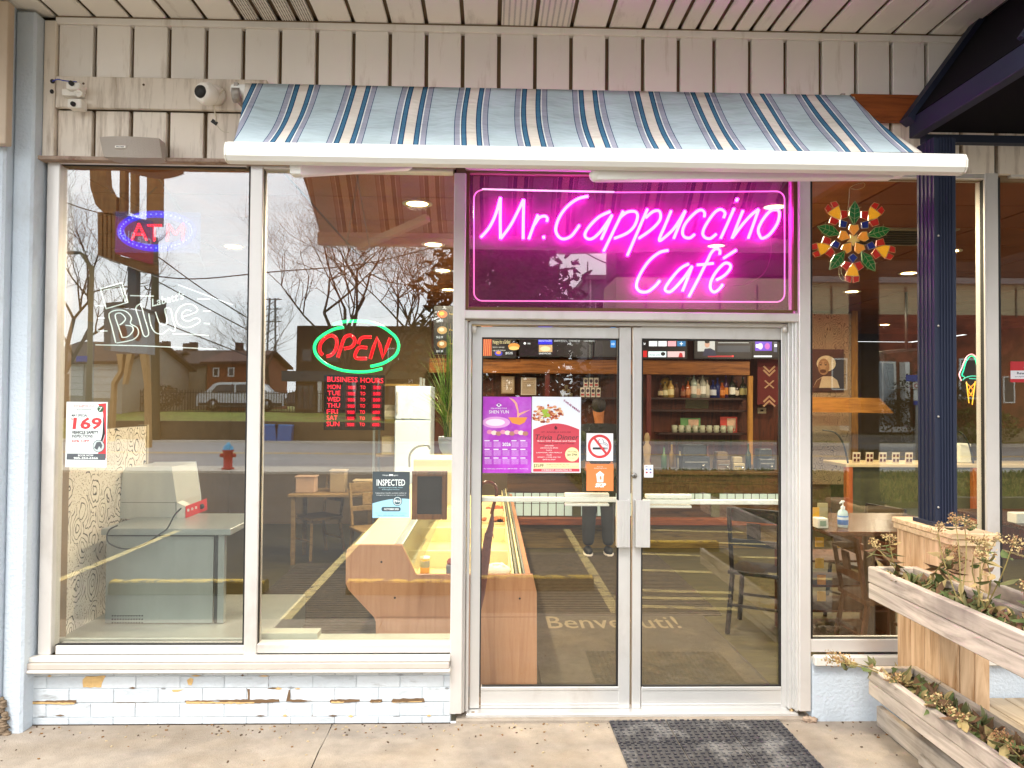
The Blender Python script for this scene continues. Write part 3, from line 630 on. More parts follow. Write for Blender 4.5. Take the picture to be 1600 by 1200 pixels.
m_wp = wallpaper('floral_wallpaper', '#1c1a18', '#d0c6b4'); m_wp2 = wallpaper('bronze_floral_wallpaper', '#3c2a1a', '#a58c6c', 1.3)
# partition at the left end of the window, papered
xw = W(86,997,.1).x - .02
pt = thing('partition_wall', (xw,.6,.3), 'partition wall papered with cream ink drawn flowers at the left end of the front window', 'wall')
mb = MB(m_wp); mb.box(xw-.05, xw, .09, 1.22, .36, 1.55); mb.box(xw-.05, xw, .09, .5, 1.552, 2.2, M('dim_plaster','#4b4438',.9)); mb.build('papered_panel', pt)
mb = MB(M('partition_edge','#9d8f74',.7)); mb.box(xw-.055, xw+.006, 1.221, 1.25, .3, 1.56); mb.build('end_post', pt)
# papered end wall right of the bar with portrait
ew = thing('papered_wall', (4.4,BY-.05,0), 'wall section with bronze floral paper to the right of the bar', 'wall')
a, b = W(1262,500,BY-.1).x, W(1330,500,BY-.1).x
mb = MB(m_wp2); mb.box(a-.3, b, BY-.1, BY, .6, W(1300,490,BY-.1).z); mb.build('papered_panel', ew)
mb = MB(WOOD('oak_trim','#8a5a22','#b8843c','z')); mb.box(b+.002, b+.09, BY-.11, BY, 0, W(1300,480,BY-.1).z); mb.build('end_post', ew)

# recessed ceiling lights
def potlight(x, y, lab, pw=34, col=(1,.84,.62)):
    t = thing('ceiling_light', (x,y,CZ), lab, 'ceiling light', 'recessed ceiling lights of the cafe')
    mb = MB(M('light_trim_ring','#d8c9a8',.5)); mb.lathe([(.075,0),(.10,-.002),(.098,-.008),(.07,-.006)], (x,y,CZ-.002), 20); mb.build('trim_ring', t)
    mb = MB(EM('warm_lamp','#ffd890',22)); mb.lathe([(0,-.001),(.07,-.001),(.07,-.004),(0,-.006)], (x,y,CZ-.002), 20); mb.build('lamp', t)
    ld = bpy.data.lights.new('lamp_glow','AREA'); ld.shape = 'DISK'; ld.size = .13; ld.energy = pw; ld.color = col
    lo = bpy.data.objects.new('lamp_glow', ld); COL.objects.link(lo); lo.location = (0,0,-.03); lo.parent = t
def ceil_at(px, py):
    p = G(px, py, CZ); return p.x, p.y
for k, (px, py) in enumerate(((652,317),(677,381),(692,422),(700,452))):
    x, y = ceil_at(px, py); potlight(x, y, f'{ORD[k]} ceiling light from the glass in the row above the plant and fridge')
for k, (px, py) in enumerate(((1210,322),(1119,383))):
    x, y = ceil_at(px, py); potlight(x, y, ['ceiling light glowing behind the final letter of the pink neon sign','ceiling light glowing between the two lines of the pink neon sign'][k])
for k, (px, py) in enumerate(((1420,426),(1331,455),(1382,507))):
    x, y = ceil_at(px, py); potlight(x, min(y,11.5), ['ceiling light nearest the navy post','ceiling light just below the star ornament','farthest ceiling light, low over the bronze wallpaper'][k])
potlight(-2.2, 2.4, 'ceiling light over the steel table behind the left window', 14)
potlight(3.9, 2.2, 'added ceiling light over the table with the hand sanitizer', 24); potlight(6.6, 3.2, 'added ceiling light over the rightmost table', 22)  # extra lamps added to brighten the room behind the right window
# air vent
p0 = G(1376,355,CZ); vt = MB(M('vent_metal','#8f8064',.5)); x, y = p0.x, p0.y
vt.box(x, x+.6, y, y+.6, CZ-.012, CZ-.001)
for i in range(6): vt.box(x+.05, x+.55, y+.06+i*.085, y+.11+i*.085, CZ-.018, CZ-.0125, mg)
vt.build('air_vent', None, 'square slatted air vent in the ceiling behind the star ornament', 'air vent')

# ------------------------------------------------------------------ counter and display case
CY = .5
dc = thing('display_case', (-.3,2.4,.01), 'long low food display case with wood laminate end and yellow lit well', 'display case')
Pc = lambda px, py: (W(px,py,CY).x, W(px,py,CY).z)
poly = [Pc(x,y) for x,y in ((588,1090),(588,972),(585,964),(545,921),(541,912),(541,868),(543,859),(551,852.5),(627,852.5),(649,899),(832,899),(838,926),(838,1072),(838,1090))]
poly[0] = (poly[0][0], .012); poly[-1] = (poly[-1][0], .012); poly.pop(-2)
m_lam = WOOD('beech_laminate','#a87352','#bf8c68','z',.45,.4,spec=.4)
mb = MB(m_lam); mb.prism(poly, CY, CY+.035); mb.build('end_panel', dc, bevel=.003)
for sx, sy in ((596,878),(617,934),(812,935)):
    c = W(sx,sy,CY); mb = MB(mg); mb.lathe([(0,0),(.006,0),(.006,.003),(0,.003)], (c.x,CY,c.z), 10, ax='y'); mb.build('screw', dc)
mb = MB(M('crease_line','#7f4d2b',.7)); a=W(588,964,CY); b=W(838,964,CY); mb.box(a.x, b.x, CY-.0012, CY-.0002, b.z-.0012, b.z+.0012); mb.build('panel_seam', dc)
xL_, zt_ = Pc(551,852.5); xm, _ = Pc(627,852.5); xr_, zr_ = Pc(832,899); xi, _ = Pc(649,899)
CE = 5.4
m_cream = M('cream_enamel','#e3d5a4',.45,var=.05,scale=3); m_yel = M('lit_tray','#d8c48a',.5,var=.08,scale=3)
x9 = Pc(588,1000)[0]
mb = MB(m_cream); mb.box(xL_, xm-.05, CY+.036, CE, zt_-.03, zt_); mb.build('rear_top', dc, bevel=.004)
mb = MB(M('steel_rail','#b9bfb6',.3,metal=.7)); mb.box(xm-.049, xm+.0, CY+.036, CE, zt_-.03, zt_-.002); mb.build('rail', dc, bevel=.003)
mb = MB(m_lam); mb.box(xL_, xL_+.03, CY+.036, CE, zt_-.28, zt_-.032); mb.box(x9, x9+.03, CY+.036, CE, .012, zt_-.3); mb.box(xr_-.035, xr_, CY+.036, CE, .012, zr_-.04); mb.build('side_panel', dc)
zin = zr_-.13
mb = MB(m_yel); mb.box(xm-.04, xr_-.037, CY+.036, CE, zin-.02, zin); mb.build('well_floor', dc)
mb = MB(m_cream); mb.box(xm-.05, xm-.04, CY+.036, CE, zin, zt_-.031); mb.build('well_back', dc)
for i in range(4):
    mb = MB(m_cream if i % 2 else M('steel_rail',0)); x = xr_-.036-i*.022; mb.box(x-.012, x, CY+.036, CE, zin+.0005, zr_-.02-i*.012); mb.build('slide_rail', dc, bevel=.002)
mb = MB(m_cream)
for y in (1.3, 2.3, 3.4, 4.5): mb.box(xm-.039, xr_-.13, y, y+.02, zin+.001, zin+.12)
mb.build('divider', dc)
mb = MB(GLASS('case_glass',.05,(.97,.99,.95)))
mb.extr([(xm+.001, CY+.04, zt_-.004),(xm+.006, CY+.04, zt_-.004),(xi+.01, CY+.04, zr_+.012),(xi+.004, CY+.04, zr_+.012)], (0, CE-CY-.1, 0)); mb.build('sloping_glass', dc)
mb = MB(EM('case_strip_light','#ffeeb8',4)); mb.box(xm-.036, xm-.02, CY+.06, CE-.1, zt_-.06, zt_-.045); mb.build('strip_light', dc)
ld = bpy.data.lights.new('case_glow','AREA'); ld.shape = 'RECTANGLE'; ld.size = .05; ld.size_y = 4.6; ld.energy = 6; ld.color = (1,.93,.7)
lo = bpy.data.objects.new('case_glow', ld); COL.objects.link(lo); lo.location = Vector((xm+.05, 3.0, zt_+.05))-Vector(dc['wl']); lo.parent = dc; lo.rotation_euler = (0, R_(-12), 0)
for i,(px,py,c) in enumerate(((775,800,'#b5532a'),(790,816,'#c77b3a'),(770,815,'#a8602f'),(780,788,'#d08a45'))):
    p = G(px,py,zin); mb = MB(M('food_tray','#c9b98a',.5)); mb.box(p.x-.12,p.x+.12,p.y-.16,p.y+.16,zin+.002,zin+.02)
    m_f = M('baked_food_%d'%i, c, .6, var=.3, scale=30)
    for k in range(14): mb.blob((p.x+rnd.uniform(-.09,.09),p.y+rnd.uniform(-.13,.13),zin+.035),(.03,.035,.02),m_f,n=7,m=4,jit=.2)
    mb.build('pastry_tray', None, ['tray of red brown pastries deep in the lit display case','tray of golden pastries nearest the case rail','tray of brown rolls beside the umbrella handle','farthest tray of pale pastries in the lit case'][i], 'pastry tray')
# things in the near end of the well
c = G(664,876,zin); mb = MB(M('canister_yellow','#d79a2a',.4)); c=W(664,866,1.15); z=zin
mb.lathe([(0,0),(.033,0),(.033,.10),(0,.10)], (c.x,1.15,z), 18); mb.lathe([(.0331,.04),(.0336,.041),(.0336,.085),(.0331,.086)], (c.x,1.15,z), 18, M('canister_label','#8c8a78',.5)); mb.lathe([(.034,.1),(.034,.112),(0,.113)], (c.x,1.15,z), 18, M('white_lid','#e8e4da',.4))
mb.build('canister', None, 'small yellow canister with white lid standing in the lit display case', 'canister')
c = W(703,890,.7); mb = MB(M('grey_napkin_box','#7f868e',.4,metal=.3)); mb.box(c.x-.02,c.x+.02,.62,.78,zin+.001,zin+.16); mb.blob((c.x,.7,zin+.17),(.018,.05,.02),M('red_scarf_print','#9d4a45',.7,var=.5,scale=60),jit=.2)
mb.build('grey_box', None, 'slim grey box topped with a red printed cloth inside the display case', 'box')
c = W(778,872,.95); mb = MB(M('ivory_cloth','#ddd6c4',.85,var=.06,bump=.8,bscale=14))
mb.blob((c.x,.95,zin+.055),(.085,.09,.055),n=22,m=12,jit=.07)
for k in range(7):
    a = rnd.uniform(0,6.28); mb.tube(smoothpath([(c.x+.06*math.cos(a),.95+.05*math.sin(a)-.03,zin+.06),(c.x+.03*math.cos(a+.7),.92,zin+.105),(c.x-.05*math.cos(a),.93,zin+.08)]),.008,n=6)
mb.build('bundled_cloth', None, 'crumpled ivory cloth bundle lying in the display case beside the umbrella', 'cloth')
# framed slate standing on the case
c0, c1 = W(643,812,.9), W(699,736,.9); mb = MB(WOOD('dark_walnut','#5a3a20','#86592f','z')); 
fsl = thing('framed_slate', ((c0.x+c1.x)/2,.9,c0.z), 'wood framed dark slate board standing on the display case beside the inspection notice', 'framed board')
for a,b,c_,d_ in ((c0.x,c0.x+.035,c0.z,c1.z),(c1.x-.035,c1.x,c0.z,c1.z),(c0.x+.036,c1.x-.036,c0.z,c0.z+.035),(c0.x+.036,c1.x-.036,c1.z-.035,c1.z)): mb.box(a,b,.9,.925,c_,d_)
mb.build('frame', fsl, bevel=.003)
mb = MB(M('slate_glass','#2a2019',.15)); mb.box(c0.x+.034,c1.x-.034,.905,.915,c0.z+.034,c1.z-.034); mb.build('slate', fsl)
mb = MB(m_cream); a=W(646,736,1.6); b=W(712,718,1.6); mb.box(a.x,b.x+.1,1.6,2.1,a.z-.25,b.z); mb.build('cream_cabinet', None, 'cream enamel cabinet top beneath the potted grass plant', 'cabinet', bevel=.006)
# umbrella hooked against the case
umb = thing('umbrella', (W(757,930,.33).x,.33,W(757,960,.33).z), 'folded mauve umbrella with curved brown wooden handle leaning inside the left door', 'umbrella')
hk = [(750,774),(749,765),(752,757),(760,753.5),(769,755),(775,762),(776,772),(773,783),(770,795),(768,803)]
UY = .30
mb = MB(M('varnished_cane','#6b3417',.3,var=.25,scale=20,coat=.5)); mb.tube(smoothpath([W(x,y,UY) for x,y in hk]), .0105, n=10); mb.build('handle', umb)
mb = MB(M('mauve_fabric','#7d5551',.8,var=.15,scale=30,bump=.4,bscale=60)); pts = [W(x,y,UY) for x,y in ((770,800),(767,822),(763,838),(757,880),(752,925),(748,960))]
rad = [.006,.016,.022,.026,.022,.008]
n=10; vs=[]; fs=[]
for i,(p,r) in enumerate(zip(pts,rad)):
    for j in range(n*2):
        g = math.pi*j/n; rr = r*(1.12 if (j+i)%2 else .86); vs.append(p+Vector((rr*math.cos(g), rr*math.sin(g), 0)))
for i in range(len(pts)-1):
    for j in range(2*n): fs.append((i*2*n+j, i*2*n+(j+1)%(2*n), (i+1)*2*n+(j+1)%(2*n), (i+1)*2*n+j))
fs.append(tuple(range(2*n))); mb.add(vs, fs, None, True)
for k in range(7):
    a = -1+.33*k; q = W(764,834,UY); mb.extr([q+Vector((a*.018-.006,-.02,.008)), q+Vector((a*.018+.006,-.02,.008)), q+Vector((a*.030,-.026,-.028))], (0,.004,0))
mb.build('folded_canopy', umb)

# ------------------------------------------------------------------ left window: steel table with oven
TY = .45
st = thing('steel_table', (W(260,900,TY).x,TY+.2,.36), 'stainless steel work table with a closed front behind the left window', 'table')
m_ss = M('stainless','#999d98',.33,metal=.5,var=.06,scale=2,stretch=(8,1,1)); m_ssd = M('steel_shadow_gap','#3b3a36',.5,metal=.5)
x0, x1 = W(160,900,TY).x, W(363,830,TY).x; zt = W(260,825,TY).z; zb = W(260,835,TY).z
mb = MB(m_ss); mb.box(x0, x1, TY-.03, TY+.6, zb, zt); mb.build('table_top', st, bevel=.004)
mb = MB(m_ss); mb.box(x0+.02, W(333,900,TY).x, TY, TY+.02, .41, zb-.012); mb.build('front_panel', st)
mb = MB(m_ssd); mb.box(x0+.02, x1-.05, TY+.002, TY+.03, zb-.012, zb-.001); mb.build('shadow_gap', st)
for a, b in ((W(335,900,TY).x, W(340,900,TY).x),): 
    mb = MB(m_ssd); mb.box(a, b, TY+.0, TY+.03, .41, zb-.012); mb.build('leg', st)
mb = MB(m_ss); mb.box(W(340,900,TY).x+.001, W(350,900,TY).x, TY, TY+.04, .41, zb-.001); mb.build('leg', st)
p = W(176,962,TY); q = W(222,984,TY)
mb = MB(mg)
for i in range(12):
    for j in range(5): xx = p.x+(q.x-p.x)*i/11; zz = p.z+(q.z-p.z)*j/4; mb.lathe([(0,0),(.0045,0),(.0045,.002),(0,.002)],(xx,TY-.001,zz),8,ax='y')
mb.build('vent_holes', st)
mb = MB(M('platform_steel','#a7a89c',.4,metal=.5,var=.1)); mb.box(xw, W(395,990,.3).x+.1, .1, TY+.7, .2, .405); mb.box(xw, W(395,990,.3).x+.1, .095, .13, .405, .43); mb.build('window_platform', None, 'low grey steel platform inside the foot of the left window', 'platform', bevel=.004)
mb = MB(M('pale_ledge','#a8a997',.5)); mb.box(W(409,996,.12).x, W(497,996,.12).x, .1, .2, .3, W(450,988,.12).z); mb.box(W(497,996,.12).x+.001, W(705,996,.12).x, .1, .2, .3, W(450,997,.12).z); mb.build('inner_ledge', cafe)
ov = thing('countertop_oven', (W(240,812,.9).x,1.0,zt), 'stainless countertop oven with red control box on the steel table', 'oven')
OY = .86
PO = lambda x,y: (W(x,y,OY).x, W(x,y,OY).z)
mb = MB(M('bright_steel','#c3c4bd',.3,metal=.35,var=.08,scale=2,stretch=(8,1,1))); mb.prism([PO(187,809),PO(193,738),PO(197,731),PO(267,730),PO(275,784),PO(276,811)], OY, OY+.42); mb.build('body', ov, bevel=.005); mb = MB(m_ssd); a_ = W(190,785,OY); b_ = W(275,785,OY); mb.box(a_.x,b_.x,OY-.0015,OY-.0003,a_.z-.001,a_.z+.001); mb.build('seam', ov)
mb = MB(m_ss); mb.prism([PO(276,811),PO(275,784),PO(290,790),PO(289,811.5)], OY-.01, OY+.06); mb.build('side_box', ov, bevel=.002)
a = W(290,790,OY-.0); b = W(289,811,OY)
mb = MB(M('control_housing','#c9c6bc',.4)); mb.extr([W(276,785,OY-.02),W(289,791,OY-.02),W(289,811,OY-.02),W(276,810,OY-.02)], (.0,.1,.0)); mb.build('control_side', ov)
mb = MB(M('red_panel','#b2252a',.4)); mb.extr([W(290,791,OY-.02),W(322,779,OY+.22),W(323,797,OY+.22),W(290,810,OY-.02)], (0,.012,0)); mb.build('red_panel', ov)
mb = MB(mg); c = W(316,791,OY+.17); mb.lathe([(0,0),(.018,0),(.015,.02),(0,.02)], (c.x,c.y-.006,c.z), 14, ax='y'); mb.build('knob', ov)
mb = MB(M('white_print','#eadfd6',.6)); 
for k in range(3): c = W(296+k*6,796-k*2,OY-.0+.05*k); mb.box(c.x,c.x+.012,c.y-.035,c.y-.033,c.z-.008,c.z+.008)
mb.build('panel_print', ov)
for x in (198,270): c = W(x,812,OY+.03); mb = MB(mg); mb.lathe([(0,0),(.022,0),(.022,.012),(0,.012)], (c.x,OY+.05,zt+.001), 12); mb.build('foot', ov)
mb = MB(M('grey_hood','#8b8f8a',.4,metal=.3)); c = W(172,800,.95); mb.box(c.x-.06,c.x+.05,.95,1.15,zt,zt+.12); mb.build('tray_stand', None, 'small grey metal tray stand left of the countertop oven', 'stand', bevel=.004)
mb = MB(M('black_cable','#2c2c2b',.5)); mb.tube(smoothpath([W(x,y,TY-.06) for x,y in ((283,794),(272,806),(262,825),(249,835),(228,849),(205,857),(186,856),(170,848),(167,838),(171,828),(177,824),(184,821))],5), .0045, n=8); mb.build('power_cable', None, 'dark grey power cable looping down from the countertop oven', 'cable')

# fridge, plant pot with grass, racks and chairs deeper behind the middle window
FY = 4.3
fg = thing('fridge', (W(643,680,FY).x,FY+.3,.01), 'white two door fridge standing behind the potted grass plant', 'fridge')
mw2 = M('fridge_white','#dcecfa',.35,var=.02)
x0, x1 = W(616,680,FY).x, W(672,680,FY).x; zt = W(640,603,FY).z; zm = W(640,656,FY).z
mb = MB(mw2); mb.box(x0, x1, FY+.06, FY+.65, .01, zt); mb.build('body', fg, bevel=.006)
for nm, a, b in (('freezer_door', zm+.006, zt-.003), ('lower_door', .08, zm-.006)):
    mb = MB(mw2); mb.box(x0+.003, x1-.003, FY, FY+.055, a, b); dd = mb.build(nm, fg, bevel=.01); h = MB(M('fridge_handle','#b9bcba',.4)); h.box(x0+.02,x0+.04,FY-.03,FY-.001,(a+b)/2-.12,(a+b)/2+.12); h.build('handle', dd, bevel=.004)
PY = .75
pc = W(704,700,PY)
pl = thing('potted_grass', (pc.x,PY,W(700,706,PY).z), 'tall green ornamental grass in a round pale grey pot by the middle window jamb', 'potted plant')
z0 = W(700,709,PY).z; z1 = W(700,682,PY).z; r = (W(720,690,PY).x-W(687,690,PY).x)/1.7
mb = MB(M('pale_ceramic','#b4b9bd',.5)); mb.lathe([(0,0),(r*.65,0),(r*.9,(z1-z0)*.3),(r,(z1-z0)*.8),(r*.97,z1-z0),(r*.85,z1-z0-.004),(0,z1-z0-.01)], (pc.x,PY,z0), 24); mb.build('pot', pl)
m_bl = [M('grass_green','#7a9c3c',.6,var=.3,scale=3), M('grass_dark','#4c7030',.6,var=.3,scale=3), M('grass_dry','#b0ac68',.6,var=.2,scale=3)]
mb = MB(m_bl[0])
for k in range(230):
    a = rnd.uniform(0,6.283); spread = rnd.uniform(.02,.5)*(1 if rnd.random()<.8 else 1.3); hgt = rnd.uniform(.35,.82)*(1.05-spread*.5)
    b0 = Vector((pc.x+rnd.uniform(-1,1)*r*.5, PY+rnd.uniform(-1,1)*r*.5, z1-.01)); dirn = Vector((math.cos(a),math.sin(a)*.6,0))
    pts = []
    for q in range(6):
        t = q/5; pts.append(b0+dirn*spread*(t**1.9)*.62+Vector((0,0,hgt*(t-.28*spread*t*t*2))))
    wv = dirn.cross(Vector((0,0,1))).normalized(); vs=[]; wd = rnd.uniform(.0025,.005)
    for q,p in enumerate(pts):
        ww = wd*(1-(q/5)**2)+.0006; vs += [p-wv*ww, p+wv*ww]
    mb.add(vs, [(2*q,2*q+1,2*q+3,2*q+2) for q in range(5)], rnd.choice([m_bl[0],m_bl[0],m_bl[1],m_bl[2]]))
mb.build('leaves', pl, kind='stuff')
m_pine = WOOD('pale_pine','#6f5630','#94784a','x',.8)
def chair(x, y, rz, mat, lab, grp=None, zs=.45, name='chair', back=.88):
    t = thing(name, (x,y,.01), lab, 'chair', grp)
    def put(nm, f):
        mb = MB(mat); f(mb); Rz = Matrix.Rotation(rz,3,'Z'); o = Vector((x,y,.01)); mb.v = [o+Rz@v for v in mb.v]; mb.build(nm, t, bevel=.004)
    put('seat', lambda m: m.box(-.2,.2,-.2,.2,zs-.03,zs))
    for a in (-1,1):
        put('leg', lambda m: m.beam((a*.17,-.17,zs-.031),(a*.2,-.2,0),.03,.03)); put('leg', lambda m: m.beam((a*.17,.17,zs-.031),(a*.19,.24,0),.03,.03))
        put('back_post', lambda m: m.beam((a*.17,.185,zs+.001),(a*.18,.25,back),.028,.028))
    put('stretcher', lambda m: (m.beam((-.17,-.185,zs*.45),(.17,-.185,zs*.45),.02,.02), m.beam((-.165,.2,zs*.45),(.165,.2,zs*.45),.02,.02)))
    put('backrest', lambda m: (m.beam((-.165,.24,back-.05),(.165,.24,back-.05),.02,.1), m.beam((-.165,.215,back-.26),(.165,.215,back-.26),.02,.05), m.beam((0,.225,back-.23),(0,.24,back-.11),.10,.015)))
    return t
c = G(520,800,.01); chair(-1.15,3.6,.5,m_pine,'pale wooden chair behind the lower part of the open sign window')
chair(-1.9,4.4,-.8,m_pine,'pale wooden chair farther back, behind the business hours board')
tb = thing('cafe_table', (-1.6,3.3,.01), 'pale wooden table behind the middle window left of the fridge', 'table')
mb = MB(m_pine); mb.box(-2.1,-1.2,3.9,4.5,.72,.75); mb.build('table_top', tb, bevel=.004)
for a,b in ((-2.05,3.95),(-1.25,3.95),(-2.05,4.45),(-1.25,4.45)): mb = MB(m_pine); mb.box(a-.02,a+.02,b-.02,b+.02,.01,.719); mb.build('leg', tb)
rk = thing('shelf_rack', (-1.0,4.6,.01), 'narrow steel shelf rack left of the white fridge', 'shelf')
mb = MB(m_ss)
for a in (-1.3,-.78):
    for b in (4.5,4.9): mb.box(a-.012,a+.012,b-.012,b+.012,.01,2.0)
mb.build('upright', rk)
for z in (.7,1.1,1.5,1.9):
    mb = MB(WOOD('old_shelf','#7c6237','#9a8049','x')); mb.box(-1.28,-.8,4.52,4.9,z,z+.025); mb.build('shelf', rk)
for k,(x,z,w_,h_,c_) in enumerate(((-1.15,1.125,.14,.2,'#c9b88a'),(-.93,1.125,.16,.14,'#8a6a3a'),(-1.1,1.525,.2,.16,'#a8a18a'),(-.9,.725,.16,.2,'#d8cfae'),(-1.12,.725,.16,.12,'#6e5a3c'))):
    mb = MB(M('carton_%d'%k,c_,.8)); mb.box(x-w_/2,x+w_/2,4.56,4.8,z,z+h_); mb.extr([(x-w_/2+.01,4.555,z+.03),(x+w_/2-.03,4.555,z+.03),(x+w_/2-.03,4.555,z+h_*.6),(x-w_/2+.01,4.555,z+h_*.6)],(0,.004,0),M('carton_label','#e4dcc4',.7)); mb.build('carton', None, ['tan carton on the second shelf from the bottom, left side','low brown carton on the second rack shelf, right side','grey carton on the third rack shelf','cream carton on the bottom rack shelf by the fridge','dark brown carton on the bottom rack shelf, left side'][k], 'carton')
# faucet-like tap near the plant
mb = MB(m_ss); mb.tube(smoothpath([W(x,y,1.5) for x,y in ((640,730),(640,712),(646,702),(655,697),(668,696),(672,702))]), .008, n=8); mb.build('tap', None, 'curved steel tap in front of the white fridge', 'tap')

# ------------------------------------------------------------------ bar at the back
bar = thing('back_bar', (1.6,BY-.3,.01), 'back bar with a heavy wood beam, mirrors and bottle shelves across the rear wall', 'back bar')
m_beam = WOOD('beam_wood','#5a2c0f','#a86a2c','x',.6,.45); m_dkw = WOOD('dark_bar_wood','#2e1509','#5a2a12','z',.6,.5)
B0 = BY-.42
xa, xb = W(740,575,B0).x, W(1172,575,B0).x
mb = MB(m_beam); mb.box(xa-.6, xb, B0, B0+.1, W(900,584,B0).z, W(900,562,B0).z); mb.build('beam', bar, bevel=.006)
mb = MB(m_dkw); mb.box(xa-.6, xb+.55, BY-.03, BY-.001, 1.0, W(900,500,BY).z); mb.build('back_panel', bar)
for px, nm in ((855,'post'),(1014,'post'),(1173,'post')):
    x = W(px,650,B0).x; mb = MB(M('red_post','#5d150e',.5) if px != 1173 else WOOD('oak_trim',0,0)); mb.box(x-.03, x+.03, B0+.001, B0+.06, .9, W(900,585,B0).z); mb.build('post', bar)
S0 = BY-.30
shelves = {}
for nm, px0, px1, py in (('top',1018,1170,621),('low',1018,1170,640),('mug',1030,1168,676),('jar',870,1010,620)):
    z = W(px0,py,S0).z; mb = MB(M('shelf_dark','#33180d',.4)); mb.box(W(px0,py,S0).x, W(px1,py,S0).x, S0, BY-.03, z-.025, z); mb.build('shelf', bar); shelves[nm] = z
mb = MB(m_dkw); mb.box(W(1018,600,S0).x, W(1170,600,S0).x, BY-.05, BY-.032, W(1018,676,S0).z, W(1018,590,S0).z); mb.build('shelf_back', bar)
mb = MB(M('mirror','#8b8f6a',.1,metal=.9)); mb.box(W(1078,640,S0).x, W(1115,600,S0).x, BY-.056, BY-.0505, W(1018,638,S0).z, W(1018,588,S0).z); mb.build('mirror', bar)
# bottles
def bottle(px, base, h, r, body, label, lab, cap='#1a1a1a', Y=None):
    Y = Y or S0+.08; x = W(px, 615, Y).x; z = base
    t = thing('bottle', (x,Y,z), lab, 'bottle', 'bottles on the back bar shelf')
    mb = MB(M('bottle_glass_'+body.strip('#'), body, .12, spec=.7)); mb.lathe([(0,0),(r,0),(r,h*.55),(r*.85,h*.63),(r*.35,h*.72),(r*.3,h*.92),(0,h*.92)], (x,Y,z), 12); mb.build('body', t)
    mb = MB(M('bottle_cap_'+cap.strip('#'), cap, .4)); mb.lathe([(r*.36,h*.9),(r*.36,h),(0,h)], (x,Y,z), 10); mb.build('cap', t)
    if label: mb = MB(M('bottle_label_'+label.strip('#'), label, .6)); mb.lathe([(r*1.02,h*.15),(r*1.03,h*.16),(r*1.03,h*.44),(r*1.02,h*.45)], (x,Y,z), 12); mb.build('label', t)
zs = shelves['top']
BT = [(1032,.2,.035,'#4a2a18','#c7b28a','squat brown'),(1039,.22,.04,'#8a7a4a','#d8cfa8','pale olive'),(1048,.26,.045,'#c9a25a','#e0d2a0','golden'),(1057,.21,.04,'#5a3a2a',None,'plain brown'),
      (1067,.19,.035,'#7a2d1a','#8a5a3a','reddish'),(1075,.26,.035,'#a85a2a','#c98a5a','copper'),(1084,.36,.045,'#9aa69a','#e4ddd0','tall clear'),(1090,.28,.04,'#b8b0a0','#d8b49a','clear pink labelled'),
      (1098,.36,.045,'#a7a79c','#e8e6df','tall frosted'),(1105,.27,.035,'#c9c4b4','#b9b4a4','short frosted'),(1114,.25,.05,'#10225a','#c8ccd8','deep blue'),(1121,.28,.04,'#1b2c66',None,'unlabelled blue'),
      (1128,.24,.045,'#9a4a10','#d8843a','orange'),(1134,.32,.035,'#3c1f4a','#c07a2a','purple capped amber'),(1144,.33,.045,'#18261a','#e8e8e0','dark green'),(1151,.24,.035,'#2a2018','#c9bda8','small black'),(1161,.30,.05,'#2a3016','#d9cf8a','wide olive')]
for k,(px,h,r,b,l,nm) in enumerate(BT): bottle(px, zs+.001, h, r, b, l, f'{nm} bottle, {ORD[k] if k < 16 else "last"} from the left on the upper bar shelf', '#2a2a6a' if 'blue' in nm else ('#4a2a66' if 'purple' in nm else '#22201c'))
# mugs on the lower shelf
for k in range(9):
    x = W(1056+k*11,672,S0).x; z = shelves['mug']+.001; mb = MB(M('glass_mug','#b8b9a0',.15,spec=.8)); mb.lathe([(0,0),(.035,0),(.04,.10),(.036,.10),(.032,.012),(0,.01)], (x,S0+.08,z), 12); mb.tube([(x+.036,S0+.08,z+.08),(x+.06,S0+.08,z+.07),(x+.06,S0+.08,z+.03),(x+.034,S0+.08,z+.02)],.005,n=6)
    mb.build('glass_mug', None, f'{ORD[k]} small clear glass mug from the left on the lower bar shelf', 'mug', 'glass mugs in a row on the lower bar shelf')
for k,(px,py,w_,h_,c_,lab) in enumerate(((1140,655,.24,.22,'#b0382a','red and white picture card on the lower bar shelf'),(1080,652,.28,.2,'#5c8a52','green picture card with a slanting stripe on the lower bar shelf'))):
    p = W(px,py,S0+.1); z = shelves['mug']+.001; mb = MB(M('card_%d'%k,c_,.6,var=.4,scale=6)); mb.box(p.x-w_/2,p.x+w_/2,S0+.14,S0+.145,z,z+h_); mb.box(p.x-w_*.1,p.x+w_*.4,S0+.135,S0+.139,z+.06,z+h_*.9,M('card_pale','#c9a58a',.6,var=.3,scale=9)); mb.build('picture_card', None, lab, 'picture card')
mb = MB(M('brass_plate_metal','#b5913e',.35,metal=.6)); c = W(1041,598,S0+.1); mb.lathe([(0,0),(.07,0),(.075,.006),(0,.01)], (c.x,S0+.12,c.z), 24, ax='y'); mb.build('brass_plate', None, 'round brass plate standing behind the bottles at the left end of the shelf', 'plate')
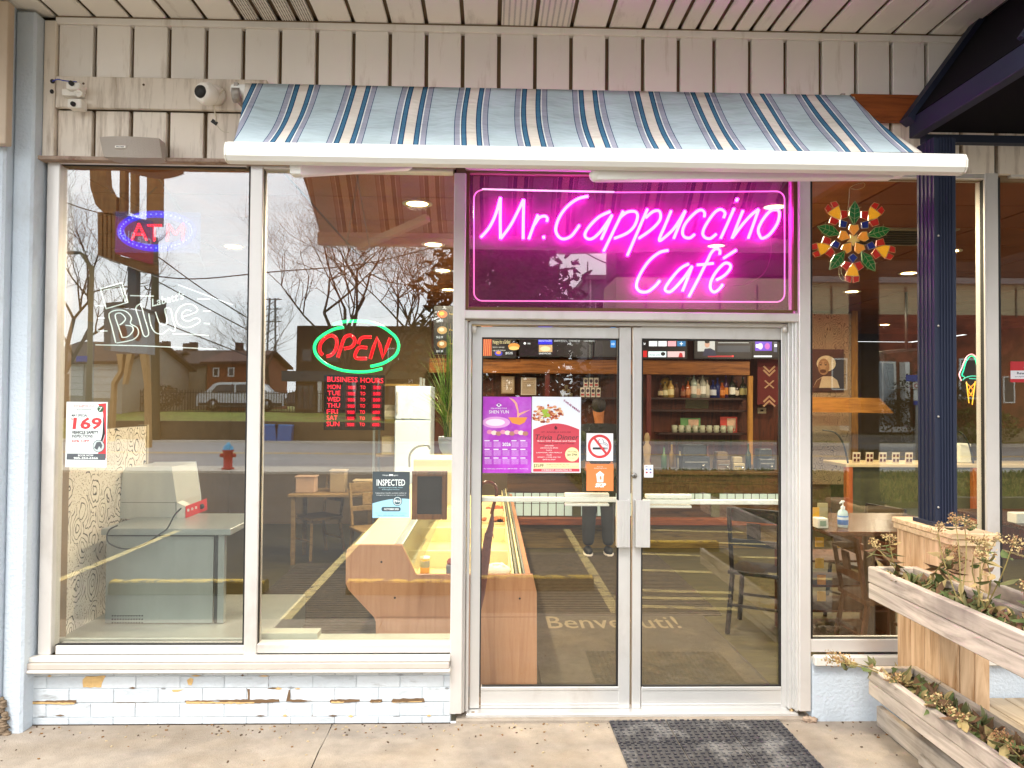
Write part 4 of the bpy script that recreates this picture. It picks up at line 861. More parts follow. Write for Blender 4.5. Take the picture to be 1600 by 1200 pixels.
# small boxes stacked in rows
zb = shelves['jar']+.001
for k in range(7):
    r_, q = (0, k) if k < 4 else (1, k-4)
    x = W(911+q*8.3 + (5 if r_ else 0), 610, S0).x; z = zb + r_*.135
    t = thing('tea_box', (x,S0+.08,z), [f'{ORD[q]} white tea box from the left, lower row on the bar shelf', f'{ORD[q]} white tea box from the left, upper row on the bar shelf'][r_], 'box', 'white tea boxes stacked on the bar shelf')
    mb = MB(M('tea_box_white','#d3c9bc',.6)); mb.box(x-.028,x+.028,S0+.05,S0+.12,z,z+.13); mb.build('carton', t)
    mb = MB(M('tea_badge','#3a1a2a',.5)); mb.extr([(x+.022*math.cos(a*.524),S0+.048,z+.085+.026*math.sin(a*.524)) for a in range(12)], (0,.0015,0)); mb.build('badge', t)
    mb = MB(M('tea_red','#a8282a',.5)); mb.box(x-.02,x+.02,S0+.0475,S0+.0495,z+.02,z+.045); mb.build('stripe', t)
for k,(px,py) in enumerate(((878,614),(885,614),(892,614),(881.5,607),(888.5,607),(885,600))):
    p = W(px,py,S0+.05); z = zb+(0,.055,.11)[0 if k<3 else (1 if k<5 else 2)]; mb = MB(M('lidded_cup','#8d7f68',.5)); mb.lathe([(0,0),(.022,0),(.028,.045),(.03,.047),(0,.053)], (p.x,S0+.06,z), 12); mb.build('lidded_cup', None, f"brown lidded cup, {['left of bottom row','middle of bottom row','right of bottom row','left of middle row','right of middle row','top'][k]} in the little pyramid on the bar shelf", 'cup')
for k,(x0_,x1_,y0_,y1_,lab) in enumerate(((783,804,588,615,'left of two framed certificates hanging under the bar beam'),(814,838,590,617,'right of two framed certificates, with a silver frame, under the bar beam'))):
    a = W(x0_,y1_,S0); b = W(x1_,y0_,S0); t = thing('framed_certificate', ((a.x+b.x)/2,S0,a.z), lab, 'certificate')
    mb = MB(M('cert_frame_%d'%k,('#8a6f4a','#b5aa9c')[k],.4)); mb.box(a.x,b.x,S0+.012,S0+.03,a.z,b.z); mb.build('frame', t)
    mb = MB(M('cert_paper','#a5927c',.7,var=.08,scale=5)); mb.box(a.x+.014,b.x-.014,S0+.008,S0+.0115,a.z+.014,b.z-.014); mb.build('paper', t)
    mb = MB(M('cert_ink','#4a3f36',.7)); 
    for q in range(5): zz = b.z-.04-.025*q; mb.box(a.x+.03,b.x-.03-.01*(q%2),S0+.0065,S0+.0075,zz-.003,zz)
    mb.build('print', t)
# menu screens
def screen(x0_,y0_,x1_,y1_,lab,draw,Y=B0-.1):
    a = W(x0_,y1_,Y); b = W(x1_,y0_,Y); t = thing('menu_screen', ((a.x+b.x)/2,Y,a.z), lab, 'screen')
    mb = MB(M('screen_bezel','#0c0c0d',.3)); mb.box(a.x-.01,b.x+.01,Y+.006,Y+.05,a.z-.01,b.z+.01); mb.build('bezel', t)
    mb = MB(EM('screen_black','#141016',.35)); mb.prect(x0_,y0_,x1_,y1_,Y+.004); draw(mb, Y+.002); mb.build('display', t)
def e(c, s=1.0): return EM('screen_%s_%d' % (c.strip('#'), int(s*10)), c, s, '#101010')
def s1(mb,Y):
    mb.prect(752,500,768,556,Y,e('#e0884a')); 
    for k in range(5): mb.ppoly([(753+k*3,556),(755+k*3,556),(758+k*3,500),(756+k*3,500)],Y-.001,e('#b5391c'))
    mb.ptext('Hungry for a Grilled',770,531,797,539,Y,e('#f0dca0',.9)); mb.ptext('bacon, sausage',770,541,788,544,Y,e('#e8e4d8',.8)); mb.ptext('egg and cheese',770,546,790,549,Y,e('#e8e4d8',.8))
    mb.pdisc(803,541,9,5,Y,e('#d88c3c')); mb.pdisc(803,544,8,3,Y-.001,e('#f0c070')); mb.pdisc(779,552,6,4,Y,e('#3a3cc0')); mb.pdisc(779,551,4,2.5,Y-.001,e('#e0903c')); mb.ptext('$15.95',790,550,801,554,Y,e('#ffffff',1.0))
def s2(mb,Y):
    mb.prect(841,500,863,538,Y,e('#2a2ad0')); mb.ptext('BREAKFAST FAVOURITES',842,531,862,534,Y-.001,e('#d8d8ff')); mb.prect(842,539,863,550,Y,e('#c9a070')); mb.pdisc(852,545,8,4,Y-.001,e('#e8cfa0')); mb.pdisc(820,536.5,1.8,1.8,Y,e('#ffffff')); mb.ptext('MENU',824.5,535.5,829,538,Y,e('#ffffff'))
    mb.ptext('SANDWICHES',842,551,861,553.5,Y,e('#ffffff'))
    for k in range(3): mb.ptext(['BREAKFAST SPECIALS','COFFEE AND TEA','COLD BREWS'][k],866+k*23,531,866+k*23+17,534,Y,e('#cfcfcf'))
def s3(mb,Y):
    mb.prect(954,500,962,543,Y,e('#1a7cc8')); mb.ptext('HD',955.5,536,960.5,539,Y-.001,e('#ffffff'))
def s4(mb,Y):
    for k,c in enumerate(('#e4e4e4','#eceaec','#e8a0a8','#2a6ea0')): mb.prect(1014+k*14.7,533,1027+k*14.7,541,Y,e(c))
    mb.ptext('+',1062,534,1067,540,Y-.001,e('#ffffff')); mb.ptext('tv',1003,535,1009,539,Y,e('#ffffff')); mb.prect(1003,548,1011,558,Y,e('#c0181c')); mb.prect(1013,549,1041,558,Y,e('#dde8ea')); mb.ptext('MUSIC LIVE',1015,553,1031,556,Y-.001,e('#222222')); mb.pdisc(1036,553,3.5,3,Y-.001,e('#1a1a1a')); mb.prect(1043,549,1070,558,Y,e('#d8b4b4')); mb.ppoly([(1060,558),(1062,551),(1066,552),(1067,558)],Y-.001,e('#b02028'))
def s5(mb,Y):
    mb.prect(1090,533,1117,549,Y,e('#b8b4ae')); mb.pdisc(1105,538,4,5,Y-.001,e('#c09078')); mb.pdisc(1105,534,4,2.6,Y-.0015,e('#1c1616')); mb.ppoly([(1098,556),(1101,545),(1110,544),(1118,548),(1119,556)],Y-.001,e('#161c38'))
    mb.prect(1121,540,1172,550,Y,e('#30343e')); mb.prect(1122,535,1170,536,Y,e('#aaaaaa')); mb.prect(1106,555.5,1145,558,Y,e('#a01a24')); mb.pdisc(1145,556.5,1.6,1.6,Y-.001,e('#e04040'))
def s6(mb,Y):
    mb.prect(1180,533,1206,548,Y,e('#6a3cc0')); mb.pdisc(1188,541,4,5,Y-.001,e('#d8c8f0')); mb.pdisc(1199,541,4,5,Y-.001,e('#c05ab0')); mb.prect(1181,538,1185,543,Y-.0015,e('#ffffff')); mb.prect(1178,555.5,1206,558,Y,e('#f0f0f0')); mb.prect(1209,534,1214,550,Y,e('#5a5a6a')); mb.prect(1210,538,1214,542,Y-.001,e('#ffffff'))
screen(748,495,806,558,'menu screen with red stripes and a sandwich picture, leftmost over the bar',s1)
screen(812,495,925,556,'dark menu screen with a blue heading square above the framed certificates',s2)
screen(930,495,963,556,'narrow menu screen with a blue square in its corner at the left door edge',s3)
screen(1001,495,1073,559,'television screen showing rows of white and pink app tiles over the bottles',s4)
screen(1086,495,1174,559,'screen showing a dark haired person in a suit above the bottles',s5)
screen(1177,495,1230,559,'screen with a purple picture above the red banner',s6)
# menu boards with food above the fridge side
def s7(mb,Y):
    for k,(py,c) in enumerate(((491,'#d8641c'),(516,'#c89a5a'),(538,'#b87a3a'))): mb.pdisc(691,py,8,6,Y,e(c)); mb.pdisc(690,py-1,4,3,Y-.001,e('#e8c030' if k == 0 else '#e8d8b0')); mb.ptext(['Pizza slice','Panini','Wraps'][k],702,py-2,716,py+1,Y,e('#e8c050')); mb.ptext(['$5.49','$12.49','$11.49'][k],682,py+9,692,py+13,Y,e('#ffffff'))
screen(679,480,730,552,'tall food menu board with pizza and panini pictures between the plant and the door frame',s7,3.4)
# red banner with chevrons
a = W(1184,632,S0); b = W(1221,562,S0); bn = thing('red_banner', ((a.x+b.x)/2,S0,a.z), 'red wall banner with cream chevrons and a cross right of the bottles', 'banner')
mb = MB(M('banner_red','#5e1310',.8)); mb.box(a.x,b.x,S0+.01,S0+.02,a.z,b.z); mb.build('cloth', bn)
mb = MB(M('banner_cream','#b08a68',.8))
def chev(x,y,s_,w_=2.0): mb.ppoly([(x-10,y-7*s_),(x-8,y-9*s_),(x,y-1*s_+0),(x+8,y-9*s_),(x+10,y-7*s_),(x,y+2.5*s_)],S0+.008)
chev(1202,580,1); chev(1202,586,1) ; chev(1202,620,-1); chev(1202,627,-1)
for d_ in (1,-1): mb.ppoly([(1194,595*1.0 if d_>0 else 606),(1196,594 if d_>0 else 607),(1210,606 if d_>0 else 595),(1208,607 if d_>0 else 594)],S0+.0075 - (.001 if d_<0 else 0))
mb.build('chevrons', bn)
mb = MB(M('thermostat_white','#b8a98a',.5)); p = W(1201,642,S0); mb.box(p.x-.06,p.x+.06,BY-.04,BY-.005,p.z-.04,p.z+.04); mb.box(p.x-.025,p.x+.02,BY-.043,BY-.0405,p.z-.01,p.z+.015,mg); mb.build('thermostat', None, 'beige thermostat on the wall under the red banner', 'thermostat', bevel=.004)
# front counter of the bar
CB = 4.9
bc = thing('bar_counter', (1.4,CB,.01), 'long wooden bar counter with a band of white glass panes along its front', 'counter')
m_cw = WOOD('counter_brown','#2f1c0d','#5d4021','x',.5,.5); xa, xb = W(792,800,CB).x, W(1225,800,CB).x
z = lambda py: W(900,py,CB).z
for k in range(2): 
    mb = MB(m_cw); za, zb2 = (z(770), z(755)-.003) if k == 0 else (z(755), z(741)); mb.box(xa,xb,CB,CB+.03,za,zb2); mb.build('board', bc, bevel=.003)
mb = MB(m_cw); mb.box(xa-.02,xb,CB-.04,CB+.5,z(741)+.001,z(741)+.04); mb.build('counter_top', bc, bevel=.005)
m_pt = EM('emissive_pane','#cfe0d2',.28,'#aab8ac')  # panes glow faintly by emission, no lamp behind them
n = 34; wpx = (xb-xa)/n
for k in range(n):
    x = xa+k*wpx
    if k in (8,16,25): mb = MB(M('olive_pilaster','#4d4a22',.6)); mb.box(x,x+wpx,CB-.01,CB+.02,z(807),z(770)-.003); mb.build('pilaster', bc); continue
    mb = MB(m_pt); mb.box(x+.006,x+wpx-.006,CB+.008,CB+.02,z(787)+.004,z(770)-.006); (mb.box(x+.006,x+wpx-.006,CB+.008,CB+.02,z(806),z(787)-.004) if k < 16 else 0); mb.build('glass_pane', bc)
mb = MB(m_cw); mb.box(xa,xb,CB+.021,CB+.06,z(807),z(770)-.003); mb.build('pane_backing', bc)
mb = MB(WOOD('step_wood','#5a2d12','#8c4a20','x')); mb.box(xa,xb,CB-.12,CB+.03,z(818),z(808)); mb.build('foot_ledge', bc, bevel=.004)
mb = MB(WOOD('step_wood2','#4a3a1c','#7a6434','x')); mb.box(xa,xb,CB-.02,CB+.03,.012,z(818)-.002); mb.build('kick_board', bc)
# small figurine
p = W(1011,700,S0-.9); mb = MB(M('plaster_figure','#a08764',.7,var=.2,scale=12)); zf = z(741)+.042; 
mb.lathe([(0,0),(.05,0),(.055,.05),(.035,.1),(.045,.2),(.05,.28),(.02,.32),(.032,.36),(.035,.40),(.02,.44),(0,.45)], (W(1011,700,CB+.2).x,CB+.2,zf), 14); mb.build('figurine', None, 'small plaster figurine standing on the bar at the inner edge of the right door', 'figurine')
# runner mat with greeting, and ribbed mat
fm = thing('entrance_mat', (1.0,1.2,.01), 'brown entrance mat reading Benvenuti just inside the doors', 'door mat')
xa = poly[-1][0]+.03; xb = G(1190,1060,.02).x; ya, yb = .2, G(960,963,.02).y
mb = MB(M('mat_brown','#4a412f',.98,var=.22,scale=20,bump=.9,bscale=260,dirt=('#655840',2.2,.5,.75,(1,1,1)))); mb.box(xa,xb,ya,yb,.0105,.022); mb.build('pile', fm)
mb = MB(M('mat_border','#3c3428',.95)); mb.box(xa-.0,xb+.02,yb+.001,yb+.03,.0105,.02); mb.box(xb+.001,xb+.02,ya,yb,.0105,.02); mb.build('border', fm)
a = G(857,982,.023); b = G(1068,983,.023); h = G(860,963,.023).y-a.y
mb = MB(M('mat_letters','#75684e',.95,var=.15,scale=30)); mb.text3('Benvenuti!', (a.x,a.y,.0235), (1,0,0), (0,1,0), b.x-a.x, h, bold=.006); mb.build('lettering', fm)
m_rib = M('ribbed_mat','#4a3f2e',.95,var=.3,scale=14,bump=.7,bscale=120)
mb = MB(m_rib); mb.box(poly[-1][0]+.03, 1.9, yb+.05, 4.6, .0105, .016)
for k in range(44): y = yb+.08+k*.055; mb.box(poly[-1][0]+.03,1.9,y,y+.025,.0161,.021)
mb.build('ribbed_runner', None, 'dark ribbed floor runner between the entrance mat and the bar', 'runner')
mb = MB(m_rib); mb.box(-2.0, x9-.05, .25, 4, .0105, .016)
for k in range(50): mb.box(-2.0, x9-.05, .28+k*.07, .315+k*.07, .0161, .021)
mb.build('ribbed_runner', None, 'dark ribbed floor runner behind the middle window left of the display case', 'runner')

# ------------------------------------------------------------------ right hand side of the room
a = W(1262,612,BY-.12); b = W(1318,546,BY-.12); pr = thing('framed_portrait', ((a.x+b.x)/2,BY-.12,a.z), 'sepia portrait of a white haired man with a moustache in a dark frame', 'picture')
PYY = BY-.14
mb = MB(M('dark_frame','#2a150b',.4)); mb.box(a.x,b.x,PYY+.004,PYY+.03,a.z,b.z); mb.build('frame', pr, bevel=.004)
mb = MB(M('sepia_ground','#2c170c',.6)); mb.prect(1268,551,1313,606,PYY)
mb.ppoly([(1270,606),(1276,594),(1286,588),(1300,588),(1308,594),(1312,606)],PYY-.001,M('sepia_coat','#cdb592',.7)); mb.ppoly([(1270,606),(1277,594),(1284,590),(1280,606)],PYY-.0012,M('sepia_dark','#5b3c22',.7))
mb.pdisc(1291,568,15,12.5,PYY-.0014,M('sepia_hair','#d9c39e',.8,var=.2,scale=40)); mb.pdisc(1287,573,9,13,PYY-.0018,M('sepia_skin','#9c7650',.8)); mb.pdisc(1286,571,5,7,PYY-.0020,M('sepia_skin2','#b58c62',.8))
mb.pdisc(1286,580,5,3,PYY-.0022,M('sepia_moustache','#4a2f1a',.8)); mb.pdisc(1282.5,570,2,1,PYY-.0024,mg); mb.pdisc(1290,570,2,1,PYY-.0024,mg); mb.ppoly([(1279,567),(1285,566.5),(1285,568)],PYY-.0025,M('sepia_moustache',0)); mb.ppoly([(1287,566.5),(1293,567),(1287,568)],PYY-.0025,M('sepia_moustache',0)); mb.build('painting', pr)
# orange wood shelf canopy
SY = 5.6
mb = MB(WOOD('honey_shelf','#7a4a18','#a8732f','x',.5,.4)); p0,p1,p2,p3 = W(1262,621,SY),W(1375,623,SY),W(1395,645,SY),W(1262,643,SY)
mb.extr([p0,p1,p2,p3],(0,.35,0)); mb.build('wooden_shelf', None, 'honey coloured wooden shelf jutting below the sepia portrait', 'shelf', bevel=.006)
# hanging television
TVY = 4.6
tv = thing('television', (W(1420,570,TVY).x,TVY,W(1420,600,TVY).z), 'black television hanging tilted beside the navy post', 'television')
mb = MB(mg); mb.extr([W(1378,550,TVY),W(1450,543,TVY),W(1450,604,TVY),W(1390,608,TVY)],(0,.06,.01)); mb.build('casing', tv, bevel=.005)
mb = MB(M('tv_glass','#1a1d12',.08)); mb.extr([W(1381,553,TVY-.004),W(1448,546,TVY-.004),W(1448,600,TVY-.004),W(1391,603,TVY-.004)],(0,.003,0)); mb.build('screen', tv)
mb = MB(mg); p = W(1420,545,TVY); mb.tube([(p.x,TVY+.05,p.z),(p.x,TVY+.05,CZ)],.02); mb.build('ceiling_mount', tv)
# counter with a glass guard and price cards
KY = 4.2
kc = thing('serving_counter', (W(1430,760,KY).x,KY,.01), 'wooden serving counter with a pale top behind the right window', 'counter')
a = W(1322,724,KY); b = W(1545,731,KY)
mb = MB(M('pale_counter_top','#c2ac84',.4)); mb.box(a.x,b.x+1.2,KY,KY+.6,b.z,b.z+.035); mb.build('counter_top', kc, bevel=.004)
mb = MB(M('green_stone_front','#4a4826',.6,var=.5,scale=4)); mb.box(a.x+.05,b.x+1.1,KY+.06,KY+.1,.4,b.z-.002); mb.build('front_panel', kc)
for px in (1323,1521):
    x = W(px,760,KY).x; mb = MB(WOOD('red_oak','#8a3f14','#b8622a','z')); mb.box(x,x+.07,KY+.0,KY+.08,.012,b.z-.002); mb.build('post', kc, bevel=.004)
mb = MB(m_dkw); mb.box(a.x,b.x+1.1,KY+.07,KY+.12,.012,.39); mb.build('kick_board', kc)
gd = thing('glass_guard', (W(1420,700,KY).x,KY,b.z+.035), 'curved glass food guard on the serving counter', 'glass guard')
for px in (1325,1521):
    mb = MB(mg); q = [W(x,y,KY+.1) for x,y in ((px,724),(px-4,705),(px-9,690),(px-20,676),(px-40,672))]; mb.tube(smoothpath(q),.01,n=6); mb.build('bracket', gd)
mb = MB(GLASS('guard_glass',.06,(.96,.97,.92)))
g0 = [W(x,y,KY+.1) for x,y in ((1325,722),(1321,705),(1316,690),(1306,677))]; dx = W(1520,700,KY+.1).x-g0[0].x
for i in range(3): mb.quad([g0[i],g0[i]+Vector((dx,0,0)),g0[i+1]+Vector((dx,0,0)),g0[i+1]])
mb.build('glass', gd)
zc = b.z+.036
for k in range(8):
    x = W(1338+k*20.5,715,KY+.05).x; t = thing('price_card', (x,KY+.05,zc), f'{ORD[k]} small printed price card from the left on the serving counter', 'price card', 'price cards on the serving counter')
    mb = MB(M('card_stock','#d8c8a8',.7)); mb.obox((x,KY+.05,zc+.065),(.085,.004,.125),Matrix.Rotation(.12,3,'X')); mb.build('card', t)
    mb = MB(M('card_print','#5a2318',.7)); 
    for q in range(2):
        for s_ in range(2): mb.obox((x-.02+.04*q,KY+.046-.003,zc+.04+.05*s_),(.026,.002,.034),Matrix.Rotation(.12,3,'X'))
    mb.build('print', t)
mb = MB(M('white_crate','#d9d6c4',.5)); p = W(1510,715,KY+.2); mb.box(p.x-.08,p.x+.06,KY+.2,KY+.4,zc,zc+.22); mb.build('napkin_dispenser', None, 'white dispenser box at the right end of the serving counter', 'dispenser', bevel=.01)
# tables, chairs, sanitizer by the right window
t2 = thing('dining_table', (W(1335,830,1.0).x,1.1,.01), 'dark brown table with hand sanitizer just inside the right window', 'table')
tz = W(1310,818,.95).z; xa, xb = W(1268,825,1.0).x-.05, W(1425,825,1.0).x+.2
m_tt = WOOD('dark_table','#2c1a10','#52301a','x',.5,.25,spec=.6)
mb = MB(m_tt); mb.box(xa,xb,.62,1.45,tz-.03,tz); mb.build('table_top', t2, bevel=.006)
mb = MB(mg); mb.lathe([(0,0),(.25,0),(.24,.015),(.04,.03),(.035,tz-.08),(.12,tz-.035),(0,tz-.032)], ((xa+xb)/2,1.05,.011), 16); mb.build('pedestal', t2)
c = W(1317,812,.8); sz = thing('hand_sanitizer', (c.x,.8,tz), 'clear pump bottle of hand sanitizer with blue label on the dark table', 'bottle')
def S(f, mat, nm): m_ = MB(mat); f(m_); m_.build(nm, sz)
S(lambda m: m.lathe([(0,.0),(.031,.0),(.033,.012),(.033,.085),(.028,.105),(.013,.115),(.013,.122),(0,.122)], (c.x,.8,tz+.001), 18), M('clear_gel','#c4dde0',.15), 'body')
S(lambda m: m.lathe([(.0335,.018),(.0342,.019),(.0342,.075),(.0335,.076)], (c.x,.8,tz+.001), 18), M('blue_label','#1a78c4',.4), 'label')
S(lambda m: m.lathe([(.0344,.05),(.0346,.051),(.0346,.066),(.0344,.067)], (c.x,.8,tz+.001), 18), M('label_white','#dfe9ee',.4), 'label_band')
S(lambda m: (m.lathe([(.014,.118),(.014,.135),(.004,.14),(.004,.165),(0,.165)], (c.x,.8,tz+.001), 12), m.tube([(c.x+.004,.8,tz+.166),(c.x-.012,.79,tz+.168),(c.x-.028,.78,tz+.158)],.0055,n=8), m.obox((c.x,.8,tz+.17),(.02,.012,.008))), M('pump_white','#e8ecec',.4), 'pump')
c = W(1282,812,.78); t = thing('napkin_holder', (c.x,.78,tz), 'white condiment box with a yellow card standing left of the hand sanitizer', 'condiment box')
mb = MB(M('box_white','#dcd8c8',.5)); mb.box(c.x-.035,c.x+.035,.74,.82,tz+.001,tz+.065); mb.build('box', t, bevel=.004)
mb = MB(M('yellow_card','#d8a018',.5)); mb.box(c.x-.03,c.x+.012,.825,.83,tz+.001,tz+.125); mb.build('card', t)
mb = MB(M('cream_card','#b7a97a',.5)); mb.box(c.x+.014,c.x+.08,.85,.86,tz+.001,tz+.15); mb.build('tall_card', t)
mb = MB(M('label_print','#8aa08a',.5)); mb.box(c.x-.02,c.x+.02,.7385,.7398,tz+.015,tz+.05); mb.build('print', t)
m_blk = M('black_metal','#17130f',.35)
chair(W(1185,900,1.35).x+.12,1.65,2.6,m_blk,'black metal chair with grey panel seen through the right door','black metal chairs',.47,'metal_chair',.95)
mb=None
chair(3.0,1.9,-1.2,m_blk,'black metal chair behind the table with the hand sanitizer','black metal chairs',.47,'metal_chair',.9)
chair(2.65,.95,1.57,WOOD('orange_chair_wood','#2e180b','#4d2c15','z'),'dark brown wooden chair half hidden below the navy post','',.45,'wooden_chair',.85)
t3 = thing('dining_table', (W(1600,830,1.2).x+.2,1.3,.01), 'dark table with a white box inside the rightmost window', 'table')
x = W(1590,830,1.2).x; mb = MB(m_tt); mb.box(x-.2,x+1.0,.8,1.7,tz-.03,tz); mb.build('table_top', t3, bevel=.006); mb = MB(mg); mb.box(x+.3,x+.4,1.2,1.3,.012,tz-.031); mb.build('pedestal', t3)
c = W(1592,798,1.0); mb = MB(M('box_white',0)); mb.box(c.x-.05,c.x+.09,.95,1.05,tz+.001,tz+.07); mb.build('napkin_box', None, 'white napkin box on the table in the rightmost window', 'napkin box', bevel=.004)
for k,(px,py,c_) in enumerate(((1281,847,'#d8a018'),(1308,848,'#d8a018'),(1281,880,'#b88a20'),(1284,906,'#b8762a'),(1284,932,'#b8862a'))):
    p = W(px,py,1.3); mb = MB(M('amber_tag_%d'%k,c_,.5)); mb.box(p.x-.03,p.x+.03,1.3,1.31,p.z-.035,p.z+.035); mb.build('price_tag', None, ['upper left yellow tag under the dark table','upper right yellow tag under the dark table','second row yellow tag under the table','third row amber tag beneath the table','lowest amber tag beneath the table'][k], 'tag')
mb = MB(m_dkw); p = W(1280,870,1.33); 
for k in range(4): mb.box(p.x-.15,p.x+.5,1.33,1.75,.05+.18*k,.065+.18*k)
for xx in (p.x-.17,p.x+.5): mb.box(xx,xx+.02,1.33,1.75,.012,.65)
mb.build('low_shelf', None, 'low dark shelf unit holding the amber tags under the table', 'shelf')

# clutter on the bar counter and tables
zc2 = W(900,741,CB).z+.042
for k,(px,w_,d_,h_,c_,nm,lab) in enumerate(((1085,.34,.3,.30,'#3a3a38','coffee_machine','dark metal coffee machine on the bar left of the red picture card'),(1128,.16,.2,.22,'#6e5a40','jar_box','brown box of jars on the bar beside the coffee machine'),(1152,.14,.16,.16,'#a99a76','napkin_stack','stack of cream napkins on the bar below the dark bottles'),(880,.22,.25,.2,'#57402a','tip_box','brown wooden box on the bar behind the dinner poster'),(1195,.2,.2,.26,'#2c2b25','card_reader_stand','dark stand on the bar under the thermostat'))):
    x = W(px,700,CB+.2).x; t = thing(nm, (x,CB+.25,zc2), lab, nm.replace('_',' '))
    mb = MB(M(nm+'_body',c_,.4,metal=.3 if k==0 else 0,var=.15)); mb.box(x-w_/2,x+w_/2,CB+.12,CB+.12+d_,zc2,zc2+h_*.55); mb.build('body', t, bevel=.01)
    mb = MB(M(nm+'_body',0)); mb.box(x-w_*.42,x+w_*.42,CB+.18,CB+.12+d_,zc2+h_*.56,zc2+h_); mb.build('top_part', t, bevel=.01)
    mb = MB(M('chrome_bits','#b9b6aa',.25,metal=.8)); mb.box(x-w_*.4,x+w_*.4,CB+.112,CB+.119,zc2+h_*.3,zc2+h_*.36); mb.lathe([(0,0),(.015,0),(.015,.03),(0,.03)],(x+w_*.25,CB+.12,zc2+h_*.2),10,ax='y'); mb.build('fittings', t)
for k,(px,h,r,c_) in enumerate(((1038,.26,.035,'#4a6a3a'),(1050,.3,.03,'#8a6a2a'),(1064,.22,.04,'#b0a890'),(1106,.28,.03,'#5a2a1a'),(1170,.3,.035,'#2a3a2a'))):
    x = W(px,700,CB+.3).x; mb = MB(M('syrup_'+c_.strip('#'),c_,.2)); mb.lathe([(0,0),(r,0),(r,h*.6),(r*.4,h*.75),(r*.35,h),(0,h)],(x,CB+.32,zc2),12); mb.lathe([(r*.38,h),(r*.38,h*1.06),(0,h*1.06)],(x,CB+.32,zc2),10,M('black_lid','#151515',.5))
    mb.build('syrup_bottle', None, ['green bottle at the left end of the bar counter','amber bottle beside the green one on the bar counter','pale squat bottle left of the coffee machine','dark red bottle right of the coffee machine','dark green bottle at the right end of the bar counter'][k], 'bottle')
for k,(x,y,w_,h_,c_) in enumerate(((-1.95,4.1,.2,.16,'#b99a80'),(-1.62,4.15,.16,.22,'#a08a68'),(-1.35,4.1,.18,.12,'#c4b08a'))):
    t = thing('storage_box', (x,y,.752), ['pinkish storage box at the left end of the pale table','tall tan storage box in the middle of the pale table','low cream storage box at the right end of the pale table'][k], 'box')
    mb = MB(M('storage_box_%d'%k,c_,.7,var=.15)); mb.box(x-w_/2,x+w_/2,y-.08,y+.08,.752,.752+h_); mb.build('box', t, bevel=.006); mb = MB(M('storage_lid_%d'%k,c_,.6)); mb.box(x-w_/2-.01,x+w_/2+.01,y-.09,y+.09,.753+h_,.768+h_); mb.build('lid', t, bevel=.004)
# ------------------------------------------------------------------ person standing at the counter
def skin_figure(name, joints, edges, mat, parent):
    me = bpy.data.meshes.new(name); keys = list(joints); me.from_pydata([joints[k][0] for k in keys], [(keys.index(a),keys.index(b)) for a,b in edges], [])
    o = bpy.data.objects.new('tmp', me); COL.objects.link(o); o.modifiers.new('skin','SKIN'); sl = me.skin_vertices[0].data
    for i,k in enumerate(keys): sl[i].radius = joints[k][1]; sl[i].use_root = (i == 0)
    sb = o.modifiers.new('s','SUBSURF'); sb.levels = 2
    dg = bpy.context.evaluated_depsgraph_get(); dg.update(); m2 = bpy.data.meshes.new_from_object(o.evaluated_get(dg)); bpy.data.objects.remove(o)
    m2.materials.clear(); m2.materials.append(mat); m2.polygons.foreach_set('use_smooth',[True]*len(m2.polygons)); m2.name = name
    r = bpy.data.objects.new(name, m2); COL.objects.link(r); r.parent = parent; return r
PYP = 4.3
pp = G(934,866,.01); px_, py_ = pp.x, min(pp.y, 4.45)
pe = thing('person', (px_,py_,.01), 'person in black top and dark grey trousers with white soled sneakers standing at the bar', 'person')
J = {'pel':((0,0,.95),(.15,.11)),'sp':((0,0,1.12),(.14,.10)),'ch':((0,.0,1.32),(.14,.10)),'nk':((0,.01,1.49),(.045,.045)),'hd':((-.01,-.0,1.60),(.075,.09)),'hd2':((-.01,-.0,1.70),(.07,.085)),
 'ls':((-.17,.02,1.42),(.045,.045)),'le':((-.25,.06,1.15),(.047,.047)),'lw':((-.16,.24,1.08),(.032,.032)),'lh':((-.12,.33,1.1),(.03,.022)),
 'rs':((.17,.02,1.42),(.045,.045)),'re':((.26,.05,1.15),(.047,.047)),'rw':((.2,.22,1.06),(.032,.032)),'rh':((.17,.31,1.08),(.03,.022)),
 'lhp':((-.09,0,.88),(.095,.1)),'lk':((-.11,-.01,.5),(.068,.07)),'la':((-.12,.0,.10),(.05,.05)),'rhp':((.09,0,.88),(.095,.1)),'rk':((.1,-.02,.5),(.068,.07)),'ra':((.11,.0,.10),(.05,.05))}
for s_ in 'lr':
    for q in range(4):
        hx = J[s_+'h'][0]; J[f'{s_}f{q}'] = ((hx[0]-.03+.018*q, hx[1]+.06+.01*(q in (1,2)), hx[2]-.01),(.009,.009))
    J[s_+'t'] = ((J[s_+'h'][0][0]+(.05 if s_=='l' else -.05), J[s_+'h'][0][1]+.02, J[s_+'h'][0][2]),(.01,.01))
ED = [('pel','sp'),('sp','ch'),('ch','nk'),('nk','hd'),('hd','hd2'),('ch','ls'),('ls','le'),('le','lw'),('lw','lh'),('ch','rs'),('rs','re'),('re','rw'),('rw','rh'),('pel','lhp'),('lhp','lk'),('lk','la'),('pel','rhp'),('rhp','rk'),('rk','ra')]
for s_ in 'lr': ED += [(s_+'h', f'{s_}f{q}') for q in range(4)] + [(s_+'h', s_+'t')]
m_skin = M('skin','#a8683f',.55,var=.06); body = skin_figure('body', J, ED, m_skin, pe)
def sub(keys, grow, mat, nm):
    j = {k:(J[k][0], (J[k][1][0]+grow, J[k][1][1]+grow)) for k in keys}; return skin_figure(nm, j, [e_ for e_ in ED if e_[0] in keys and e_[1] in keys], mat, pe)
J['nk'] = ((0,.01,1.46),(.05,.05))
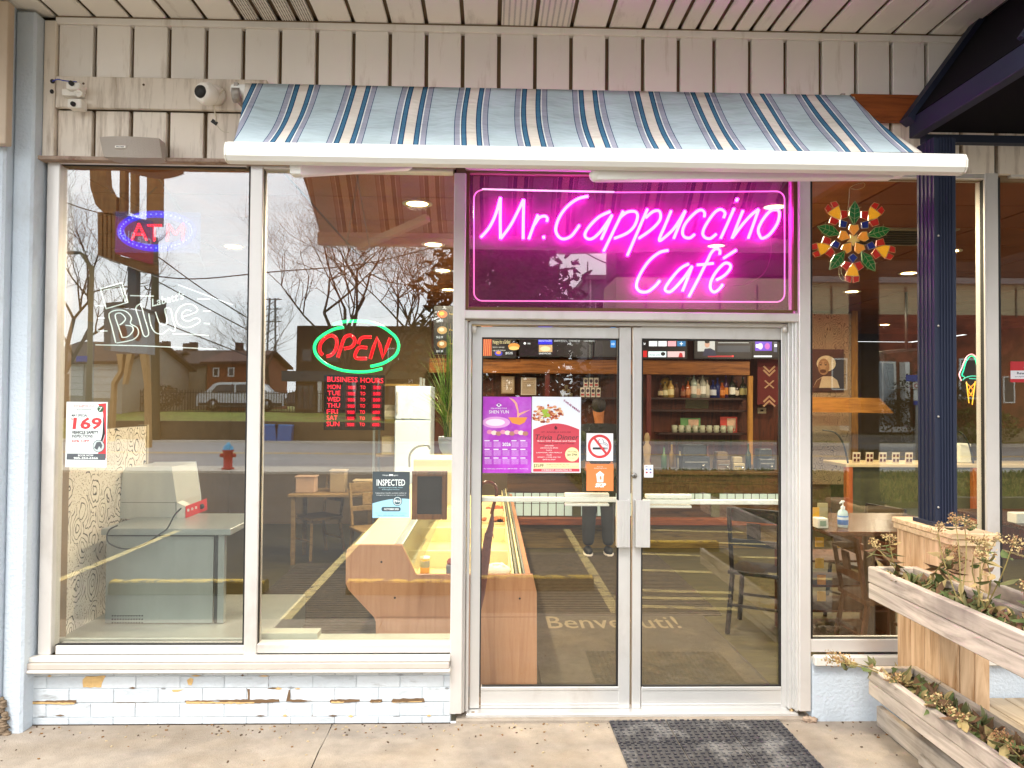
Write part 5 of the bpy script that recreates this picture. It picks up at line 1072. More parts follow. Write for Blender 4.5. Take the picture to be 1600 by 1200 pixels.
sub(['pel','sp','ch','nk','ls','le','lw','rs','re','rw'], .028, M('black_jersey','#111111',.8,var=.1), 'sweater')
J['nk2'] = J['nk']
sub(['pel','lhp','lk','la','rhp','rk','ra'], .02, M('charcoal_trousers','#2a2a2b',.85,var=.15,scale=5), 'trousers')
mb = MB(M('dark_hair','#1a120d',.7)); mb.blob((px_-.01,py_-.03,1.70),(.085,.095,.09),n=14,m=8,jit=.03); mb.build('hair', pe)
for s_ in (-1,1):
    mb = MB(M('sneaker_black','#1c1c1c',.6)); mb.blob((px_+s_*.115,py_+.03,.06),(.05,.13,.05),n=14,m=8); mb.build('sneaker', pe)
    mb = MB(M('sole_white','#d8cfc4',.6)); mb.lathe([(0,0),(.055,0),(.058,.025),(0,.026)], (0,0,0), 16); mb.v = [Vector((v.x*.95+px_+s_*.115, v.y*2.35+py_+.03, v.z+.011)) for v in mb.v]; mb.build('sole', pe)

# ------------------------------------------------------------------ neon sign over the doors
NY_ = .16
def c1(pts): return [(730+x/5.926, 290+y/5.926) for x,y in pts]
def c2(pts): return [(980+x/5.926, 290+y/5.926) for x,y in pts]
ns = thing('neon_sign', (W(988,480,NY_).x,NY_+.02,W(988,480,NY_).z), "lit magenta neon sign reading Mr.Cappuccino Café in the transom window above the doors", 'neon sign')
mb = MB(M('glow_tinted_acrylic','#6e0c54',.4,var=.1,trans=.32)); fb(mb,731,262,1244,484,NY_+.045,.006); mb.build('backing_panel', ns)  # clear backing tinted plum to stand in for the magenta glow
m_neon = EM('magenta_neon','#ff2cf8',20,'#ff90ff'); m_cl = M('glowing_border_glass','#e88fc8',.25,emit='#f080c8',estr=.55); m_cl2 = M('white_glass_tube','#f4e4ee',.25,emit='#f8d0e8',estr=.7)  # border tubes get their pink and white glow from a weak emission
m_neon_h = EM('magenta_neon_sheath','#ff10d8',1.6,'#e010c0')
letters = [
 ('M', c1([(125,480),(200,395),(262,270),(308,110)])), ('M', c1([(308,112),(306,300),(308,492)])), ('M', c1([(310,492),(400,370),(468,240),(522,128)])), ('M', c1([(524,130),(520,300),(518,495)])),
 ('r', c1([(570,495),(612,380),(655,270)])), ('r', c1([(625,360),(665,300),(715,282),(742,303),(736,335)])), ('dot', c1([(708,465),(709,478),(708,492)])),
 ('C', c1([(1120,98),(1020,125),(920,200),(850,300),(820,400),(840,465),(890,495),(960,470),(1010,410),(1040,365)])),
 ('a', c1([(1325,240),(1220,290),(1130,380),(1090,450),(1110,490),(1160,490),(1230,430),(1310,320),(1342,270)])), ('a', c1([(1342,272),(1290,390),(1240,500)])),
 ('p', c1([(1445,235),(1355,420),(1262,610)])), ('p', c1([(1410,300),(1480,247),(1550,240),(1578,280),(1550,370),(1480,440),(1360,490)])),
 ('p', c2([(188,215),(95,430),(0,650)])), ('p', c2([(170,300),(240,240),(300,240),(302,320),(220,410),(105,490)])),
 ('u', c2([(408,232),(350,370),(298,492),(318,502),(430,400),(538,232)])), ('u', c2([(538,236),(480,370),(430,492)])),
 ('c', c2([(712,292),(716,250),(680,225),(620,260),(540,350),(512,430),(530,475),(580,485),(625,450)])),
 ('c', c2([(892,300),(905,250),(860,220),(800,260),(725,370),(700,440),(720,480),(770,490),(825,448)])),
 ('i', c2([(990,210),(925,360),(865,490)])), ('dot', c2([(1020,118),(1016,130),(1008,146)])),
 ('n', c2([(1072,230),(1020,360),(970,490)])), ('n', c2([(972,488),(1060,370),(1150,270),(1217,220)])), ('n', c2([(1217,222),(1168,360),(1120,490)])),
 ('o', c2([(1395,225),(1330,232),(1260,310),(1215,400),(1225,460),(1252,488),(1320,450),(1390,350),(1410,260),(1395,225)])),
 ('C', c2([(380,600),(300,620),(200,700),(115,830),(85,930),(120,980),(190,982),(260,930),(302,880)])),
 ('a', c2([(570,725),(490,770),(395,880),(350,960),(390,985),(440,950),(520,860),(602,745)])), ('a', c2([(602,748),(555,870),(510,980)])),
 ('f', c2([(855,640),(858,600),(820,585),(780,620),(740,700),(660,860),(570,1030)])), ('f', c2([(645,735),(720,728),(800,720)])),
 ('e', c2([(825,875),(900,832),(950,775),(955,735),(905,718),(830,790),(778,880),(770,950),(800,985),(842,968),(885,915)])), ('accent', c2([(890,675),(950,635),(1010,597)]))]
for nm, pts in letters:
    P = smoothpath([W(x,y,NY_) for x,y in pts],4) if len(pts) > 2 else [W(x,y,NY_) for x,y in pts]
    mb = MB(m_neon); mb.tube(P, .0085, n=8); mb.build('letter_'+('dot' if nm=='dot' else 'accent' if nm=='accent' else 'tube'), ns)
    q = MB(M('tube_support','#c9a0b8',.3))
    for p in (P[0], P[-1]): q.tube([p, p+Vector((0,.04,0))], .003, n=5)
    q.build('tube_support', ns)
def rr(x0,y0,x1,y1,r,n=6):
    o = []
    for cx,cy_,a0 in ((x1-r,y0+r,-90),(x1-r,y1-r,0),(x0+r,y1-r,90),(x0+r,y0+r,180)):
        for k in range(n+1): a = R_(a0+90*k/n); o.append((cx+r*math.cos(a),cy_+r*math.sin(a)))
    return o
bd = rr(740.5,297,1226,470,13)
P = [W(x,y+ (x-740)*.004,NY_-.012) for x,y in bd]
bt = MB(m_cl); i0 = 0
bt.tube([W(961,300.5,NY_-.012)]+[W(1060,300,NY_-.012)]+P+[W(738+13,296.4,NY_-.012)], .0042, n=8); bt.build('border_tube', ns)
bt = MB(m_cl2); bt.tube([W(753,295.5,NY_-.016),W(860,298,NY_-.016),W(960,300,NY_-.016)], .0052, n=8); bt.build('border_tube', ns)
mb = MB(M('thin_wire','#6a2050',.5)); mb.tube(smoothpath([W(x,y,NY_+.03) for x,y in ((1200,350),(1205,390),(1195,425),(1170,442),(1145,447))]),.0015,n=5); mb.tube(smoothpath([W(x,y,NY_+.03) for x,y in ((925,270),(930,320),(928,360),(905,385),(896,390))]),.0015,n=5); mb.build('wire', ns)

# ------------------------------------------------------------------ OPEN sign with business hours
OYY = .16
def c3(pts): return [(480+x/10, 490+y/10) for x,y in pts]
os_ = thing('open_sign', (W(558,670,OYY).x,OYY,W(558,672,OYY).z), 'lit OPEN sign with green oval above a red business hours board', 'neon sign')
m_gr = EM('green_neon','#06f078',1.25,'#30ff90')
for pts, r in (([(400,172),(560,128),(800,118),(980,135),(1150,195),(1290,285),(1390,380),(1430,500),(1400,620),(1320,700),(1200,770),(1090,805),(990,825)],.0105),([(572,215),(450,235),(320,290),(190,380),(125,470),(115,570),(160,670),(260,765),(400,840),(580,892),(800,912),(1000,900),(1170,860)],.0105)):
    mb = MB(m_gr); mb.tube(smoothpath([W(x,y,OYY) for x,y in c3(pts)],5), r*.8, n=10); mb.build('oval_tube', os_)
m_rd = EM('red_glow','#ff0814',.3,'#c01018'); m_rl = EM('red_bright_line','#ff1a2c',1.3)
for nm, pts in (('O',[(300,672),(370,650),(430,590),(460,510),(465,420),(435,365),(370,345),(290,380),(225,450),(198,530),(205,600),(248,645)]),('P',[(478,690),(520,560),(575,400),(625,350),(690,345),(742,400),(735,470),(685,525),(575,548)]),
                ('E',[(1005,368),(880,372),(825,410),(802,480)]),('E',[(940,535),(820,530),(770,590),(750,660),(785,700),(935,702)]),('N',[(985,710),(1040,520),(1095,375),(1140,500),(1185,695),(1240,540),(1300,380)])):
    P = [W(x,y,OYY) for x,y in c3(pts)]; P = smoothpath(P,4) if nm != 'N' else P
    mb = MB(m_rd); mb.tube(P, .0065, n=8); mb.build('letter_'+nm.lower(), os_)
    mb = MB(m_rl)
    for s_ in (-1,1):
        Q = []
        for i,p in enumerate(P):
            t = (P[min(i+1,len(P)-1)]-P[max(i-1,0)]).normalized(); Q.append(p+Vector((t.z,0,-t.x))*s_*.0075+Vector((0,-.004,0)))
        mb.tube(Q, .0017, n=5)
    mb.build('letter_outline', os_)
mb = MB(M('smoked_acrylic','#1a1014',.3,trans=.45)); fb(mb,506,586,601,672,OYY+.012,.004); mb.build('hours_board', os_)
m_rt = EM('red_lettering','#ff2038',1.3); mb = MB(m_rt); mb.ptext('BUSINESS',511.5,588.5,558.5,596.5,OYY+.009,rise=-.8); mb.ptext('HOURS',563.5,590,599,598,OYY+.009,rise=-.8)
m_dg = EM('red_led_digits','#ff1030',1.0); 
for k,d_ in enumerate(('MON','TUE','WED','THU','FRI','SAT','SUN')):
    y = 601+k*9.65; mb.ptext(d_,512-k*.3,y,532-k*.3-(3 if d_ in('FRI','SAT') else 0),y+7,OYY+.009)
    mb.ptext('TO',563-k*.2,y+1.6,571-k*.2,y+7,OYY+.009)
    for x,t in ((544,'900'),(583.5,'500' if k<4 else '600')): mb.ptext(t,x-k*.3,y+2.0,x+11-k*.3,y+7.2,OYY+.009,m_dg,bold=.03)
mb.build('hours_lettering', os_)
mb = MB(EM('red_led_panel','#5a0010',.35)); 
for k in range(7):
    y = 601+k*9.65; mb.prect(541-k*.3,y+.8,557-k*.3,y+8.2,OYY+.0105); mb.prect(581-k*.3,y+.8,597-k*.3,y+8.2,OYY+.0105)
mb.build('digit_panels', os_)
def chain(p, q, mat, parent, name='chain', r=.0012, s_=.016):
    mb = MB(mat); n = max(2, int((q-p).length/s_)); d = (q-p)/n
    for i in range(n):
        c = p+d*(i+.5); a = d.normalized()*s_*.62; b = (Vector((1,0,0)) if i%2 else Vector((.25,1,0))).normalized()*.0045
        mb.tube([c-a*.8, c-a*.45+b, c+a*.45+b, c+a*.8, c+a*.45-b, c-a*.45-b], r, n=4, closed=True)
    mb.build(name, parent)
m_ch = M('chain_metal','#6b5a48',.4,metal=.6)
chain(W(561,268,OYY), W(541,384,OYY), m_ch, os_); chain(W(557,268,OYY), W(577,384,OYY), m_ch, os_); 
mb = MB(m_ch); mb.tube([W(541,384,OYY),W(523,505,OYY)],.0011,n=4); mb.tube([W(577,384,OYY),W(597,503,OYY)],.0011,n=4); mb.build('hanging_wire', os_)
# ------------------------------------------------------------------ ATM sign
AY = .13
at = thing('atm_sign', (W(245,395,AY).x,AY,W(245,396,AY).z), 'ATM sign of red dots ringed by blue dots hanging high in the left window', 'LED sign')
mb = MB(M('clear_blue_acrylic','#5a6ad8',.2,trans=.86)); fb(mb,180,331,313,395,AY+.008,.004); mb.build('panel', at)
m_bd = EM('blue_led','#4a50ff',5); m_rdot = EM('red_led','#ff1c30',5)
cx, cy_ = 244,361
mbd = MB(m_bd); 
for k in range(44):
    a = 2*math.pi*k/44; p = W(cx+56*math.cos(a), cy_+26.5*math.sin(a), AY); mbd.lathe([(0,0),(.0032,0),(.0026,.003),(0,.004)], (p.x,p.y,p.z), 8, ax='y')
mbd.build('blue_dots', at)
mbg = MB(M('blue_glow_ring','#2a2ae0',.3,emit='#2420ff',estr=.9,trans=.55)); mbg.pring(cx,cy_,1,1,AY) if 0 else None
vs = [W(cx+rx*math.cos(2*math.pi*i/40), cy_+ry*math.sin(2*math.pi*i/40), AY+.005) for rx,ry in ((50,21),(62,32)) for i in range(40)]
mbg.add(vs, [(i,(i+1)%40,40+(i+1)%40,40+i) for i in range(40)]); mbg.build('blue_band', at)
mbr = MB(m_rdot); mst = MB(M('red_stroke','#e02040',.3,emit='#ff1830',estr=.8,trans=.45))
for seg in (((206,375),(217,350)),((217,350),(229,375)),((210,366),(225,366)),((231,352),(252,352)),((241,353),(241,376)),((261,376),(263,351)),((263,351),(274,366)),((274,366),(286,350)),((286,350),(286,376))):
    (x0,y0),(x1,y1) = seg; n = max(3,int(math.hypot(x1-x0,y1-y0)/3.6))
    for k in range(n+1):
        p = W(x0+(x1-x0)*k/n, y0+(y1-y0)*k/n, AY); mbr.lathe([(0,0),(.0032,0),(.0026,.003),(0,.004)], (p.x,p.y,p.z), 7, ax='y')
    a, b = W(x0,y0,AY+.004), W(x1,y1,AY+.004); mst.beam(a,b,.014,.002,up=(0,1,0))
mbr.build('letter_dots', at); mst.build('letter_bands', at)
chain(W(245,292,AY), W(205,330,AY), m_ch, at); chain(W(248,280,AY), W(285,330,AY), m_ch, at)
# ------------------------------------------------------------------ unlit beer sign
BLY = .12
def c5(pts): return [(60+x/5.714, 440+y/5.714) for x,y in pts]
bs = thing('beer_sign', (W(240,545,BLY).x,BLY,W(240,545,BLY).z), "unlit white glass tube beer sign reading Labatt's Blue in the left window", 'neon sign')
m_wt = M('white_tube_glow','#e9f0ea',.25,emit='#e8f4ea',estr=.22)  # tubes are unlit, a faint emission is added to make them show
def bl(pts, closed=False, r=.0034, nm='letter_tube', sm=True):
    P = [W(x,y,BLY) for x,y in c5(pts)]
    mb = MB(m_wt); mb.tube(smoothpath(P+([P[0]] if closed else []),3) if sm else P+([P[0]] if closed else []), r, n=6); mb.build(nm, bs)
bl([(555,65),(745,10),(800,185),(605,242)],True,.0038,'card_outline',False); bl([(580,78),(728,35),(775,175)],False,.0025,'card_outline',False)
bl([(690,545),(655,400),(630,290),(700,255),(780,265),(830,320),(822,375),(880,410),(892,470),(840,520),(700,548)])
bl([(748,500),(715,400),(685,300),(735,282),(778,330),(750,370),(725,385)]); bl([(780,390),(835,400),(845,440),(800,490),(750,500)])
bl([(915,195),(870,235),(900,340),(935,470),(965,490),(985,455),(950,330),(915,200)])
bl([(985,285),(1005,390),(1045,455),(1110,465),(1165,425),(1205,445),(1222,415),(1195,320),(1180,245),(1128,245),(1150,350),(1130,385),(1085,375),(1065,330),(1045,270)])
bl([(1285,315),(1350,295),(1420,262),(1395,215),(1330,200),(1260,230),(1225,300),(1240,370),(1290,405),(1360,405),(1445,355),(1410,325),(1340,355),(1290,335),(1280,290),(1320,255),(1365,262)])
for p in (((510,565),(900,572),(1590,604)),((512,215),(575,216)),((532,325),(592,326)),((525,440),(615,441)),((1420,155),(1530,157)),((1470,263),(1540,263)),((1480,372),(1530,378)),((1200,466),(1400,472),(1520,482)),((820,125),(1030,130))): bl(list(p),False,.0034,'underline_tube',False)
mb = MB(m_wt); mb.ptext("Labatt's",60+1015/5.714,440+150/5.714,60+1300/5.714,440+225/5.714,BLY-.002,bold=.01,rise=12); mb.build('brand_lettering', bs)
chain(W(262,300,BLY), W(290,350,BLY), m_ch, bs); mb = MB(m_ch); mb.tube([W(190,300,BLY),W(172,450,BLY)],.0009,n=4); mb.tube([W(290,350,BLY),W(330,442,BLY)],.0009,n=4); mb.build('hanging_wire', bs)

# ------------------------------------------------------------------ ice cream neon, star ornament
IY = .12
ic = thing('ice_cream_sign', (W(1514,635,IY).x,IY,W(1514,635,IY).z), 'thin neon ice cream cone sign in the window right of the navy post', 'neon sign')
def c6(pts): return [(1240+x/4.444, 540+y/4.444) for x,y in pts]
for nm,c,pts in (('pink_tube','#ffb0b8',[(1165,245),(1150,200),(1165,165),(1190,100),(1210,70),(1240,60),(1270,85),(1280,130)]),('green_tube','#20e0a0',[(1185,215),(1170,205),(1182,165),(1195,120),(1215,85),(1240,72),(1262,95),(1275,155)]),('green_tube','#40b090',[(1175,240),(1190,225),(1230,212),(1285,215),(1280,230),(1220,228)]),
                 ('yellow_tube','#f0b030',[(1200,250),(1218,400)]),('yellow_tube','#f0b030',[(1262,248),(1240,410)]),('yellow_tube','#e88a20',[(1205,265),(1245,310),(1220,350)]),('yellow_tube','#e88a20',[(1255,265),(1215,310),(1240,350)])):
    P = [W(x,y,IY) for x,y in c6(pts)]; mb = MB(EM('neon_'+c.strip('#'),c,1.1)); mb.tube(smoothpath(P) if len(P)>2 else P,.0028,n=6); mb.build(nm, ic)
PAY = .11
sn = thing('star_ornament', (W(1334,440,PAY).x,PAY,W(1334,440,PAY).z), 'stained glass star flower ornament in green, red, yellow and blue hanging in the right window', 'window ornament')
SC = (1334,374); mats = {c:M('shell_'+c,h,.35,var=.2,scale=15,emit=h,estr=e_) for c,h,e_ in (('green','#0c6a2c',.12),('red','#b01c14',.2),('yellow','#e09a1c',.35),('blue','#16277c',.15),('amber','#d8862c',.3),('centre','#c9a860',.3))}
mf = M('gold_wire','#c7b98a',.35,metal=.6)
fr_ = MB(mf)
def petal(parent, col, pts, nm):
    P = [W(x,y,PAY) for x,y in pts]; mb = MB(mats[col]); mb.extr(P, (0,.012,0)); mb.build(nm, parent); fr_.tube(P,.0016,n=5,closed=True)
def pol(a, r): return (SC[0]+r*math.sin(R_(a)), SC[1]-r*math.cos(R_(a)))
for k in range(5):
    a = 2+72*k
    petal(sn,'green',[pol(a,22),pol(a-13,38),pol(a-8,50),pol(a,60),pol(a+8,50),pol(a+13,38)],'green_leaf')
    fr_.tube([W(*pol(a,24),PAY-.002),W(*pol(a,58),PAY-.002)],.0013,n=4)
    for q in (32,40,47):
        for s_ in (-1,1): fr_.tube([W(*pol(a,q),PAY-.002),W(*pol(a+s_*11,q+5),PAY-.002)],.0010,n=4)
    b = a+36
    petal(sn,'blue',[pol(b,22),pol(b-14,29),pol(b,37),pol(b+14,29)],'blue_diamond')
    for s_ in (-1,1): petal(sn,'red',[pol(b+s_*3,37),pol(b+s_*18,36),pol(b+s_*22,46),pol(b+s_*10,50)],'red_petal')
    petal(sn,'yellow',[pol(b,38),pol(b-9,48),pol(b-10,58),pol(b+10,58),pol(b+9,48)],'yellow_petal')
    for s_ in (-1,1): petal(sn,'red',[pol(b+s_*1,58),pol(b+s_*11,57),pol(b+s_*9,66),pol(b+s_*2,68)],'red_tip')
    petal(sn,'amber',[pol(a,6),pol(a-26,18),pol(a-14,24),pol(a,22),pol(a+14,24),pol(a+26,18)],'amber_petal')
petal(sn,'centre',[pol(36*k,(10 if k%2 else 4.5)) for k in range(10)],'centre_star')
fr_.tube(smoothpath([W(x,y,PAY) for x,y in ((1324,333),(1327,305),(1328,294),(1338,288),(1350,286),(1350,292),(1340,296),(1330,295))]),.0018,n=5)
fr_.tube(smoothpath([W(x,y,PAY) for x,y in ((1311,418),(1311,430),(1316,438),(1322,438))]),.0016,n=5); fr_.tube(smoothpath([W(x,y,PAY) for x,y in ((1314,418),(1315,428),(1320,434))]),.0014,n=5)
fr_.build('wire_outline', sn)
# ------------------------------------------------------------------ across the car park: what the glass reflects
for k,(xa_px,xb_px,v) in enumerate(((168,413,3.25),(540,932,3.25),(1012,1130,5.2))):
    a = RV(xa_px,925,v); b = RV(xb_px,925,v); y = -v
    t = thing('wheel_stop', ((a.x+b.x)/2,y,GZ), ['worn yellow wheel stop left of the middle stall','worn yellow wheel stop in front of the left door','worn yellow wheel stop in front of the right door'][k], 'wheel stop', 'wheel stops in the car park')
    mb = MB(M('wheel_stop_concrete','#4a3c22',.9,var=.3,scale=12)); x0, x1 = a.x, b.x
    mb.extr([(x0,y-.08,GZ),(x0,y+.08,GZ),(x0,y+.06,GZ+.11),(x0,y-.06,GZ+.11)][::-1],(x1-x0,0,0)); mb.build('block', t, bevel=.01)
    mb = MB(M('worn_yellow','#d8b030',.7,var=.25,scale=18,dirt=('#4a3c22',9,.5,.6,(1,1,1)))); mb.extr([(x0+.01,y-.062,GZ+.111),(x0+.01,y+.062,GZ+.111),(x0+.01,y+.05,GZ+.125),(x0+.01,y-.05,GZ+.125)][::-1],(x1-x0-.02,0,0)); mb.build('painted_top', t, bevel=.006)
def grow(mb, p, d, L_, r, depth, rn, spread=.5, up=.25, seg=3):
    pts = [Vector(p)]; d = Vector(d).normalized()
    for i in range(seg):
        d = (d + Vector((rn.uniform(-1,1),rn.uniform(-1,1),rn.uniform(-.6,1)))*.13 + Vector((0,0,up*.12))).normalized(); pts.append(pts[-1]+d*L_/seg)
    mb.tube(pts, r, n=(6 if depth > 3 else 3), r1=r*.7, smooth=True)
    if depth == 0: return
    nb = rn.choice((2,3,3)) if depth > 1 else rn.choice((3,4))
    for k in range(nb):
        s_ = pts[-1] if k == 0 else pts[rn.choice(range(1,seg+1))]
        ax = Vector((rn.uniform(-1,1),rn.uniform(-1,1),rn.uniform(-.25,.7))).normalized()
        grow(mb, s_, (d*(1-spread)+ax*spread*1.1).normalized(), L_*rn.uniform(.66,.9), r*.58, depth-1, rn, spread, up, seg)
def bare_tree(px, v, h, lab, seed, depth=6, spread=.5, base_r=.11, twist=(0,0,1), col='#3a3026'):
    rn = random.Random(seed); b = RV(px, 640, v); b.z = GZ if v < 29 else .7
    t = thing('bare_tree', b, lab, 'tree', 'bare winter trees across the road')
    mb = MB(M('dark_bark_'+col.strip('#'), col, .9, var=.2, scale=8)); 
    top = b+Vector((twist[0]*h*.2,0,h*.22)); mb.tube([b, b+Vector((twist[0]*h*.08,.0,h*.1)), top], base_r*1.2, n=8, r1=base_r); mb.build('trunk', t)
    mb = MB(M('twig_bark', '#4a3f35', .9, var=.2, scale=8)); rn2 = rn
    for k in range(3 if depth > 4 else 3): grow(mb, top, (twist[0]+rn.uniform(-.55,.55), rn.uniform(-.5,.5), 1), h*.27, base_r*.5, depth, rn, spread)
    mb.build('crown', t)
bare_tree(548, 31.5, 10.6, 'bare winter tree reflected above the open sign, left of a pair', 11, 7, .52, .2, (-.12,0,1))
bare_tree(592, 32, 9.4, 'bare winter tree reflected above the open sign, right of a pair', 23, 7, .5, .17, (.1,0,1))
bare_tree(98, 31, 9.6, 'large bare tree reflected at the left edge of the left window', 5, 6, .42, .22)
bare_tree(420, 40, 6.8, 'thin bare tree reflected at the left edge of the middle window', 9, 5, .5, .10)
bare_tree(384, 44, 6.0, 'small bare tree reflected beside the brick townhouse', 31, 5, .5, .08)
def conifer(px, v, h, lab, seed, rad):
    rn = random.Random(seed); b = RV(px,640,v); b.z = GZ
    t = thing('evergreen_tree', b, lab, 'tree')
    mb = MB(M('pine_bark','#33251a',.9)); mb.tube([b, b+Vector((.1,0,h*.5)), b+Vector((0,0,h*.96))], .28, n=8, r1=.04); mb.build('trunk', t)
    m1, m2 = M('needles','#1f2a17',.85,var=.35,scale=2), M('needles_brown','#33301a',.85,var=.3,scale=2); mb = MB(m1)
    for k in range(1000):
        z = h*(.10+.9*rn.random()**.9); rr_ = rad*(1-(z/h))**.75*rn.uniform(.55,1.12)+.2; a = rn.uniform(0,6.283)
        d = Vector((math.cos(a),math.sin(a),rn.uniform(-.25,.1))); p0 = b+Vector((0,0,z))
        n_ = 12
        for q in range(n_):
            f = .3+.7*q/n_; c = p0+d*rr_*f+Vector((rn.uniform(-.2,.2),rn.uniform(-.2,.2),-.12*f*rr_+rn.uniform(-.15,.15)))
            for w_ in range(3):
                u = Vector((rn.uniform(-1,1),rn.uniform(-1,1),rn.uniform(-.8,.6))).normalized()*rn.uniform(.17,.38); s_ = u.cross(Vector((rn.uniform(-1,1),rn.uniform(-1,1),1))).normalized()*.12
                mb.add([c-s_,c+s_,c+u+s_*.4,c+u-s_*.4],[(0,1,2,3)], m1 if rn.random()<.8 else m2)
    mb.build('crown', t)
conifer(782, 30.5, 16.5, 'large dark evergreen tree reflected between the open sign and the doors', 3, 5.7)
def near_box(mb, px0, px1, ptop, v, depth, mat, pbot=None):
    a = RV(px0,600,v); b = RV(px1,600,v); zt = RV((px0+px1)/2,ptop,v).z; zb = RV((px0+px1)/2,pbot,v).z if pbot else GZ
    x0, x1 = min(a.x,b.x), max(a.x,b.x); mb.box(x0,x1,-v-depth,-v,zb,zt,mat); return x0,x1,zb,zt
def wnd(parent, px0, py0, px1, py1, v, fm, gm, div=0):
    a = RV(px0,py1,v); b = RV(px1,py0,v); x0,x1 = min(a.x,b.x),max(a.x,b.x)
    mb = MB(fm); t_ = max(.06,(x1-x0)*.07)
    mb.box(x0,x0+t_,-v-.02,-v+.06,a.z,b.z); mb.box(x1-t_,x1,-v-.02,-v+.06,a.z,b.z); mb.box(x0+t_,x1-t_,-v-.02,-v+.06,a.z,a.z+t_); mb.box(x0+t_,x1-t_,-v-.02,-v+.06,b.z-t_,b.z)
    for k in range(div): xx = x0+(x1-x0)*(k+1)/(div+1); mb.box(xx-t_*.35,xx+t_*.35,-v-.0,-v+.05,a.z+t_,b.z-t_)
    w_ = mb.build('window', parent); mb = MB(gm); mb.box(x0+t_,x1-t_,-v-.01,-v+.02,a.z+t_,b.z-t_); mb.build('pane', w_)
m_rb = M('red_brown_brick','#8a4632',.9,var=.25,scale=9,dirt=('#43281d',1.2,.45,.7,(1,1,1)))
m_dk = M('dark_pane','#2b2f33',.15); m_wf = M('white_window_frame','#d9d9d4',.6); m_dw = M('pale_curtain_pane','#8d99a0',.3)
# dark flat roofed commercial building behind the trees
v = 36; t = thing('commercial_building', (RV(576,640,v).x,-v-4,GZ), 'dark brick flat roofed building with a canopy and white posts behind the bare trees', 'building')
mb = MB(M('dark_brick','#2d1c16',.9,var=.3,scale=4)); near_box(mb,463,720,510,v,8,mb.mat); mb.build('wall', t)
mb = MB(M('blue_awning_metal','#16323f',.6)); near_box(mb,440,560,580,v-1.2,1.15,mb.mat,pbot=596); mb.build('canopy_roof', t)
mb = MB(M('olive_canopy','#3d4430',.7)); near_box(mb,561,720,580,v-1.2,1.15,mb.mat,pbot=592); mb.build('canopy_roof', t)
for px in (499,552,593,641): mb = MB(m_wf); near_box(mb,px-3,px+3,592,v-1.1,.2,m_wf); mb.build('post', t)
for px in (480,520,570,615,665): wnd(t,px-9,545,px+9,566,v,m_wf if px in (615,) else M('brown_frame','#4a382c',.7),m_dk)
for px in (478,526,620): wnd(t,px-14,601,px+14,640,v,M('brown_frame',0),m_dk,2)
# big red brick house on the right
v = 32; t = thing('brick_house', (RV(1260,640,v).x,-v-2,GZ), 'large red brown brick house with white framed windows across the road', 'building')
mb = MB(m_rb); x0,x1,_,zt = near_box(mb,1262,1750,492,v,4,m_rb); mb.build('wall', t); mb = MB(M('dark_fill_brick','#3a261d',.9,var=.25,scale=5)); near_box(mb,962,1260,492,v,4,mb.mat); mb.build('wall', t)  # dark windowless stretch added so the door glass reflects little light
mb = MB(M('tan_siding','#ac9c7a',.8,var=.1)); near_box(mb,962,1750,437,v+.01,3.9,mb.mat,pbot=491.5); mb.build('upper_wall', t)
mb = MB(M('grey_roof_trim','#7b7776',.8)); mb.box(x0-.1,x1+.3,-v-4.1,-v+.35,RV(1200,441,v).z,RV(1200,432,v).z); mb.build('roof', t)
for k in range(12): 
    mb = MB(M('siding_seam','#5d5242',.8)); a = RV(1010+k*58,460,v); mb.box(a.x-.04,a.x+.04,-v-.01,-v+.03,RV(1010,490,v).z,RV(1010,443,v).z); mb.build('siding_seam', t)
for (a_,b_,c_,d_,dv) in ((1360,565,1400,668,1),(1500,560,1540,624,0),(1568,588,1586,630,0),(1300,560,1325,610,0)): wnd(t,a_,b_,c_,d_,v,m_wf,m_dw if dv else m_dk,dv)
mb = MB(m_wf); near_box(mb,1336,1358,560,v-.5,.48,m_wf); near_box(mb,1415,1422,565,v-.5,.48,m_wf); near_box(mb,1336,1440,668,v-1.5,1.45,m_wf,pbot=675); mb.build('porch_post', t)
mb = MB(M('stone_base','#96876a',.9,var=.35,scale=6)); near_box(mb,1262,1750,668,v-.06,.05,mb.mat); mb.build('foundation', t)
mb = MB(M('dark_roof_mass','#2b1f1a',.9,var=.2,scale=4)); near_box(mb,962,1760,366,v+.3,3.2,mb.mat,pbot=431); mb.build('added_roof_mass', t)  # dark mass added over the house to block the reflected sky
# grey tower block piece beside the evergreen
v = 40; t = thing('grey_house', (RV(935,640,v).x,-v-4,GZ), 'tall narrow grey sided house between the evergreen and the brick house', 'building')
mb = MB(M('mauve_grey_siding','#77717a',.8,var=.08)); x0,x1,_,zt = near_box(mb,918,1010,437,v,8,mb.mat); mb.build('wall', t)
mb = MB(M('grey_roof_trim',0)); mb.box(x0-.2,x1+.2,-v-8,-v+.3,zt+.001,zt+.25); mb.build('roof', t)
mb = MB(m_wf); near_box(mb,921,923.5,437,v-.05,.05,m_wf); mb.build('corner_board', t); wnd(t,930,470,944,492,v,m_wf,m_dk)
mb = MB(M('rusted_pole','#4d4640',.7)); b = RV(929,430,v); mb.tube([(b.x,-v-3,zt),(b.x,-v-3,zt+1.6)],.04); mb.build('antenna', t)
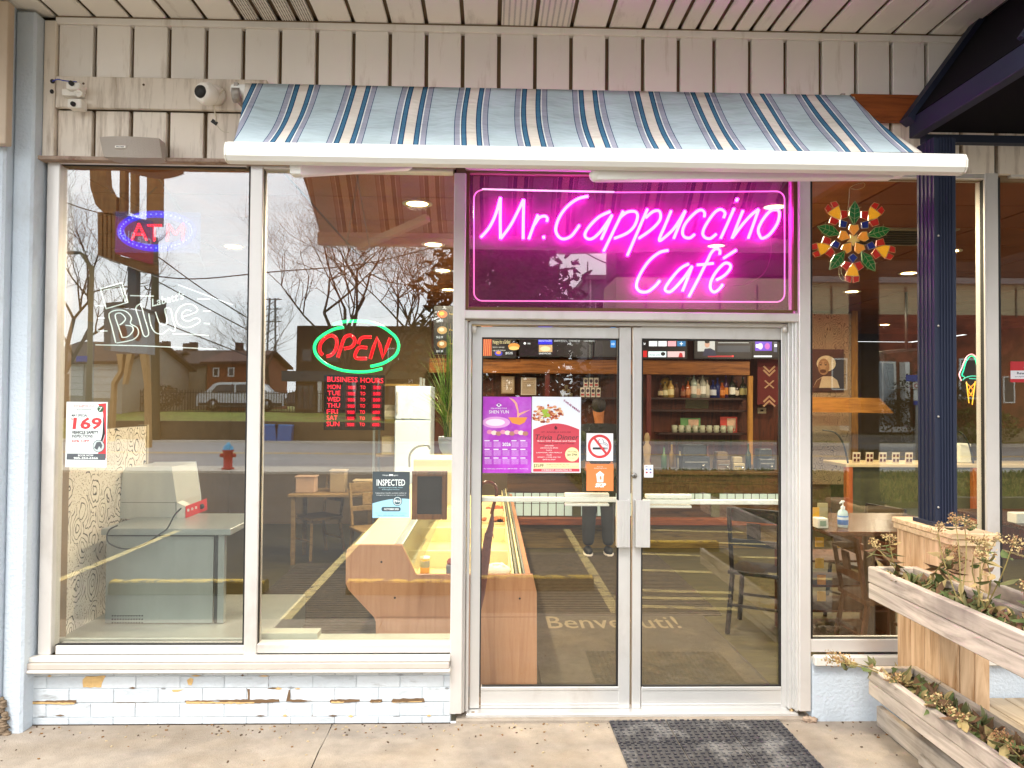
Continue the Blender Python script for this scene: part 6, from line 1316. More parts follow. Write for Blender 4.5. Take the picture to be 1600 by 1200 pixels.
# row of townhouses, left
def gable(px0,px1,peave,pridge,v,depth,wall,roof,lab,name='house',wins=(),doors=(),trim=None):
    a = RV(px0,600,v); b = RV(px1,600,v); x0,x1 = min(a.x,b.x),max(a.x,b.x); ze = RV((px0+px1)/2,peave,v).z; zr = RV((px0+px1)/2,pridge,v).z
    t = thing(name, ((x0+x1)/2,-v-depth/2,GZ), lab, 'house', 'houses across the road')
    mb = MB(wall); mb.box(x0,x1,-v-depth,-v,GZ,ze); 
    mb.add([(x0,-v-depth,ze),(x0,-v,ze),(x0,-v-depth/2,zr-.05)],[(0,1,2)],wall); mb.add([(x1,-v-depth,ze),(x1,-v,ze),(x1,-v-depth/2,zr-.05)],[(2,1,0)],wall); mb.build('wall', t)
    mb = MB(roof)
    for s_ in (1,-1):
        y0 = -v-depth/2+s_*(depth/2+.4); mb.extr([(x0-.3,y0,ze-.1),(x1+.3,y0,ze-.1),(x1+.3,-v-depth/2,zr+.05),(x0-.3,-v-depth/2,zr+.05)],(0,0,.14))
    mb.build('roof', t)
    for w_ in wins: wnd(t,*w_,v,m_wf,m_dk,0)
    for (q0,q1,q2,q3) in doors:
        A = RV(q0,q3,v); B = RV(q1,q2,v); mb = MB(M('garage_door_white','#c9cac4',.6,var=.04)); xx0,xx1 = min(A.x,B.x),max(A.x,B.x)
        for k in range(5): h0 = A.z+(B.z-A.z)*k/5; mb.box(xx0,xx1,-v,-v+.05,h0+.01,A.z+(B.z-A.z)*(k+1)/5-.01)
        mb.build('garage_door', t)
    return t
m_rf = M('brown_shingle','#35231c',.9,var=.25,scale=6); m_rf2 = M('red_shingle','#4c2a20',.9,var=.25,scale=6)
gable(60,190,566,530,33,8,M('grey_clapboard','#9c988c',.8,var=.08,stretch=(1,1,12)),m_rf,'long low house with two white garage doors at the far left of the reflection','garage_house',doors=((84,131,568,618),(141,184,567,622)))
gable(192,236,572,545,40,8,M('white_siding','#c4c8ca',.8,var=.05),m_rf,'small white house with a tall dark window behind the pylon sign legs','house',wins=((206,563,211,584),))
gable(238,320,568,545,42,8,M('beige_siding','#a39a84',.8,var=.06),m_rf,'beige townhouse with a brown roof right of the utility pole','house',wins=((246,574,252,586),(262,574,268,586),(286,574,292,586)))
gable(322,392,566,546,40,8,M('townhouse_brick','#7d4128',.9,var=.2,scale=6),m_rf2,'red brick townhouse with a dark red roof behind the parked car','house',wins=((332,574,342,588),(356,574,366,588)))
for k,(px,py,v_) in enumerate(((258,545,46),(300,546,46),(290,548,46),(372,548,44))):
    p = RV(px,py,v_); mb = MB(M('chimney_brick','#4a3a34',.9)); mb.box(p.x-.2,p.x+.2,-v_-.3,-v_+.1,p.z-.6,p.z+.5); mb.build('chimney', None, ['first chimney from the pylon sign on the townhouse roofs','third chimney from the pylon sign on the townhouse roofs','second chimney from the pylon sign on the townhouse roofs','last chimney above the red brick townhouse'][k], 'chimney')
BZ = 1.05
bk = MB(m_grass); bk.add([(-70,-29.75,.70),(1.2,-29.75,.70),(1.2,-34,BZ),(-70,-34,BZ),(1.2,-130,BZ),(-70,-130,BZ),(1.2,-29.75,GZ),(-70,-29.75,GZ),(1.2,-34,GZ),(1.2,-130,GZ)],[(0,1,2,3),(3,2,4,5),(7,6,1,0),(6,8,2,1),(8,9,4,2)]); bk.build('grass_bank', kind='structure')
# iron fence
v = 34.5; FZ = BZ-.2
f = thing('iron_fence', (RV(380,640,v).x,-v,FZ), 'dark iron picket fence along the far pavement', 'fence')
m_ir = M('black_iron','#15151a',.6); xa, xb = sorted((RV(218,640,v).x, RV(700,640,v).x))
mb = MB(m_ir); mb.box(xa,xb,-v-.02,-v+.02,FZ+.2,FZ+.24); mb.box(xa,xb,-v-.02,-v+.02,FZ+1.15,FZ+1.19); mb.build('rail', f)
n = int((xb-xa)/.135); pk = None
for k in range(n):
    x = xa+k*.135
    if k >= 290: break
    if pk is None: mb = MB(m_ir); mb.box(x-.016,x+.016,-v-.012,-v+.012,FZ-.1,FZ+1.32); pk = mb.build('picket', f); px0_ = x
    else: o = pk.copy(); COL.objects.link(o); o.parent = f; o.location = (x-px0_,0,0)
# parked cars beyond the fence
def car(px, v, col, lab, L_=4.5, Hh=1.62, rz=0):
    GZ = BZ; c = RV(px,640,v); t = thing('parked_car', (c.x,-v,GZ), lab, 'car'); k = L_/4.5
    prof = [(-2.2,.35),(-2.25,.75),(-2.15,.98),(-1.75,1.06),(-1.35,1.50),(-1.1,1.6),(.55,1.62),(.95,1.5),(1.35,1.08),(2.0,.98),(2.22,.8),(2.25,.38)]
    P = [(c.x+x*k, GZ+z*Hh/1.62) for x,z in prof]
    m_b = M('car_paint_'+col.strip('#'),col,.25,coat=.6,var=.03); mb = MB(m_b); mb.prism([(x,z) for x,z in P][::-1], -v-1.7, -v); mb.build('body', t, bevel=.06)
    mb = MB(M('car_glass','#10161a',.05)); 
    W_ = [(-1.5,1.08),(-1.22,1.46),(-1.02,1.53),(.5,1.55),(.82,1.45),(1.15,1.1)]
    for y in (-v-1.71,-v+.005): mb.prism([(c.x+x*k,GZ+z*Hh/1.62) for x,z in W_][::-1], y, y+.012)
    mb.build('side_glass', t); mb = MB(M('black_cladding','#1a1a1c',.6)); mb.box(c.x-2.2*k,c.x+2.2*k,-v-.001,-v+.03,GZ+.3,GZ+.46); mb.box(c.x-1.7*k,c.x+1.8*k,-v-1.66,-v-.04,GZ+.2,GZ+.34); mb.build('sill_cladding', t)
    mb = MB(m_b); mb.box(c.x-.28*k,c.x-.2*k,-v+.018,-v+.03,GZ+1.08*Hh/1.62,GZ+1.54*Hh/1.62); mb.build('pillar', t)
    for x in (-1.4,1.4):
        mb = MB(M('tyre','#121212',.9)); mb.lathe([(0,-.1),(.33,-.1),(.35,0),(.33,.1),(0,.1)], (c.x+x*k,-v-.1,GZ+.35), 20, ax='y'); w_ = mb.build('wheel', t)
        mb = MB(M('alloy','#a8a9ab',.3,metal=.8)); mb.lathe([(0,0),(.2,0),(.21,-.02),(0,-.03)], (c.x+x*k,-v+.006,GZ+.35), 14, ax='y'); mb.v = [Vector((p.x,p.y,p.z)) for p in mb.v]; mb.build('rim', w_)
    mb = MB(M('lamp_glass','#d8dce0',.1)); mb.box(c.x+2.12*k,c.x+2.26*k,-v-.4,-v-.05,GZ+.78,GZ+.92); mb.build('headlight', t)
    mb = MB(M('tail_glass','#7a1212',.2)); mb.box(c.x-2.26*k,c.x-2.16*k,-v-.4,-v-.05,GZ+.8,GZ+.98); mb.build('tail_light', t)
car(374,37,'#c7ccd0','silver white car parked beyond the iron fence',4.6,1.52)
car(512,37,'#14162c','dark navy car parked in front of the flat roofed building',4.2,1.6)
# low retaining wall and shrubs
v = 29.4; mb = MB(M('stone_wall','#4d4436',.95,var=.3,scale=3)); xa,xb = sorted((RV(150,640,v).x,RV(740,640,v).x)); mb.box(xa,xb,-v-.33,-v,GZ,.74); mb.build('garden_wall', None, 'dark stone retaining wall along the far side of the road', 'wall')
# blue bins
for k,px in enumerate((421,443)):
    v = 29.0; c = RV(px,660,v); t = thing('recycling_bin', (c.x,-v,GZ), ['left one of two blue recycling bins by the road','right one of two blue recycling bins by the road'][k], 'bin', 'blue recycling bins')
    mb = MB(M('blue_plastic','#1a5a9c',.5)); mb.extr([(c.x-.3,-v,GZ),(c.x+.3,-v,GZ),(c.x+.36,-v,GZ+.7),(c.x-.36,-v,GZ+.7)],(0,-.5,0)); mb.build('tub', t); mb = MB(M('blue_rim','#2a7ac0',.5)); mb.box(c.x-.38,c.x+.38,-v-.53,-v+.03,GZ+.701,GZ+.75); mb.build('rim', t)
# hydrant
v = 15.6; c = RV(355,700,v); hy = thing('fire_hydrant', (c.x,-v,GZ+.06), 'red fire hydrant with pale blue cap on the near kerb of the road', 'fire hydrant')
mb = MB(M('hydrant_red','#a81418',.45)); mb.lathe([(0,0),(.16,0),(.16,.04),(.11,.06),(.12,.45),(.15,.47),(.15,.5),(0,.5)], (c.x,-v,GZ+.06), 16); mb.lathe([(0,-.2),(.05,-.2),(.05,.2),(0,.2)], (c.x,-v,GZ+.42), 10, ax='x'); mb.build('barrel', hy)
mb = MB(M('hydrant_blue','#3a9cc4',.45)); mb.lathe([(.14,.501),(.12,.58),(.06,.63),(.03,.68),(0,.68)], (c.x,-v,GZ+.06), 14); mb.build('cap', hy)
# pylon sign of planks
v = 11.5; y = -v; pq = lambda px,py: RV(px,py,v)
py_ = thing('pylon_sign', (pq(197,640).x,y,GZ), 'tall plank clad pylon sign with a red board and grey cabinet in the car park', 'sign')
m_pk = WOOD('old_plank','#5a4227','#8a6a42','z',.4); m_pk2 = WOOD('pale_leg_wood','#9a7848','#c4a070','z',.5)
for px,pb in ((181,330),(198,330),(231,350)): 
    a = pq(px,640); mb = MB(m_pk); zt = pq(px,236).z; zb = pq(px,pb).z; mb.box(a.x-(.14 if px == 231 else .05),a.x+(.14 if px == 231 else .05),y-.2,y-.01,zb,zt); mb.build('post', py_)
arc = [pq(x,yy) for x,yy in ((136,236),(138,290),(146,318),(160,332),(178,334),(178,305),(170,300),(163,285),(160,236))]
mb = MB(m_pk); mb.extr(arc,(0,-.25,0)); mb.build('curved_fin', py_)
for k in range(4):
    a = pq(150+k*7,0); pts = [pq(150+k*7,330+k*1),pq(157+k*7,330+k),pq(157+k*7,401+k*3),pq(150+k*7,398+k*3)]; mb = MB(m_pk); mb.extr([Vector((p.x,y+.0,p.z)) for p in pts],(0,-.2,0)); mb.build('plank', py_, bevel=.01)
mb = MB(m_pk); mb.extr([pq(178,398),pq(238,412),pq(238,426),pq(215,424),pq(178,408)],(0,-.2,0)); mb.build('plank', py_)
mb = MB(M('sign_red','#8a2230',.5,var=.08)); q = [pq(178,332),pq(238,348),pq(237,414),pq(178,396)]; mb.extr(q,(0,.03,0)); mb.build('red_board', py_)
mb = MB(M('sign_navy','#191c38',.5)); mb.extr([pq(176,330),pq(238,346),pq(238,352),pq(180,337)],(0,.08,0)); mb.build('board_edge', py_)
mb = MB(M('sign_white','#c9c2c0',.6)); A = pq(236,389); B = pq(183,372); mb.text3('Café',(A.x*0+pq(183,378).x,y+.055,pq(183,378).z),(-1,0,0) if False else (1,0,0),(0,0,1),.01,.01) if 0 else None
xr = max(pq(183,380).x,pq(236,380).x); xl = min(pq(183,380).x,pq(236,380).x)
mb.text3('cafe 9169',(xr,y+.055,pq(210,385).z),(-1,0,0.22),(0,0,1),xr-xl,.22,bold=.01); mb.build('board_lettering', py_)
v2 = 11.6; mb = MB(M('cabinet_grey','#8d979c',.5)); mb.extr([pq(171,478),pq(228,486),pq(228,553),pq(171,548)],(0,-.35,0)); mb.build('sign_cabinet', py_); mb = MB(M('cabinet_side','#4b585c',.5)); mb.extr([pq(160,478),pq(170.5,478),pq(170.5,548),pq(160,546)],(0,-.3,0)); mb.build('cabinet_side', py_)
mb = MB(M('cabinet_cap','#3a444c',.5)); mb.extr([pq(163,472),pq(188,470),pq(232,483),pq(232,487),pq(188,476),pq(163,478)],(0,-.4,0)); mb.build('cabinet_cap', py_)
mb = MB(M('printed_oval','#6b3a32',.6,var=.5,scale=8)); 
for cx_ in (190,213): mb.extr([RV(cx_+6.5*math.cos(a*.52),520+13*math.sin(a*.52),v)+Vector((0,.003,0)) for a in range(12)],(0,.01,0))
mb.build('printed_pictures', py_)
mb = MB(M('steel_post','#39464c',.5,metal=.3)); a = pq(197,640); mb.box(a.x-.09,a.x+.09,y-.28,y-.1,pq(197,478).z,pq(197,415).z); mb.build('centre_post', py_)
for pts in (((180,553),(190,553),(188,580),(176,600),(172,690),(166,690),(172,596),(184,578)),((196,553),(204,553),(193,600),(189,600)),((216,553),(226,553),(229,600),(231,700),(224,700),(222,600))):
    mb = MB(m_pk2); mb.extr([Vector((pq(*p).x, y, max(GZ,pq(*p).z))) for p in pts],(0,-.14,0)); mb.build('leg', py_)
# utility pole, lamp, wires
v = 29.2; c = RV(243,640,v); up_ = thing('utility_pole', (c.x,-v,GZ), 'wooden utility pole with a transformer beside the pylon sign', 'utility pole')
zt = RV(239,372,v).z; mb = MB(M('pole_wood','#4c4a36',.9,var=.2,stretch=(1,1,.1))); mb.tube([(c.x,-v,GZ),(RV(240,400,v).x,-v,zt)],.2,n=10,r1=.14); mb.build('pole', up_)
p = RV(250,487,v); mb = MB(M('transformer_grey','#3b4046',.5)); mb.lathe([(0,-.45),(.3,-.45),(.3,.42),(.08,.5),(0,.5)], (p.x,-v+.2,p.z), 14); mb.build('transformer', up_)
p = RV(229,452,v); mb = MB(mg); mb.tube(smoothpath([(RV(241,452,v).x,-v,p.z),(p.x,-v,p.z),(RV(225,447,v).x,-v,p.z+.15)]),.03,n=5); mb.build('cross_arm', up_)
v = 15.9; c = RV(137,640,v); lp = thing('street_lamp', (c.x,-v,GZ), 'grey street lamp with a curved arm reflected left of the pylon sign', 'street lamp')
m_lp = M('lamp_post_metal','#6b6142',.6); mb = MB(m_lp); mb.tube([(c.x,-v,GZ),(c.x,-v,RV(137,415,v).z)],.09,n=8,r1=.06); mb.build('pole', lp)
mb = MB(m_lp); mb.tube(smoothpath([RV(x,yy,v) for x,yy in ((138,420),(133,408),(127,397),(118,393))]),.035,n=6); mb.build('arm', lp)
mb = MB(M('lamp_head_grey','#5a5f5c',.5)); p = RV(113,394,v); mb.blob(p,(.22,.1,.05)); mb.build('lamp_head', lp)
p = RV(131,560,v); mb = MB(M('street_blue','#1a3c9c',.5)); a = RV(120,556,v); b = RV(137,565,v); mb.box(min(a.x,b.x),max(a.x,b.x),-v+.07,-v+.09,b.z,a.z); mb.build('street_name_plate', lp)
v = 46; c = RV(423,640,v); mb = MB(M('lattice_grey','#6d7276',.7)); 
tw = thing('lattice_mast', (c.x,-v,GZ), 'thin lattice mast reflected at the left edge of the middle window', 'mast')
zt = RV(423,465,v).z
for s_ in (-.35,.35): mb.beam((c.x+s_*1.2,-v,GZ),(c.x+s_*.5,-v,zt),.1,.1)
for k in range(14):
    z0 = GZ+(zt-GZ)*k/14; z1 = GZ+(zt-GZ)*(k+1)/14; mb.beam((c.x-.4,-v,z0),(c.x+.4,-v,z1),.05,.05)
mb.build('lattice', tw); mb = MB(M('mast_arm','#5a5e60',.7)); 
for pyy in (467,482,502): mb.beam((c.x-.9,-v,RV(423,pyy,v).z),(c.x+.6,-v,RV(423,pyy,v).z),.06,.06)
mb.build('cross_arm', tw)
m_wr = M('wire_black','#1d1f22',.6)
for k,(pts,v_) in enumerate(((((84,308),(120,322),(160,333)),16),(((240,398),(320,455),(400,505)),20),(((243,432),(300,436),(390,428),(560,412),(712,378)),24),(((245,440),(320,480),(395,520)),20),(((245,500),(320,530),(395,560)),20),(((236,430),(222,500),(215,520)),19),(((912,392),(935,405),(960,415)),30))):
    mb = MB(m_wr); mb.tube(smoothpath([RV(x,yy,v_) for x,yy in pts]), .018*v_/20, n=4); mb.build('overhead_wire', None, ['overhead wire reflected at the upper left of the left window','wire sloping down from the top of the utility pole','long level wire crossing behind the bare trees','second wire sloping from the utility pole','lowest wire sloping from the transformer','guy wire beside the utility pole','thin wire crossing the sky patch in the transom'][k], 'wire')
# street signs on a post, right
v = 15.8; c = RV(1434,640,v); sp_ = thing('street_sign_post', (c.x,-v,GZ), 'street sign post with blue name plate and no stopping plates near the navy post', 'street sign')
mb = MB(M('galvanised','#8d8d88',.5,metal=.5)); mb.tube([(c.x,-v,GZ),(c.x,-v,RV(1434,585,v).z)],.035,n=8); mb.build('post', sp_)
def plate(x0,y0,x1,y1,mat,nm,dy=.05): mb = MB(mat); a=RV(x0,y1,v); b=RV(x1,y0,v); mb.box(min(a.x,b.x),max(a.x,b.x),-v+dy,-v+dy+.01,a.z,b.z); return mb.build(nm, sp_)
plate(1415,586,1452,596,M('street_blue',0),'name_plate'); plate(1426,598,1445,608,m_wf,'parking_plate'); plate(1427,610,1444,626,m_wf,'parking_plate'); plate(1427,627,1444,633,M('street_blue',0),'lower_plate')
mb = MB(M('ring_red','#a01c20',.5)); 
for cx_ in (1431,1440): p = RV(cx_,603,v); mb.lathe([(.04,-.062),(.065,-.062),(.065,-.066),(.04,-.066)], (p.x,-v,p.z), 14, ax='y')
mb.build('no_stopping_ring', sp_)
# shrubs and verge growth
def tufts(name, n, area, hgt, mats_, lab=None):
    rn = random.Random(77); mb = MB(mats_[0]); x0,x1,y0,y1,zz = area
    for k in range(n):
        x = rn.uniform(x0,x1); y = rn.uniform(y0,y1); h = hgt*rn.uniform(.4,1.2); a = rn.uniform(0,3.14); w_ = rn.uniform(.015,.04)
        d = Vector((math.cos(a)*w_,math.sin(a)*w_,0)); le = Vector((rn.uniform(-1,1),rn.uniform(-1,1),0))*h*.5
        mb.add([Vector((x,y,zz))-d, Vector((x,y,zz))+d, Vector((x,y,zz+h))+le],[(0,1,2)],rn.choice(mats_))
    return mb.build(name, kind='stuff')
gm = [M('tuft_green','#5c6e26',.9,var=.3),M('tuft_olive','#7c7a3a',.9,var=.3),M('tuft_dark','#33401c',.9,var=.3),M('tuft_straw','#a08a52',.9,var=.2)]
tag(tufts('verge_grass', 22000, (1.9,16,-14.9,-9.3,GZ+.1), .13, gm), 'rough winter grass growing on the verge beyond the car park', 'grass')
def shrub(px,v,w_,h_,lab,seed,mats_):
    rn = random.Random(seed); c = RV(px,650,v); mb = MB(mats_[0])
    for k in range(1400):
        d = Vector((rn.gauss(0,1),rn.gauss(0,1),rn.gauss(0,1))).normalized()*rn.uniform(.5,1)**.5; p = Vector((c.x+d.x*w_,-v+d.y*w_*.6,GZ+h_*.5+d.z*h_*.5+(1.1 if v > 33 else 0)))
        u = Vector((rn.uniform(-1,1),rn.uniform(-1,1),rn.uniform(-1,1))).normalized()*.09; q = u.cross(Vector((rn.uniform(-1,1),rn.uniform(-1,1),1))).normalized()*.05
        mb.add([p-u,p+q,p+u,p-q],[(0,1,2,3)],rn.choice(mats_))
    mb.build('shrub', None, lab, 'shrub')
sm_ = [M('shrub_dark','#242d16',.9,var=.3),M('shrub_brown','#4c3a22',.9,var=.3)]
shrub(1455,31,2.0,3.6,'dark brown shrub behind the street signs',1,sm_); shrub(1405,31,1.8,2.1,'low dark shrub at the foot of the white porch',2,sm_); shrub(680,33,2.4,3.2,'dark hedge at the right end of the flat roofed building',3,sm_); shrub(225,36,2.0,1.6,'dark bush between the white house and the townhouse',4,sm_)
shrub(1525,31,2.2,1.7,'olive shrub right of the navy post reflection',6,[gm[0],gm[2]])
v = 14.6; mb = MB(M('verge_wall','#5b5243',.95,var=.3,scale=3)); xa,xb = sorted((RV(1275,640,v).x,RV(1800,640,v).x)); mb.box(xa,xb,-9.25,-9.05,GZ,GZ+.22); mb.build('verge_edging', None, 'low grey stone edging in front of the grass verge', 'edging')
# ------------------------------------------------------------------ posters and stickers on the glass
def poster(name, x0,y0,x1,y1,Y,lab,cat,bg,draw):
    a = W(x0,y1,Y); b = W(x1,y0,Y); t = thing(name, ((a.x+b.x)/2,Y,a.z), lab, cat)
    mb = MB(bg); mb.prect(x0,y0,x1,y1,Y,bg,d=.0015); mb.build('sheet', t)
    mb = MB(bg); draw(mb, Y-.0006); mb.build('print', t)
F = lambda n,c,var=0: M('ink_'+n, c, .6, var=var)
PW_ = F('white','#e6ebe6'); PR = F('coral','#c93a3c'); PK = F('black','#26282c'); PG = F('grey','#55585c')
def dr(mb,Y):
    mb.ppoly([(153,631),(166,630),(165.5,716),(149,716),(158,700),(164,680),(163,660),(161,645)],Y,PR); mb.ppoly([(160,644),(163,660),(164,678),(158,696),(153,706),(155,697),(160,678),(161,660)],Y-.0003,PK)
    mb.ptext('StraightLine',115,632,147,637,Y,F('crimson','#b02a30')); mb.ptext('Automotive',119,638,143,641,Y,PK); mb.pdisc(157,639,5,5,Y-.0006,F('green_badge','#3a5a3a')); mb.ptext('7',154,636,160,642,Y-.0009,PW_)
    mb.ptext('MAY SPECIAL',112,647,137,651,Y,PK,bold=.02); mb.ptext('$',111,653,114,657,Y,PR); mb.ptext('169',113,652,158,671,Y-.0004,PR,bold=.03,shear=2)
    mb.ptext('VEHICLE SAFETY',112,673,154,678,Y-.0008,PK,bold=.03); mb.ptext('INSPECTIONS',112,679,145,684,Y,PK,bold=.03)
    mb.ptext('20% OFF',111,687,140,691,Y,PR,bold=.03); 
    for k,s_ in enumerate(('ALL SERVICES AFTER','GETTING A VEHICLE','SAFETY FROM US')): mb.ptext(s_,111,693+k*3,141-k*3,695+k*3,Y,PG)
    mb.pdisc(154,697,9.5,10,Y-.001,PG); mb.pdisc(154,697,8.5,9,Y-.0013,F('pale_grey','#b9c4c0')); mb.ppoly([(147,700),(151,691),(157,690),(160,696),(158,702),(155,697),(152,703)],Y-.0016,PG)
    mb.ppoly([(104.5,708.5),(165,709),(164.6,719),(103.8,718)],Y-.0008,PG); mb.ptext('BOOK NOW',122,710,146,713,Y-.0012,PW_,bold=.02); mb.ptext('905-354-6366',115,714,153,717.5,Y-.0012,PW_,bold=.03)
    mb.ptext('www.straightlineautomotive.ca',109,720.5,158,722.5,Y,PG); mb.ptext('info@straightlineautomotive.ca',109,724,157,726,Y,PG)
GY = .031
poster('service_flyer',103,628,167,730,GY,'white and red vehicle safety inspection flyer with a large 169 taped in the left window','flyer',PW_,dr)
def dr(mb,Y):
    mb.ptext('Niagara  Region',598,741.5,622,744,Y,PW_); mb.ppoly([(608,741),(614,741),(613.5,744),(611,743),(608.5,744)],Y-.0003,PW_)
    mb.ptext('INSPECTED',588.5,749,633,759,Y,PW_,bold=.01); mb.ptext('By Niagara Region Public Health',592,761,629,763,Y,F('ice','#a8d0d8')); mb.ptext('& Emergency Services',597,764,624,766,Y,F('ice',0))
    mb.ptext('Inspection results posted online at',587,769.5,635,771.5,Y,PW_); mb.ptext('niagararegion.ca inspect',588,773,634,774.5,Y,PW_)
    n=16; mb.ppoly([(582,791)]+[(582+58*k/n, 791-12*math.sin(math.pi*(.5*k/n+.12))+0) for k in range(n+1)]+[(640,809),(582,809)],Y-.0003,F('light_cyan','#96c4d4'))
    mb.pdisc(621,783,7.5,7.5,Y-.0008,F('teal_ring','#31525c')); mb.pring(621,783,5.4,6.2,Y-.0011,PW_); mb.ptext('PH-I',616.5,781,625.5,785,Y-.0011,PW_,bold=.03)
    mb.ppoly(rr(596,792,626,799,3),Y-.0008,F('slate','#3a4850')); mb.ptext('OCTOBER 2025',600,794,623,797,Y-.0011,PW_,bold=.02); mb.ptext('For more information call the inspector',587,801,636,802.5,Y-.0008,F('teal_text','#3a7080')); mb.ptext('905-688-8248 ext 7590',590,804.5,632,806,Y-.0008,F('teal_text',0))
poster('inspection_notice',582,737,640,809,GY,'dark grey and pale blue notice headed INSPECTED in the middle window','notice',F('charcoal','#3c4548'),dr)
GD = DY+.017
def shen_mat():
    m = M('magenta_sky_print','#a834b4',.5,var=.25,scale=9,dirt=('#c070cc',7,.45,.75,(1,1,1))); return m
def dr(mb,Y):
    mb.pdisc(775,660,22,9,Y,F('glow1','#d89ad0')); mb.pdisc(774,660,15,5.5,Y-.0003,F('glow2','#f0d8e4'))
    mb.ppoly([(775,633),(779.5,630),(784,633),(779.5,636)],Y-.0004,PW_); mb.pdisc(779.5,632.6,1.8,1.8,Y-.0007,F('violet','#7a2a8c')); mb.ptext('2026 WORLD TOUR',767,637,792,639,Y-.0004,PW_); mb.ptext('SHEN YUN',764,641,795,646,Y-.0004,PW_)
    mb.ppoly([(795,621),(803,624),(808,630),(810,640),(811,646),(818,643),(829,640),(820,645),(812,649),(808,655),(808,642),(804,630)],Y-.0008,F('peach_skin','#e6a88c')); mb.ppoly([(794,652),(824,652),(820,660),(812,664),(800,661)],Y-.0009,F('orange_skirt','#e8903c'))
    for k in range(9): mb.pdisc(765+k*7,675+(k%3)*1.2,4.5,3.5,Y-.0005-.0001*k,F(('petal_pink','petal_cream','petal_brown')[k%3],('#d888a8','#e8d0c0','#b07868')[k%3]))
    mb.ptext('2026',785,691.5,798,697,Y-.0008,PW_,bold=.02)
    for r_ in range(3):
        for c_ in range(5):
            if r_ == 0 and c_ == 2: continue
            x = 757+c_*14; y = 688+r_*13.5
            mb.prect(x,y,x+8,y+1.3,Y-.0004,PW_)
            for q in range(5): mb.prect(x,y+2.6+q*1.7,x+11.5,y+3.3+q*1.7,Y-.0004,F('calendar_lilac','#e0b8e8'))
            for q in range(6): mb.prect(x+.3+q*2,y+2.2,x+1+q*2,y+10.6,Y-.0006,shen_mat())
    mb.ptext('ShenYun.org',812,731.5,825,733.5,Y-.0004,PW_); mb.ptext('Buy tickets today at ShenYun.com 1-888-974-3698',756,731.5,808,733.5,Y-.0004,PW_)
poster('calendar_poster',751.5,620,830,739,GD,'magenta 2026 calendar poster with a dancer on the left door glass','poster',shen_mat(),dr)
def dr(mb,Y):
    n = 30; mb.ppoly([(833,664)]+[(833+72*k/n, 671-9.5*math.sin(math.pi*k/n)) for k in range(n+1)]+[(905,723),(833,723)],Y,F('dinner_red','#c4404e'))
    mb.ppoly([(833,661)]+[(833+72*k/n, 669.5-9.5*math.sin(math.pi*k/n)) for k in range(n+1)]+[(905,672)]+[(905-72*k/n, 671-9.5*math.sin(math.pi*k/n)) for k in range(n+1)],Y-.0002,F('dark_rim','#5a1a1c')) if 0 else None
    mb.pdisc(861,644,42,22,Y-.0001,F('plate_white','#dfe5ee')) if 0 else None
    r2 = random.Random(4)
    for k in range(110):
        a = r2.uniform(0,6.28); q = r2.uniform(0,1)**.6; x = 858+25*q*math.cos(a)-3; y = 647+14*q*math.sin(a)
        if 834 < x < 884 and y < 662-((x-858)/25)**2*-4: mb.pdisc(x,min(y,659),r2.uniform(1.5,3.6),r2.uniform(1,2.4),Y-.0003-.00001*k,F('food%d'%(k%5),('#b0522c','#8c3420','#d8a070','#c87848','#e4c8a4')[k%5]),7)
    for k in range(14): mb.pdisc(852+r2.uniform(-6,6),646+r2.uniform(-5,5),2.4,2,Y-.0016-.00001*k,F('herb','#9cb83a'),6)
    for k,ch in enumerate('Fundraiser'): mb.ptext(ch,881+k*2.6,624.5+k*1.9,883.4+k*2.6,628+k*1.9,Y-.0006,F('plum_text','#8c1c5c'),bold=.02)
    mb.ptext('ST. ANGELA HOUSE',846,674,892,676.5,Y-.0004,F('dark_wine','#5a1a28')); mb.ppoly([(868,665),(871,668),(870,671),(867,671),(866,668)],Y-.0005,F('dark_wine',0))
    mb.ptext('Trivia  Dinner',835,679,903,687,Y-.0004,PK,shear=2); mb.ptext('Event with Friends and Family',840,688,900,690.5,Y-.0004,PW_,bold=.01); mb.ptext('Fundraiser and Chef Dinner',842,691.5,898,694,Y-.0004,F('dark_wine',0),bold=.01)
    for k,(s_,w_) in enumerate((('APPETIZERS',14),('GARDEN SALAD, BREAD',28),('PASTA',9),('LASAGNA, MEATBALLS',40),('SALAD',8),('DESSERT, COFFEE AND TEA',36),('SERVED ALL NIGHT',20))): mb.ptext(s_,858-w_/2,695.5+k*3.6,858+w_/2,697.4+k*3.6,Y-.0004,PW_)
    mb.pdisc(894,710,11,11,Y-.0008,F('cream_disc','#ecdfa4')); mb.ptext('Thursday',886.5,704.5,902,707.5,Y-.0011,PK); mb.ptext('Jan 29th',886,708.5,902,713,Y-.0011,PK,bold=.02); mb.ptext('6 pm',890,715,898,717,Y-.0011,PG)
    mb.prect(833,723.3,905.5,732,Y-.0004,F('cream_band','#ecdfa4')); mb.ptext('$35/PP',834,725,849.5,731,Y-.0008,PK,bold=.01); mb.ptext('RESERVATIONS 905-356-5020',854,725,890,727,Y-.0008,PG); mb.ptext('or at 905-354-1117 Niagara Falls, Ontario',854,728.4,903,730.4,Y-.0008,PG)
    mb.prect(833,732.3,905.5,737,Y-.0004,F('dinner_red',0)); mb.ptext('4178 BRIDGE ST. NIAGARA FALLS, ON',846,733.3,893,736,Y-.0008,PW_,bold=.02)
poster('dinner_poster',831,620,907.5,738.5,GD,'white and red Trivia Dinner poster with a pasta plate on the left door','poster',F('poster_white','#dfe4ea'),dr)
